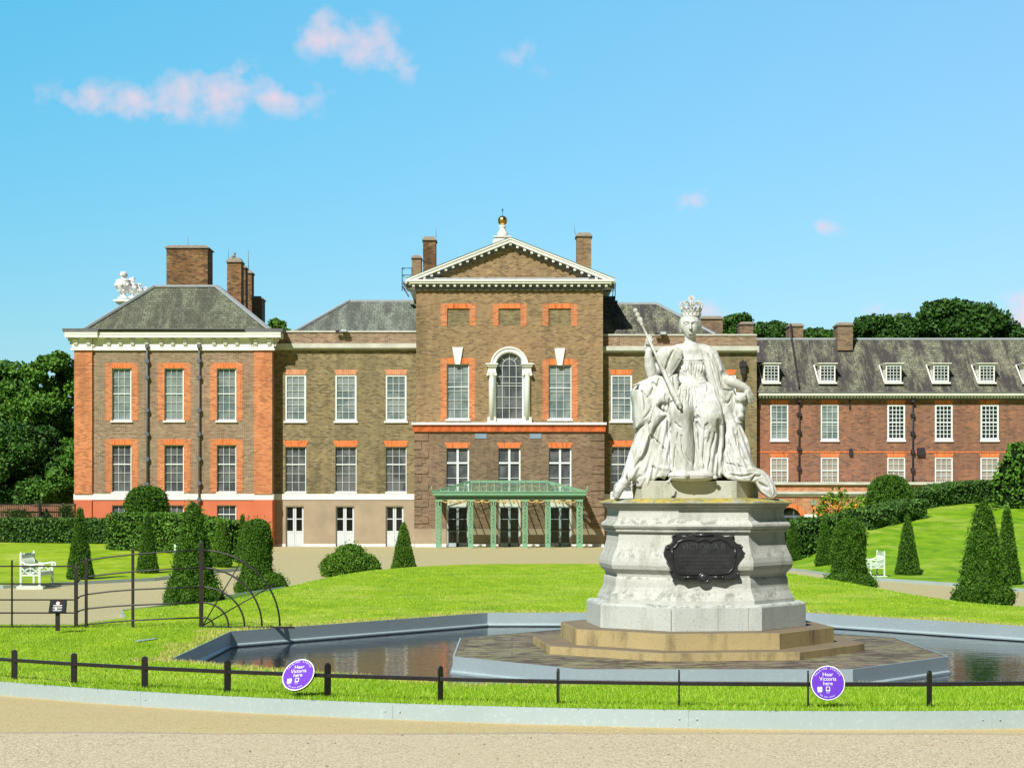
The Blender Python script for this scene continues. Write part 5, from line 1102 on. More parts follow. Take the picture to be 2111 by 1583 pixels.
# ================================================================== GARDEN FURNITURE
def bench(px, D, gz, yaw, label, flip=1, sc=1.0):
    t = empty('garden_bench', (X(px, D), D, gz), label, 'bench', 'pale wooden garden benches'); b = WLOC[t.name]
    Lb, dp = 1.45, .56; ca, sa = math.cos(yaw), math.sin(yaw)
    def T(l, d, z): return Vector((b.x+flip*(d*ca-l*sa*flip), b.y+d*sa*0+l*ca, b.z+z))       # l along the seat (depth), d from back to front
    def TT(l, d, z): return (b.x+flip*d*math.cos(yaw)+l*math.sin(yaw), b.y-flip*d*math.sin(yaw)*0+l*math.cos(yaw)+d*math.sin(yaw)*.4, b.z+z)
    f = MB()
    for l in (0, Lb):
        f.bar(TT(l, 0, 0), TT(l, 0, 1.0), .06); f.add([TT(l-.03, -.03, 1.0), TT(l+.03, -.03, 1.0), TT(l+.03, .03, 1.0), TT(l-.03, .03, 1.0), TT(l, 0, 1.07)], [(0,1,4),(1,2,4),(2,3,4),(3,0,4)])
        f.bar(TT(l, dp, 0), TT(l, dp, .66), .07)
    f.build('post', M['benchpaint'], t)
    for l in (0, Lb):
        a = MB(); pts = [TT(l, 0, .78), TT(l, .12, .68), TT(l, .3, .65), TT(l, dp, .69), TT(l, dp+.08, .68), TT(l, dp+.12, .62), TT(l, dp+.08, .57), TT(l, dp+.03, .59)]; a.tube(pts, .036, 8)
        a.bar(TT(l, .03, .36), TT(l, dp-.03, .36), .05, .05)
        a.tube([TT(l, .03+(dp-.06)*i/8, .56-.17*math.sin(math.pi*i/8)) for i in range(9)], .018, 6); a.tube([TT(l, .03+(dp-.06)*i/8, .39+.17*math.sin(math.pi*i/8)) for i in range(9)], .018, 6)
        a.bar(TT(l, .28, .36), TT(l, .28, .64), .02); a.build('armrest', M['benchpaint'], t)
    s = MB()
    for i in range(6): s.bar(TT(0, .06+i*.095, .44), TT(Lb, .06+i*.095, .44), .075, .025)
    s.bar(TT(0, dp, .39), TT(Lb, dp, .39), .03, .1); s.bar(TT(0, .02, .39), TT(Lb, .02, .39), .03, .1); s.build('seat', M['benchpaint'], t)
    k = MB(); k.bar(TT(0, 0, .93), TT(Lb, 0, .93), .035, .09); k.bar(TT(Lb*.25, 0, .985), TT(Lb*.75, 0, .985), .035, .05); k.bar(TT(0, 0, .58), TT(Lb, 0, .58), .035, .05); k.bar(TT(0, 0, .48), TT(Lb, 0, .48), .035, .05)
    for i in range(1, 12):
        l = Lb*i/12; k.tube([TT(l, 0, .60), TT(l+.02, 0, .7), TT(l-.02, 0, .8), TT(l, 0, .9)], [.012, .026, .02, .012], 6)
        k.bar(TT(l, 0, .5), TT(l, 0, .57), .03)
    k.build('backrest', M['benchpaint'], t)
    p = MB(); p.box(b.x-.1 if flip > 0 else b.x-dp-.12, b.x+dp+.12 if flip > 0 else b.x+.1, b.y-.12, b.y+.16, b.z-.06, b.z+.04); p.build('footing', M['benchpaint'], t)
    t.scale = (sc, sc, sc); return t
bench(43, 53.3, .05, R(0), 'pale bench at the far left seen end-on beside the tall clipped cone')
bench(361, 60.5, .10, R(0), 'pale bench mostly hidden behind the large skirted yew on the left')
bench(1823, 60.0, .08, R(0), 'white bench on the right between the skirted column yew and the clipped cone', -1, .82)

# ------------------------------------------------------------------ low fence in front
fe = empty('low_rail_fence', (0, fy(0), .93), 'low black fence of round-topped flat posts with one rail, curving along the kerb', 'fence')
xs = []; x = -6.2
pxs = [-5.08, -4.30, -3.47, -2.59, -1.62, -.61, .384, 1.37, 2.41, 3.40, 4.42]
for x in pxs:
    y = fy(x); z = float(h_front(x, y)); d = Vector((1, .12*(x-2.8))).normalized(); nv = Vector((d.y, -d.x)) 
    w, th, H = .031, .014, .305
    # flat bar set across the line of the fence: seen broad at the left, edge-on at the right
    yawp = {-5.08: 0, -4.30: 0, -3.47: .1, -2.59: .3, -1.62: .55, -.61: .9, .384: 1.3, 1.37: 1.5, 2.41: 1.45, 3.40: .75, 4.42: .6}[x]
    a = Vector((math.cos(yawp), math.sin(yawp), 0)); b = Vector((-a.y, a.x, 0))
    o = [(-w, -.05), (w, -.05), (w, H-w)]+[(w*math.cos(t_), H-w+w*math.sin(t_)) for t_ in np.linspace(0, math.pi, 9)[1:-1]]+[(-w, H-w)]
    pts = [Vector((x, y, z))+a*u+Vector((0,0,v))-b*th/2 for u, v in o]; m = MB(); m.prism(pts, b*th); m.build('post', M['blackpaint'], fe, bevel=.003)
m = MB(); L = [(x, fy(x), float(h_front(x, fy(x)))+.193) for x in [-9.2, -8.2, -7.1, -6.1]+pxs+[5.4, 6.4]]
for a, b in zip(L[:-1], L[1:]): m.bar(Vector(a), Vector(b), .034, .034)
m.build('rail', M['blackpaint'], fe, bevel=.003)

# ------------------------------------------------------------------ estate fence with fan end
Df = 28.0
ef = empty('estate_fence', P(280, 1291, Df), 'tall black five-bar estate fence ending in a quarter-circle fan over the pond rim', 'fence')
for x, yt, yb, w in ((-150, 1154, 1292, .02), (25, 1155, 1293, .02), (157, 1169, 1290, .055), (178, 1152, 1294, .042), (274, 1132, 1294, .042), (415, 1119, 1292, .062)):
    m = MB(); m.box(X(x, Df)-w/2, X(x, Df)+w/2, Df-.012-.005*(x % 7), Df+.012, Z(yb+6, Df), Z(yt, Df)); m.tube([(X(x, Df), Df-.012, Z(yt, Df)), (X(x, Df), Df+.012, Z(yt, Df))], w/2, 8); m.build('post', M['ironbrown'], ef, bevel=.002)
for y in (1167, 1203, 1236, 1263, 1291.5):
    m = MB(); m.bar(P(-180, y, Df+.02), P(157, y, Df+.02), .02, .022); m.build('rail', M['ironbrown'], ef)
for r_ in ([(157,1167),(165,1159),(178,1155),(225,1148),(274,1142.5),(345,1137),(415,1134)], [(157,1203),(165,1194),(178,1188.5),(225,1183),(274,1178),(345,1173),(415,1170)], [(157,1236),(165,1229),(178,1225),(225,1219),(274,1215),(345,1212),(415,1210)],
           [(157,1263),(165,1258),(178,1254.5),(225,1250),(274,1247),(345,1244),(415,1241.5)], [(157,1291),(178,1287),(225,1282),(274,1278.5),(345,1275),(415,1272.5)]):
    m = MB(); m.tube([P(x, y, Df+.02-.03*math.sin((x-157)/258*math.pi)) for x, y in r_], .012, 8); m.build('curved_rail', M['ironbrown'], ef)
m = MB()
for rx, ry in ((24, 18), (55, 48.5), (88, 80), (124, 120), (161, 156)):
    m.tube([P(416+rx*math.sin(t_), 1290-ry*math.cos(t_), Df-.01-.2*math.sin(t_)*rx/161) for t_ in np.linspace(0, math.pi/2, 17)], .015, 8)
m.tube([P(418, 1289, Df-.02), P(499, 1153, Df-.12)], .010, 6); m.tube([P(418, 1289, Df-.02), P(566, 1204, Df-.2)], .010, 6); m.bar(P(412, 1292, Df), P(606, 1293, Df-.24), .05, .03)
m.build('fan', M['ironbrown'], ef)
# ------------------------------------------------------------------ lettering
def text_mesh(body, size, align='CENTER', font_extrude=.0015, shear=0, bold=.0):
    c = bpy.data.curves.new('t', 'FONT'); c.body = body; c.size = size; c.align_x = align; c.align_y = 'CENTER'; c.extrude = font_extrude; c.shear = shear; c.offset = bold; c.resolution_u = 3
    o = bpy.data.objects.new('t', c); COL.objects.link(o); bpy.context.view_layer.update(); dg = bpy.context.evaluated_depsgraph_get()
    me = bpy.data.meshes.new_from_object(o.evaluated_get(dg)); bpy.data.objects.remove(o); v = [tuple(q.co) for q in me.vertices]; f = [tuple(p.vertices) for p in me.polygons]; bpy.data.meshes.remove(me); return v, f
def place_text(mb, body, size, org, r_, u_, n_, off=.004, dx=0, dy=0, rot=0, bold=0):
    v, f = text_mesh(body, size, bold=bold); org = Vector(org); r_ = Vector(r_); u_ = Vector(u_); n_ = Vector(n_); c, s = math.cos(rot), math.sin(rot)
    mb.add([org+r_*(dx+x*c-y*s)+u_*(dy+x*s+y*c)+n_*(off+z) for x, y, z in v], f)
def arc_text(mb, body, size, rad, a0, a1, org, r_, u_, n_, top=True, off=.004, bold=0):
    k = len(body)
    for i, ch in enumerate(body):
        if ch == ' ': continue
        a = a0+(a1-a0)*i/(k-1); place_text(mb, ch, size, org, r_, u_, n_, off, rad*math.cos(a), rad*math.sin(a), (a-math.pi/2) if top else (a+math.pi/2), bold)
def disc_sign(c, n_, up, rad, label):
    c = Vector(c); n_ = Vector(n_).normalized(); u_ = (Vector(up)-n_*Vector(up).dot(n_)).normalized(); r_ = u_.cross(n_)
    t = empty('round_sign', c, label, 'sign', 'purple talking statue signs')
    m = MB(); m.lathe(c-n_*.012, [(rad*.3, -.03), (rad*.3, 0), (rad*1.0, 0), (rad*1.0, .010), (rad*.98, .012)], 40, n_, False); m.build('back_plate', M['signblack'], t)
    m = MB(); m.lathe(c, [(rad*.975, 0), (rad*.975, .002)], 48, n_, False); m.build('rim', M['signwhite'], t)
    m = MB(); m.lathe(c, [(rad*.915, .001), (rad*.915, .004)], 48, n_, False); m.build('face', M['purple'], t)
    k = rad/.142; m = MB(); S = lambda v: v*k
    for tx, dy in (('Hear', .067), ('Victoria', .031), ('here', -.005)): place_text(m, tx, S(.043), c, r_, u_, n_, .0045, 0, S(dy), 0, 0)
    arc_text(m, 'TALKING STATUE', S(.021), S(.115), R(149), R(33), c, r_, u_, n_, True, .0045, 0)
    arc_text(m, 'Use your phone', S(.017), S(.112), R(-122), R(-64), c, r_, u_, n_, False, .0045)
    place_text(m, 'Swipe', S(.013), c, r_, u_, n_, .0045, S(-.066), S(-.075)); place_text(m, 'Type', S(.013), c, r_, u_, n_, .0045, S(-.002), S(-.077))
    def rr(x0, x1, y0, y1, o): 
        q = [c+r_*S(x)+u_*S(y)+n_*.0045 for x, y in ((x0, y0), (x1, y0), (x1, y1), (x0, y1))]; m.prism(q, n_*o)
    rr(-.085, -.047, -.069, -.031, .002)
    for a in ((-.016, -.011, -.066, -.030), (.011, .016, -.066, -.030), (-.011, .011, -.034, -.030), (-.011, .011, -.066, -.058)): rr(*a, .002)
    m.build('lettering', M['signwhite'], t); return t
y2 = fy(2.60)-.045; disc_sign((X(1706.5, y2), y2, Z(1407, y2)), (.03, -1, .10), (0, 0, 1), 36.5*y2/FP, 'upright round purple sign hanging on the low fence right of the statue')
y1 = fy(-1.9)-.07; disc_sign((X(615, y1), y1, Z(1390.5, y1)), (-.34, -.76, .55), (0.02, .35, .93), 37.5*y1/FP, 'tilted round purple sign on the low fence left of the statue')
# visitor notice by the estate fence
Dn = 26.8; sg = empty('notice_board', P(118, 1292, Dn), 'small tilted black notice board with white lines and a red roundel on a post', 'sign')
m = MB(); m.box(X(114, Dn), X(122.5, Dn), Dn, Dn+.04, Z(1300, Dn), Z(1262, Dn)); m.build('post', M['ironbrown'], sg)
c = P(119, 1250, Dn); n_ = Vector((0, -.90, .42)).normalized(); u_ = Vector((0, .42, .90)); r_ = Vector((1, 0, 0)); s = Dn/FP
m = MB(); q = [c+r_*x*s+u_*y*s for x, y in ((-18, -14), (18, -14), (17, 14), (-17, 14))]; m.prism(q, -n_*.03); m.build('board', M['signblack'], sg)
m = MB(); 
m.prism([c+r_*x*s+u_*y*s+n_*.001 for x, y in ((-16, -12.6), (16, -12.6), (16, -.6), (-16, -.6))], n_*.004); m.prism([c+r_*x*s+u_*y*s+n_*.001 for x, y in ((-16, 1), (16, 1), (15.4, 12.6), (-15.4, 12.6))], n_*.004); m.build('panel', plain('dark_panel', (.03,.03,.035), .9, .05), sg)
m = MB(); m.lathe(c+u_*7.2*s, [(4.2*s, .004), (4.2*s, .008)], 16, n_, False); m.build('red_ring', M['signred'], sg)
m = MB(); m.lathe(c+u_*7.2*s, [(3.0*s, .005), (3.0*s, .010)], 16, n_, False)
for y, w in ((2.4, 9.5), (1.6, 8.5), (-2.0, 10), (-3.6, 9), (-7.6, 9.5), (-9.4, 8)): m.prism([c+r_*x*s+u_*(y+dy)*s+n_*.006 for x, dy in ((-w, -.35), (w, -.35), (w, .35), (-w, .35))], n_*.002)
m.prism([c+r_*x*s+u_*y*s+n_*.006 for x, y in ((-4, -7.4), (-1.4, -7.4), (-1.4, -2), (-4, -2))], n_*.002); m.build('white_print', M['signwhite'], sg)
# stone marker set in the lawn
m = MB(); D = 25.3; q = [P(279, 1320.5, D), P(325, 1315.5, D), P(316, 1318, D), P(288, 1321.5, D)]
q = [Vector((p.x, (EZ-.668)*FP/(y-HY), .668)) for p, y in zip(q, (1321.5, 1315.5, 1318.5, 1322.5))]; q = [Vector((X(px, v.y), v.y, .668)) for v, px in zip(q, (279, 326, 316, 286))]
m.prism(q[::-1], (0, 0, .012)); m.build('ground_slab', M['galv'], label='thin pale slab set flush in the lawn left of the pond', cat='slab', loc=q[0])
# path lamp by the annex
D = 92; lp = empty('lamp_post', P(1677, 1100, D), 'short black lamp post with square lantern by the annex archway', 'street lamp'); s = D/FP; c = P(1677, 1100, D)
m = MB(); m.lathe((c.x, c.y, 0), [(2.6*s, 0), (2.2*s, Z(1090, D)), (1.7*s, Z(1085, D)), (1.6*s, Z(1050, D)), (2.6*s, Z(1046, D)), (5*s, Z(1041, D))], 12); m.lathe((c.x, c.y, 0), [(2*s, Z(1036, D)), (1.4*s, Z(1033, D)), (.3*s, Z(1030, D))], 10); m.build('post', M['blackpaint'], lp)
m = MB(); m.box(c.x-6*s, c.x+6*s, D-6*s, D+6*s, Z(1041, D), Z(1030.5, D)); m.build('lantern', M['canopy_glass'], lp)
# ================================================================== STATUE
DC = 24.6; PXC = 1431.5; CXw = X(PXC, DC); SS = DC/FP
ROT = -15.8                                             # octagon corner, degrees from straight towards the viewer
def octo(rad, n=8, dx=0, dy=0): return [(CXw+dx+rad*math.sin(R(ROT+45*k)), DC+dy-rad*math.cos(R(ROT+45*k))) for k in range(n)]
def RR(x, k=1.0): return (x-PXC)/.966*SS*k
def zr(y): return EZ-(y-HY)*24.3/FP
def loft(mb, prof, cap=True):
    b = len(mb.v); 
    vs = []; 
    for r_, z in prof: vs += [(x, y, z) for x, y in octo(r_)]
    fs = []
    for i in range(len(prof)-1): fs += [(i*8+k, (i+1)*8+k, (i+1)*8+(k+1) % 8, i*8+(k+1) % 8)[::-1] for k in range(8)]
    fs += [tuple(range(8))[::-1], tuple((len(prof)-1)*8+k for k in range(8))]; mb.add(vs, fs)
st = empty('stone_steps', (CXw, DC, .635), 'two octagonal yellow sandstone steps under the pedestal', 'steps')
m = MB(); loft(m, [(RR(1765), .60), (RR(1765), .728), (RR(1763.5), .738)]); m.build('lower_step', M['steps'], st)
m = MB(); loft(m, [(RR(1706), .738), (RR(1706), .938), (RR(1704.5), .948)]); m.build('upper_step', M['steps'], st)
pd = empty('pedestal', (CXw, DC, .948), 'big octagonal moulded stone pedestal carrying the seated figure, lichen on its cornice', 'pedestal')
m = MB(); loft(m, [(RR(1652), .948), (RR(1652), zr(1243)), (RR(1650), zr(1240)), (RR(1646), zr(1238))]); m.build('plinth', M['plinth'], pd, bevel=.006)
body = [(1629, 1238), (1629, 1231), (1626, 1224), (1621, 1216), (1617.5, 1206), (1617, 1196), (1616, 1190), (1613, 1185), (1614, 1180), (1619, 1175), (1624, 1170), (1626.5, 1162), (1626, 1155), (1623.5, 1146), (1619, 1137), (1614.5, 1126), (1611.5, 1114), (1610, 1102), (1610, 1096), (1616, 1094.5), (1617, 1092), (1615.5, 1090), (1620, 1087), (1622.5, 1083), (1621.5, 1079), (1617, 1075), (1613, 1072), (1610.5, 1066), (1609, 1056), (1609.5, 1050), (1612, 1048), (1614, 1047)]
m = MB(); loft(m, [(RR(a), zr(b)) for a, b in body]); m.build('shaft', M['pedestal'], pd)
m = MB(); loft(m, [(RR(a), zr(b)) for a, b in ((1612, 1047.5), (1614, 1045), (1618, 1043), (1619.5, 1041), (1619, 1039.5), (1624, 1038.5), (1626, 1036.5), (1625, 1034), (1606, 1028.5), (1560, 1026.5))]); m.build('cornice', M['pedestal'], pd)
# block joints as fine recessed strips on the faces
fn = Vector((math.sin(R(ROT+22.5)), -math.cos(R(ROT+22.5)), 0)); ft = Vector((-fn.y, fn.x, 0))
m = MB(); apo = RR(1652)*math.cos(R(22.5)); cc = Vector((CXw, DC, 0))
for u in (-.62, .0, .40): m.box(0, 0, 0, 0, 0, 0) if False else m.prism([cc+fn*(apo+.001)+ft*(u-.003)+Vector((0,0,.96)), cc+fn*(apo+.001)+ft*(u+.003)+Vector((0,0,.96)), cc+fn*(apo+.001)+ft*(u+.003)+Vector((0,0,1.25)), cc+fn*(apo+.001)+ft*(u-.003)+Vector((0,0,1.25))], -fn*.002)
m.build('block_joint', M['cap'], pd)
# bronze plaque
apq = RR(1622)*math.cos(R(22.5))+.005; q0 = cc+fn*apq
Dp_ = 24.6-apq*.99; s = Dp_/FP; pc = Vector((X(1449, Dp_), 0, 0)); uo = (pc.x-q0.x)/ft.x; pco = q0+ft*uo; pco.z = Z(1147.5, Dp_)
k_ = 1/10.555
outl = [(165,620),(215,455),(300,430),(352,380),(362,330),(340,270),(420,200),(480,235),(620,265),(730,235),(860,180),(930,195),(980,225),(1200,215),(1290,185),(1400,225),(1530,275),(1620,265),(1680,228),(1745,320),(1730,370),(1790,425),(1880,445),(1930,640),(1860,760),(1790,900),(1785,980),(1830,1040),(1850,1160),(1720,1165),(1600,1200),(1490,1270),(1350,1240),(1190,1215),(1140,1265),(1055,1290),(960,1265),(890,1210),(760,1240),(650,1268),(560,1190),(450,1165),(360,1180),(300,1060),(300,920),(240,800),(175,700)]
def pl(x, y, n_): return pco+ft*((1350+x*k_-1449)*s)+Vector((0,0,-(1080+y*k_-1147.5)*s))+fn*n_
m = MB(); m.prism([pl(x, y, -.01) for x, y in outl][::-1], fn*.055); pq = m.build('plaque', M['bronze'], pd, bevel=.008); WLOC[pq.name] = WLOC[pd.name]
m = MB(); inner = [(335,520),(400,500),(460,430),(480,380),(600,335),(760,325),(860,345),(900,385),(960,345),(1050,330),(1120,345),(1180,385),(1250,330),(1400,315),(1530,360),(1600,430),(1640,480),(1740,520),(1740,740),(1710,880),(1680,980),(1600,1050),(1400,1085),(1050,1070),(750,1090),(480,1060),(410,1000),(370,860),(345,740)]
m.tube([pl(x, y, .050) for x, y in inner], 2.2*s, 8, closed=True)
for a, b in (((340,530),(355,760)), ((1740,530),(1740,740)), ((600,1150),(880,1150)), ((1220,1150),(1480,1150)), ((850,235),(1260,235))): m.tube([pl(*a, .048), pl(*b, .048)], 2.6*s, 8)
for x, y in ((620,1150),(1465,1155),(390,240),(1690,270),(240,520),(1880,500),(320,1000),(1800,1080)): m.ball(pl(x, y, .048), 3.4*s, n=10)
for r2 in (1.0,): m.tube([pl(1040+115*math.cos(t_), 1165+105*math.sin(t_), .055) for t_ in np.linspace(0, 2*math.pi, 17)[:-1]], 1.8*s, 8, closed=True)
m.build('scroll_frame', M['bronze'], pq); m = MB(); m.ball(pl(1040, 1165, .048), 10*s, 4*s, 9*s); m.build('medallion', M['bronze'], pq)
m = MB(); up = Vector((0,0,1))
for tx, sz, y in (('VICTORIA R', 15, 490), ('1887', 7, 600), ('HERE IN FRONT OF THE PALACE WHERE', 5.4, 690), ('SHE WAS BORN AND WHERE SHE LIVED', 5.0, 775), ('TILL HER ACCESSION HER STATUE EXECUTED', 4.7, 855), ('BY HER DAUGHTER IS PLACED', 5.0, 935), ('BY HER SUBJECTS IN THIS TOWN', 5.6, 1005)):
    place_text(m, tx, sz*s*1.15, pl(1040, y, .0455), ft, up, fn, .001)
m.build('lettering', M['bronze_pale'], pq)

# ------------------------------------------------------------------ figure, modelled as a distance field and skinned
DS = 24.3; SG = DS/FP; g = 1.15
gx = np.arange(1262, 1616, g, dtype=np.float32); gz = np.arange(640, 1034, g, dtype=np.float32); gd = np.arange(-58, 112, g, dtype=np.float32)
FLD = np.full((len(gx), len(gz), len(gd)), 14.0, np.float32)
def cv(p):
    k = 1-p[2]/FP; return (CX+(p[0]-CX)*k, HY+(p[1]-HY)*k, p[2])
def sub(lo, hi):
    i = [max(0, int((lo[a]-ax[0])/g)) for a, ax in enumerate((gx, gz, gd))]; j = [min(len(ax), int((hi[a]-ax[0])/g)+2) for a, ax in enumerate((gx, gz, gd))]
    sl = tuple(slice(i[a], max(i[a]+1, j[a])) for a in range(3)); return sl, gx[sl[0]][:,None,None], gz[sl[1]][None,:,None], gd[sl[2]][None,None,:]
def comb(sl, d, k, cut=False):
    f = FLD[sl]
    if cut: h = np.clip(.5-.5*(f+d)/k, 0, 1); FLD[sl] = f*(1-h)-d*h+k*h*(1-h)
    else: h = np.clip(.5+.5*(f-d)/k, 0, 1); FLD[sl] = f*(1-h)+d*h-k*h*(1-h)
def chain(pts, k=3, cut=False, pad=None, conv=True):
    P_ = [(*(cv(p[:3]) if conv else p[:3]), p[3]) for p in pts]; a = np.array(P_); pad = pad or (k+3); r_ = a[:,3].max()+pad
    if len(P_) == 1: P_ = P_*2; P_[1] = (P_[1][0]+.01, *P_[1][1:])
    sl, x, y, z = sub(a[:,:3].min(0)-r_, a[:,:3].max(0)+r_); best = None
    for p, q in zip(P_[:-1], P_[1:]):
        v = [q[i]-p[i] for i in range(3)]; L2 = sum(c*c for c in v)+1e-6
        h = np.clip(((x-p[0])*v[0]+(y-p[1])*v[1]+(z-p[2])*v[2])/L2, 0, 1)
        d = np.sqrt((x-p[0]-v[0]*h)**2+(y-p[1]-v[1]*h)**2+(z-p[2]-v[2]*h)**2)-(p[3]+(q[3]-p[3])*h)
        best = d if best is None else np.minimum(best, d)
    comb(sl, best, k, cut)
def ell(c, r_, k=3, cut=False, rz=0):
    c = cv(c); m_ = max(r_)+k+3; sl, x, y, z = sub([v-m_ for v in c], [v+m_ for v in c]); x = x-c[0]; y = y-c[1]; z = z-c[2]
    if rz: x, y = x*math.cos(rz)+y*math.sin(rz), -x*math.sin(rz)+y*math.cos(rz)
    q = np.sqrt((x/r_[0])**2+(y/r_[1])**2+(z/r_[2])**2); comb(sl, (q-1)*min(r_)*.9, k, cut)
def slab(poly, front, back, k=4, bulge=10, edge=9, wav=None):
    """outline (px,py) with a front depth plane front=(d0, y0, slope_y, x0, slope_x); edges roll back"""
    d0 = front[0]; pts = [cv((a, b, d0+front[2]*(b-front[1])+front[4]*(a-front[3])))[:2] for a, b in poly]; a = np.array(pts)
    lo = [a[:,0].min()-8, a[:,1].min()-8, back-8]; dm = d0+max(abs(front[2])*120, 5)+abs(front[4])*100+12; hi = [a[:,0].max()+8, a[:,1].max()+8, min(110, dm)]
    sl, x, y, z = sub(lo, hi); X2 = x[:,:,0]+0*y[:,:,0]; Y2 = y[:,:,0]+0*x[:,:,0]; d2 = np.full(X2.shape, 1e9); s_ = np.ones(X2.shape); n = len(pts)
    for i in range(n):
        x1, y1 = pts[i]; x2, y2 = pts[i-1]; ex, ey = x2-x1, y2-y1; wx, wy = X2-x1, Y2-y1; h = np.clip((wx*ex+wy*ey)/(ex*ex+ey*ey+1e-9), 0, 1)
        d2 = np.minimum(d2, (wx-ex*h)**2+(wy-ey*h)**2); c1 = Y2 >= y1; c2 = Y2 < y2; c3 = ex*wy > ey*wx; fl = (c1&c2&c3)|(~c1&~c2&~c3); s_ = np.where(fl, -s_, s_)
    sd = s_*np.sqrt(d2); fr = front[0]+front[2]*(Y2-front[1])+front[4]*(X2-front[3])-bulge*np.exp(np.minimum(sd, 0)/edge)
    if wav is not None: fr = fr+wav(X2, Y2, sd)
    sd = sd[:,:,None].astype(np.float32); fr = fr[:,:,None].astype(np.float32)
    comb(sl, np.maximum(np.maximum(sd, (z-fr)*.8), back-z), k)
SURF = None
def resurf():
    global SURF
    ins = FLD < 0; idx = ins.shape[2]-1-np.argmax(ins[:,:,::-1], 2); any_ = ins.any(2); SURF = np.where(any_, gd[idx], -999)
def sd_at(px, py):
    d = 40.0
    for _ in range(4):
        c = cv((px, py, d)); i = int(np.clip((c[0]-gx[0])/g, 1, len(gx)-2)); j = int(np.clip((c[1]-gz[0])/g, 1, len(gz)-2)); w = SURF[i-1:i+2, j-1:j+2]; w = w[w > -900]
        if len(w): d = float(w.max()) if False else float(np.median(w))
    return d
def spl(pts, n=3):                                      # Catmull-Rom through px polyline
    pts = [tuple(p) for p in pts]
    if len(pts) < 3: 
        a, b = pts; return [tuple(a[i]+(b[i]-a[i])*t_ for i in range(len(a))) for t_ in (0, .33, .67, 1)]
    o = []; q = [pts[0]]+pts+[pts[-1]]
    for i in range(1, len(q)-2):
        for j in range(n):
            t_ = j/n; o.append(tuple(.5*((2*q[i][a])+(-q[i-1][a]+q[i+1][a])*t_+(2*q[i-1][a]-5*q[i][a]+4*q[i+1][a]-q[i+2][a])*t_*t_+(-q[i-1][a]+3*q[i][a]-3*q[i+1][a]+q[i+2][a])*t_**3) for a in range(len(pts[0]))))
    return o+[pts[-1]]
def fold(pts, r_, up=.35, k=3, cut=False, taper=True):
    q = spl(pts); n = len(q); o = []
    ds = [sd_at(a, b) for a, b in q]; ds = [sorted(ds[max(0, i-1):i+2])[len(ds[max(0, i-1):i+2])//2] for i in range(n)]
    for i, (a, b) in enumerate(q):
        tp = (math.sin(math.pi*(i+.6)/(n+.2))**.5) if taper else 1; rr = r_*max(.35, tp); o.append((a, b, ds[i]+(-rr*up if not cut else rr*up), rr))
    chain(o, k, cut)
Z5 = lambda l: [(1290+x/8.795, 700+y/8.795) for x, y in l]
Z6 = lambda l: [(1420+x/4.655, 700+y/4.655) for x, y in l]
Z7 = lambda l: [(1250+x/6.595, 800+y/6.595) for x, y in l]
Z8 = lambda l: [(1370+x/8.33, 820+y/8.33) for x, y in l]
# --- masses
slab([(1326,800),(1530,812),(1534,900),(1540,992),(1318,992)], (0, 900, 0, 0, 0), -50, 5, 3)                       # throne body
slab(Z6([(420,520),(560,470),(600,560),(560,640),(540,760),(500,800),(470,790),(430,700)]), (32, 850, .1, 1520, 0), -30, 4, 8, 6)   # arm of the throne
for c, r_ in (((1527,822,26),(13,12,14)), ((1526,846,30),(9,13,12)), ((1527,858,38),(7,7,8)), ((1524,868,32),(7,6,8)), ((1513,812,20),(5,5,5)), ((1538,812,20),(5,5,5))): ell(c, r_, 2.5)
slab([(1364,728),(1384,722),(1462,722),(1482,730),(1494,800),(1494,840),(1352,840),(1356,800)], (-4, 780, 0, 0, 0), -45, 5, 6)
ell((1424,752,0), (33,42,22), 4); ell((1413,762,12), (13,13,13), 5); ell((1440,762,12), (13,13,13), 5); ell((1425,795,4), (29,26,23), 8); ell((1425,776,4), (27,20,20), 6)
chain([(1378,731,-2,12), (1400,722,0,13), (1424,722,2,14), (1450,722,0,13), (1468,731,-2,12)], 6)
chain([(1423,690,4,11.5), (1423,706,2,12), (1424,722,2,18)], 5)                                                     # neck
ell((1423,667,2), (20.5,25,23), 3); ell((1423,681,12), (13.5,13.5,13), 5); ell((1423,691,17), (6,5,5), 4)           # head, jaw, chin
for sx in (-1, 1): ell((1423+sx*18,670,-2), (5,15,15), 2); ell((1423+sx*19.5,681,0), (2.6,5.5,4), 1)                  # hair rolls, ears
chain([(1423.5,664,25,2.0), (1423.5,672,28,2.3), (1423.6,677,30.5,2.8)], 2.5)                                          # nose
for sx in (-1, 1):
    ell((1423.5+sx*7.5,667.5,24.5), (5,3.3,4.5), 2, True); ell((1423.5+sx*7.5,667.8,20.8), (3.6,2.2,3), 1); chain([(1423.5+sx*3.5,663.2,24.5,1.6), (1423.5+sx*8,661.8,23.5,1.7), (1423.5+sx*13,664,19.5,1.4)], 2)
    ell((1423.5+sx*2.6,678.6,28), (1.7,1.5,2.2), 1)
chain([(1418.5,684.2,24.3,1.5), (1423.5,683.6,26.2,1.9), (1428.5,684.2,24.3,1.5)], 1.2); chain([(1419.5,687.4,23.6,1.4), (1423.5,687.8,25.6,1.9), (1427.5,687.4,23.6,1.4)], 1.2)
ell((1423.5,690.2,25), (4.5,1.1,2), 1, True)
slab([(1384,800),(1398,792),(1452,792),(1476,835),(1492,880),(1490,965),(1478,986),(1388,986),(1383,960),(1385,880)], (50, 900, .12, 1430, 0), -20, 9, 12, 10)   # gown
chain([(1409,812,18,27), (1404,832,48,25), (1404,848,60,23)], 12); chain([(1446,812,18,26), (1462,840,44,24), (1466,858,52,22)], 12)        # thighs
chain([(1404,850,62,21), (1408,900,62,18), (1412,970,64,17)], 10); chain([(1465,862,53,20), (1459,915,50,17), (1454,972,54,15)], 10)        # shins
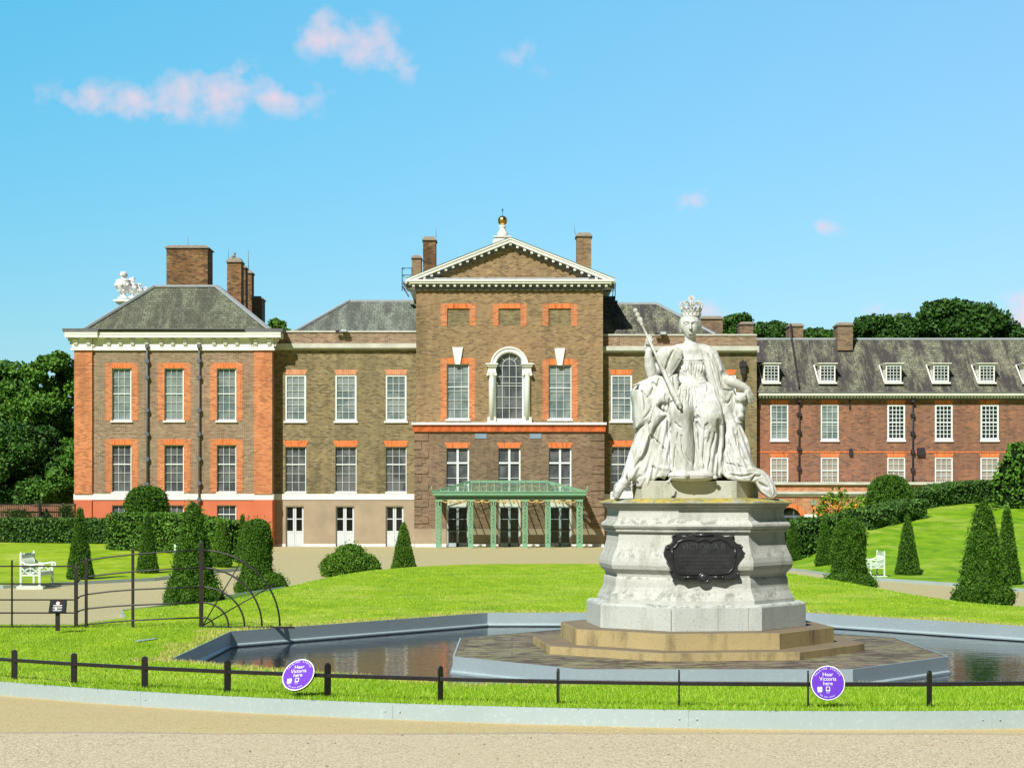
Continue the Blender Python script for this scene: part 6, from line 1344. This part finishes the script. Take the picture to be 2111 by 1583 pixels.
chain([(1430,800,20,20), (1435,840,42,18), (1437,890,46,14)], 10)
slab([(1416,866),(1456,866),(1468,930),(1474,984),(1394,984),(1404,930)], (56, 900, .13, 1435, 0), 0, 10, 6, 12)
slab([(1387,858),(1424,852),(1436,866),(1440,930),(1443,984),(1388,984),(1385,930)], (69, 900, .09, 1410, -.25), 0, 8, 13, 11, lambda x, y, s: 2.0*np.sin(x*.50+(y-900)*.025+1.5)*np.clip((y-868)/50, 0, 1))
slab([(1437,862),(1462,852),(1484,862),(1489,900),(1489,984),(1440,984),(1438,920)], (57, 900, .12, 1465, -.1), 0, 7, 12, 9, lambda x, y, s: 3.2*np.sin((x+(y-860)*.12)*.62)*np.clip((y-858)/40, 0, 1))
chain([(1410,978,78,6), (1417,980,92,4.5)], 2); chain([(1446,976,74,6), (1446,979,84,4.5)], 2)                     # shoes
chain([(1378,736,-2,12), (1364,752,6,12), (1348,768,16,12)], 5)                                                   # right upper arm
chain([(1344,770,22,11.5), (1340,755,25,11), (1337,738,27,8.8), (1337,725,28,6.6)], 3)                              # forearm
slab([(1330,724),(1329.5,712),(1332,703),(1340,702),(1345.5,706),(1346,714),(1343,726),(1337,730)], (33, 715, 0, 1337, 0), 22, 3, 2, 3)        # palm
for x0, x1, y1, w in ((1332,1334.5,696.5,2.2), (1335.8,1338.8,693.6,2.3), (1339.6,1343.0,695,2.2), (1343,1346.4,700,2.0)): chain([(x0,709,35,w*1.1), (x0+.6,702,37,w), (x1,y1,34.5,w*.85), (x1+1.4,y1+2.5,29,w*.7)], .7)
chain([(1331,716,31,2.5), (1331,708,27,2.3), (1335,703,23,1.9)], .8)                                               # thumb behind the shaft
chain([(1468,738,2,15), (1480,762,8,14), (1490,782,14,13), (1512,789,22,10.5), (1532,797,26,8), (1541,803,26,7)], 4)  # left arm on the throne
slab(Z6([(540,440),(585,460),(600,520),(618,560),(615,606),(580,612),(566,560),(552,500)]), (34, 815, 0, 1547, 0), 20, 2.5, 3, 3)
for a in ([(1543,806,34,2.6),(1549,816,34,2.3),(1551.5,829,31,1.9)], [(1541,808,36,2.6),(1546,820,36,2.3),(1548,832,33,1.9)], [(1539,810,35,2.5),(1543,820,36,2.2),(1544,830,34,1.8)], [(1546,805,31,2.4),(1552,814,30,2.1),(1555,824,27,1.7)]): chain(a, .8)
chain([(1537,806,34,2.4), (1536,815,36,1.9)], 1)
# --- robes

slab([(1318,874),(1311,906),(1300,936),(1285,985),(1271,999),(1267,1024),(1279,1024),(1287,1004),(1300,990),(1316,990),(1340,975),(1352,910),(1345,868)], (38, 870, .20, 1310, .25), -35, 4, 14, 9, lambda x, y, s: 2.4*np.sin((x+(y-870)*.38)*.38))
slab([(1378,778),(1360,800),(1352,838),(1340,870),(1338,905),(1330,950),(1318,985),(1316,1003),(1336,1002),(1356,983),(1371,987),(1384,967),(1390,978),(1394,960),(1388,900),(1390,850),(1400,800),(1398,770)], (40, 800, .16, 1370, .12), -20, 4, 10, 9, lambda x, y, s: 2.0*np.sin((x+(y-850)*.2)*.5))
slab([(1332,781),(1318,787),(1305,802),(1304,815),(1308,835),(1311,884),(1326,876),(1341,867),(1350,850),(1357,836),(1372,800),(1380,778),(1352,772)], (46, 830, .10, 1340, .16), -30, 1.6, 11, 7)
slab([(1372,774),(1398,770),(1401,800),(1387,828),(1376,833),(1365,830),(1356,838),(1376,856),(1362,864),(1349,885),(1341,899),(1337,880),(1342,850),(1353,812)], (56, 830, .10, 1370, .05), -5, 1.6, 8, 6)
slab([(1341,898),(1349,905),(1359,915),(1371,929),(1384,967),(1372,985),(1356,983),(1346,962),(1339,930)], (62, 930, .10, 1362, .05), 10, 1.8, 7, 7)
slab([(1396,711),(1374,713),(1362,717),(1353,728),(1353,744),(1362,764),(1379,780),(1393,758),(1406,737),(1408,722)], (33, 740, .16, 1380, .12), -14, 1.8, 10, 7)
slab([(1443,716),(1464,711),(1478,722),(1487,742),(1495,764),(1489,774),(1490,800),(1503,832),(1486,830),(1472,808),(1459,775),(1451,742)], (33, 760, .17, 1470, -.12), -14, 1.8, 10, 7)
slab([(1476,790),(1492,784),(1510,800),(1514,830),(1512,850),(1527,872),(1545,910),(1551,947),(1560,966),(1556,988),(1527,990),(1501,984),(1491,962),(1488,900),(1482,850),(1474,812)], (42, 850, .17, 1500, -.12), -35, 4, 12, 10, lambda x, y, s: 2.6*np.sin((x-(y-850)*.38)*.42)*np.clip((y-815)/60, 0, 1))
slab([(1500,975),(1551,962),(1575,970),(1587,981),(1596,1002),(1602,1018),(1592,1026),(1579,1018),(1570,1011),(1560,994),(1527,991),(1503,986)], (60, 985, .1, 1550, -.15), 0, 4, 9, 7)
slab([(1474,812),(1484,830),(1494,863),(1492,958),(1502,983),(1490,976),(1483,950),(1484,900),(1479,860),(1468,830)], (62, 880, .05, 1484, 0), -10, 3, 7, 5)
chain([(1285,995,62,10), (1275,1012,60,9), (1272,1022,58,7)], 4)
resurf()
# --- folds: grooves first, ridges after
cuts = [(Z5([(880,180),(770,400),(700,610)]), 3.2), (Z5([(1030,330),(900,540),(790,700)]), 2.6), (Z5([(870,600),(885,800),(905,1000)]), 3.5), (Z5([(640,650),(560,860),(470,760)]), 3.5), (Z5([(500,870),(470,970),(400,1050)]), 3.4),
    (Z5([(200,870),(330,1010),(345,1300)]), 2.6), (Z5([(480,1180),(440,1300),(340,1420)]), 2.4), (Z5([(720,980),(715,1080),(740,1160)]), 1.8), (Z5([(590,1190),(650,1155),(760,1165),(860,1110)]), 3.0), (Z5([(590,1230),(700,1300),(735,1350)]), 2.4), (Z5([(740,1370),(650,1440),(560,1560),(480,1660)]), 3.4),
    (Z7([(600,645),(660,700),(730,775),(810,880),(870,1050)]), 2.8), (Z7([(855,150),(830,500),(865,700),(885,1040)]), 3.8), (Z7([(600,640),(590,760),(520,900),(360,1130)]), 5.0), (Z7([(400,560),(470,520),(600,455),(650,260)]), 2.8), (Z7([(625,1060),(670,1110)]), 2.2), (Z7([(470,1150),(420,1250),(430,1330)]), 2.6), (Z7([(640,1240),(560,1320),(470,1370)]), 2.4), (Z7([(700,1190),(780,1225)]), 3),
    (Z8([(100,600),(125,900),(118,1210)]), 4.0), (Z8([(455,330),(500,620),(520,900),(492,1180)]), 3.6), (Z8([(560,420),(600,650),(600,1000)]), 3.0), (Z8([(700,480),(690,800),(670,1000),(700,1220)]), 3.4), (Z8([(790,560),(740,850),(700,1020)]), 2.6), (Z8([(860,600),(800,860),(745,1190)]), 2.8), (Z8([(912,380),(915,700),(890,960)]), 4.2), (Z8([(230,600),(190,900),(160,1180)]), 2.0), (Z8([(290,650),(330,950),(480,1170)]), 2.2), (Z8([(160,380),(230,480),(290,520)]), 2.0), (Z8([(560,300),(590,350),(480,330)]), 2.4),
    (Z8([(545,430),(600,500),(640,540)]), 2.6), (Z8([(740,430),(690,490)]), 2.0), (Z8([(1030,280),(1035,600),(1005,900),(992,1200),(1060,1340)]), 3.6), (Z8([(1240,470),(1290,720),(1315,950),(1400,1090)]), 3.2), (Z8([(1225,640),(1240,820)]), 2.4), (Z8([(1060,330),(1110,560),(1090,800)]), 2.2), (Z8([(1130,700),(1180,950),(1250,1100)]), 2.6), (Z8([(1060,1120),(1200,1160),(1340,1190)]), 2.4),
    (Z6([(185,140),(232,270),(290,480),(312,580)]), 2.8), (Z6([(243,150),(285,310),(312,500)]), 2.4), (Z6([(165,330),(185,470),(160,560)]), 2.4), (Z6([(320,560),(360,610),(400,560)]), 3.2), (Z6([(215,110),(255,230)]), 1.8), (Z6([(330,480),(400,490),(440,470)]), 2.6), (Z6([(600,1350),(640,1310),(690,1300)]), 3.4), (Z6([(680,1370),(720,1400),(760,1420)]), 3.4), (Z6([(380,1290),(500,1310),(620,1290)]), 2.4), (Z6([(720,1280),(780,1380),(800,1480)]), 2.4)]
for q_, (l, r_) in enumerate(cuts): fold(l, r_*(1.25 if 19 <= q_ <= 31 else 1.15), -.55, 1.8, True)
# gathers of the bodice and of the skirt below the belt
for i in range(13):
    a = (i-6)/6; fold([(1426+a*24, 747), (1426+a*21+3*math.sin(i*2.1), 764), (1427+a*13, 784)], 1.8, -.6, 1.2, True)
for i in range(14):
    a = (i-6.5)/6.5; fold([(1426+a*25, 794), (1427+a*30+2*math.sin(i*1.7), 812), (1428+a*36, 834+8*math.cos(i*2.3))], 1.8, -.5, 1.2, True)
resurf()
ridges = [(Z7([(620,740),(570,950),(500,1130),(470,1160)]), 4.2), (Z7([(450,600),(340,900),(240,1230)]), 5), (Z7([(940,280),(885,450),(845,590)]), 3), (Z7([(250,1345),(320,1340),(390,1280),(440,1190),(490,1165),(545,1190),(500,1230),(440,1250),(420,1310),(470,1360),(560,1335),(640,1240),(720,1190),(790,1225)]), 2.6), (Z7([(620,250),(560,420),(520,620)]), 3), (Z7([(700,760),(770,900),(830,1100)]), 3.5), (Z7([(620,1000),(720,1080),(830,1090)]), 3.2),
    (Z5([(880,110),(1010,260),(1040,330)]), 1.6), (Z5([(1010,330),(900,520),(785,680)]), 1.8), (Z5([(540,880),(530,1060),(470,1250)]), 3), (Z5([(650,700),(620,900),(560,1150)]), 3), (Z5([(150,830),(300,790),(420,800)]), 3), (Z5([(260,900),(290,1100),(280,1400)]), 3.2), (Z5([(410,1000),(470,1130),(500,1200)]), 2.6),
    (Z8([(160,350),(185,650),(240,900),(340,1130)]), 2.6), (Z8([(500,450),(545,720),(580,1000),(590,1190)]), 2.4), (Z8([(640,380),(655,700),(625,950),(612,1180)]), 2.0), (Z8([(590,190),(650,330),(665,500)]), 1.8), (Z8([(740,620),(700,900),(720,1200)]), 2.6), (Z8([(830,560),(770,900),(730,1160)]), 2.4), (Z8([(890,640),(840,900),(780,1180)]), 2.4), (Z8([(680,680),(760,640),(820,540)]), 2.6), (Z8([(700,620),(760,560),(800,500)]), 2.4),
    (Z8([(960,250),(985,600),(955,900),(960,1180),(1040,1330),(1200,1390)]), 3.2), (Z8([(1140,420),(1150,640),(1200,880),(1290,1080)]), 4), (Z8([(1270,500),(1330,800),(1416,1000)]), 3), (Z8([(1080,500),(1075,800),(1050,1000)]), 3),
    (Z6([(160,190),(190,330),(245,520),(300,660),(325,800)]), 2.6), (Z6([(215,130),(262,300),(300,470),(330,620),(430,780)]), 3), (Z6([(270,150),(310,290)]), 2.4), (Z6([(330,570),(365,585),(400,520),(440,480)]), 2.4), (Z6([(380,1325),(500,1345),(600,1340),(650,1290),(700,1290)]), 2.6), (Z6([(650,1370),(700,1450),(790,1510),(840,1470),(790,1330)]), 2.4), (Z6([(450,800),(480,900),(550,1080),(600,1200)]), 2.6), (Z6([(560,1250),(620,1245),(700,1270),(750,1340)]), 3)]
for l, r_ in ridges: fold(l, r_*1.1, .5, 3.6)
for i in range(12):
    a = (i-5.5)/6; fold([(1426+a*24, 746), (1426+a*21+2*math.sin(i*2.1+1), 764), (1427+a*11, 785)], 1.5, .35, 1)
fold([(1397,738),(1410,741.5),(1440,741.5),(1452,738)], 1.9, -.3, .8); fold([(1399,746),(1424,748),(1450,746)], 1.2, .2, .8)          # neckline
fold([(1396,788),(1410,790),(1442,790),(1453,787)], 2.2, -.3, .8)                                                              # belt
fold([(1424,790),(1412,797),(1409,805),(1420,801),(1426,793)], 1.5, -.2, .6); fold([(1428,793),(1436,803),(1445,815),(1446,828),(1438,827),(1434,815),(1430,800)], 1.5, -.2, .6)
ell((1426,790,sd_at(1426,790)), (4,4.5,3), 1)
fold([(1438,828),(1445,850),(1449,880),(1448,905),(1445,935),(1443,950)], 1.6, -.5, .6); ell((1447,958,sd_at(1447,958)+1), (3.6,8,3.5), 1)   # cord and tassel
for pts, r_ in (([(1519,820),(1524,818),(1530,820)], 1.6), ([(1518,838),(1524,835),(1531,838)], 1.6), ([(1521,862),(1527,860),(1533,864)], 1.5), ([(1514,822),(1512,840),(1516,860)], 1.8)): fold(pts, r_, .1, 1)
for x, y in ((1521,828), (1531,829)): ell((x, y, sd_at(x, y)+1), (2.6,2.2,2.6), 1, True)
fold([(1524,845),(1526,856),(1528,858)], 2.2, .1, 1.5); fold([(1520,867),(1527,869),(1533,866)], 1.5, .2, 1, True)
# large rippling noise so surfaces are hand-cut, not perfect
FLD += (.28*np.sin(gx*.37)[:,None,None]*np.sin(gz*.23+1)[None,:,None]*np.cos(gd*.31)[None,None,:]).astype(np.float32)
FLD[0] = FLD[-1] = 5; FLD[:,0] = FLD[:,-1] = 5; FLD[:,:,0] = FLD[:,:,-1] = 5
def surface_nets(F):
    s = F < 0; c = np.zeros(tuple(n-1 for n in F.shape), np.int8)
    for a in (0,1):
        for b in (0,1):
            for d in (0,1): c += s[a:F.shape[0]-1+a, b:F.shape[1]-1+b, d:F.shape[2]-1+d]
    I = np.argwhere((c > 0) & (c < 8)); idx = np.full(c.shape, -1, np.int32); idx[tuple(I.T)] = np.arange(len(I)); acc = np.zeros((len(I),3)); cnt = np.zeros(len(I))
    cor = [(a,b,d) for a in (0,1) for b in (0,1) for d in (0,1)]
    for p in cor:
        for ax in range(3):
            if p[ax]: continue
            q = list(p); q[ax] = 1; fa = F[I[:,0]+p[0], I[:,1]+p[1], I[:,2]+p[2]]; fb = F[I[:,0]+q[0], I[:,1]+q[1], I[:,2]+q[2]]; mk = (fa < 0) != (fb < 0)
            t_ = np.where(mk, fa/(fa-fb+1e-12), 0); pos = np.tile(np.array(p, float), (len(I),1)); pos[:,ax] += t_; acc[mk] += pos[mk]; cnt[mk] += 1
    V_ = I+acc/cnt[:,None]; Q = []
    for ax in range(3):
        o1, o2 = [a for a in range(3) if a != ax]; sa = [slice(None)]*3; sb = [slice(None)]*3; sa[ax] = slice(0,-1); sb[ax] = slice(1,None)
        E = np.argwhere(s[tuple(sa)] != s[tuple(sb)]); E = E[(E[:,o1] > 0)&(E[:,o2] > 0)&(E[:,o1] < F.shape[o1]-1)&(E[:,o2] < F.shape[o2]-1)]
        def cell(d1, d2): K = E.copy(); K[:,o1] -= d1; K[:,o2] -= d2; return idx[tuple(K.T)]
        q = np.stack([cell(1,1), cell(0,1), cell(0,0), cell(1,0)], 1); fl = s[tuple(E.T)]
        if ax == 1: fl = ~fl
        q[~fl] = q[~fl][:, ::-1]; Q.append(q)
    return V_, np.concatenate(Q)
V_, Q_ = surface_nets(FLD)
px_ = gx[0]+V_[:,0]*g; py_ = gz[0]+V_[:,1]*g; dd_ = gd[0]+V_[:,2]*g
WV = np.stack([(px_-CX)*SG, DS-dd_*SG, EZ-(py_-HY)*SG], 1)
fig = empty('seated_statue', (CXw, DC, 2.68), 'white marble seated crowned queen holding a long sceptre, on the pedestal', 'statue')
Q_ = Q_[(Q_ >= 0).all(1)]
fo = npmesh('figure', WV, Q_, M['marble'], fig, smooth=True)
b = bmesh.new(); b.from_mesh(fo.data); bmesh.ops.recalc_face_normals(b, faces=b.faces); b.to_mesh(fo.data); b.free()
def PS(px, py, d): return P(px, py, DS-d*SG)
# crown
c = PS(1425, 652, 2); s = SG; cr = MB()
cr.lathe(c, [(19.5*s,-1.5*s),(20.5*s,0),(20.5*s,1.5*s),(19.2*s,2.2*s),(19.2*s,8*s),(20.6*s,9*s),(20.8*s,10.5*s),(18*s,11*s)], 32)
for k in range(16):
    t_ = 2*math.pi*k/16; cr.ball(c+Vector((19.8*s*math.cos(t_), 19.8*s*math.sin(t_), 5*s)), 1.9*s, n=8)
for k in range(8):
    t_ = 2*math.pi*k/8+.2; o = Vector((math.cos(t_), math.sin(t_), 0)); cr.ball(c+o*20*s+Vector((0,0,14.5*s)), 3.4*s, 3.4*s, 4.2*s, n=8); cr.ball(c+o*20*s+Vector((0,0,19*s)), 1.8*s, n=8)
cr.build('crown_band', M['marble'], fig)
ca = MB()
for k in range(8):
    t_ = 2*math.pi*k/8; o = Vector((math.cos(t_), math.sin(t_), 0)); pr = [(19,12),(21.5,17),(23,22),(21.5,27),(17,29.5),(11,28),(5.5,22.5),(0,20.5)]
    ca.tube([c+o*a*s+Vector((0,0,b_*s)) for a, b_ in pr], 1.5*s, 8)
    for a, b_ in pr[1:6]: ca.ball(c+o*a*s+Vector((0,0,b_*s)), 1.9*s, n=8)
ca.lathe(c, [(3*s,18*s),(4.2*s,22*s),(2.6*s,26*s),(3.6*s,28*s),(3.0*s,31*s),(1.5*s,32*s)], 12)
ca.build('crown_arches', M['marble'], fig); ca = MB()
for sg_ in ((1,0),(-1,0),(0,1),(0,-1)):
    if sg_[0]: q = [(1.2,35.6),(6.6,32.0),(6.6,41.0),(1.2,37.4)]; q = [(a*sg_[0], b_) for a, b_ in q]
    else: q = [(-1.2,36.5+sg_[1]*.8),(1.2,36.5+sg_[1]*.8),(4.6,36.5+sg_[1]*6.4),(-4.6,36.5+sg_[1]*6.4)]
    ca.prism([c+Vector((a*s, -1.4*s, b_*s)) for a, b_ in q], (0, 2.8*s, 0))
ca.prism([c+Vector((a*s, -1.4*s, b_*s)) for a, b_ in ((-1.6,35),(1.6,35),(1.6,38),(-1.6,38))], (0, 2.8*s, 0)); ca.build('crown_cross', M['marble'], fig)
# sceptre
a = PS(1308.5, 637, 20); b = PS(1404, 843, 92); L = (b-a).length; ax = (b-a).normalized(); sc = MB()
pr = [(0,0),(4.4,.3),(5.0,4),(4.6,8),(3.0,9.5),(2.6,9.8),(4.6,11),(5.6,14),(5.2,17.5),(3.2,19.5),(3.0,20.5),(5.6,22.5),(6.6,25),(5.6,29.5),(3.8,34),(3.0,35),(3.9,36),(3.9,37.5),(2.6,38.5),(2.6,60),(2.8,88),(3.1,110),(4.2,128),(4.3,131),(4.0,132),(4.6,150),(4.9,165),(5.6,167),(5.0,169),(5.6,186),(6.0,200),(6.4,202),(5.6,204),(5.8,209),(6.2,211),(4.6,213),(6.2,216),(6.6,219),(5.2,222),(3.0,224),(3.4,227),(2.4,229.5),(.3,230)]
tot = L/s; sc.lathe(a, [(r_*s, h*tot/230*s) for r_, h in pr], 16, ax); sc.build('sceptre', M['marble'], fig)
# cushion and seat block
cu = MB(); c = PS(1424, 981, 62); cu.ball(c, 46*s, 30*s, 11*s, 28, .62); cu.tube([c+Vector((46.6*s*math.copysign(abs(math.cos(t_))**.6, math.cos(t_)), 29.7*s*math.copysign(abs(math.sin(t_))**.6, math.sin(t_)), 0)) for t_ in np.linspace(0, 2*math.pi, 49)[:-1]], .8*s, 6, closed=True)
for x, y in ((1379,994),): 
    q = PS(x, y, 90); cu.tube([PS(1384,985,86), PS(1380,990,90), PS(1376,995,91)], [1.5*s, 2.2*s, 2.8*s], 8); cu.tube([q+Vector((3.4*s*math.cos(t_)-3*s, 0, 4*s*math.sin(t_)-1*s)) for t_ in np.linspace(0, 2*math.pi, 13)[:-1]], 1.0*s, 6, closed=True)
cu.ball(PS(1474,984,80), 5*s, 4*s, 4*s, n=10); cu.build('cushion', M['marble'], fig)
bk = MB(); yF = DC-.70
pl_ = [(X(1325, yF), yF), (X(1519, yF), yF), (X(1563, 24.35), 24.35), (X(1563, 25.2), 25.2), (X(1305, 25.2), 25.2), (X(1305, 24.2), 24.2)]
zt_ = Z(991, yF); z0_ = 2.655
bk.add([(x, y, z0_) for x, y in pl_]+[(x, y, zt_) for x, y in pl_], [tuple(range(6))[::-1], tuple(range(6, 12))]+[(i, (i+1) % 6, 6+(i+1) % 6, 6+i) for i in range(6)]); bk.build('seat_block', M['seatblock'], fig, bevel=.01)
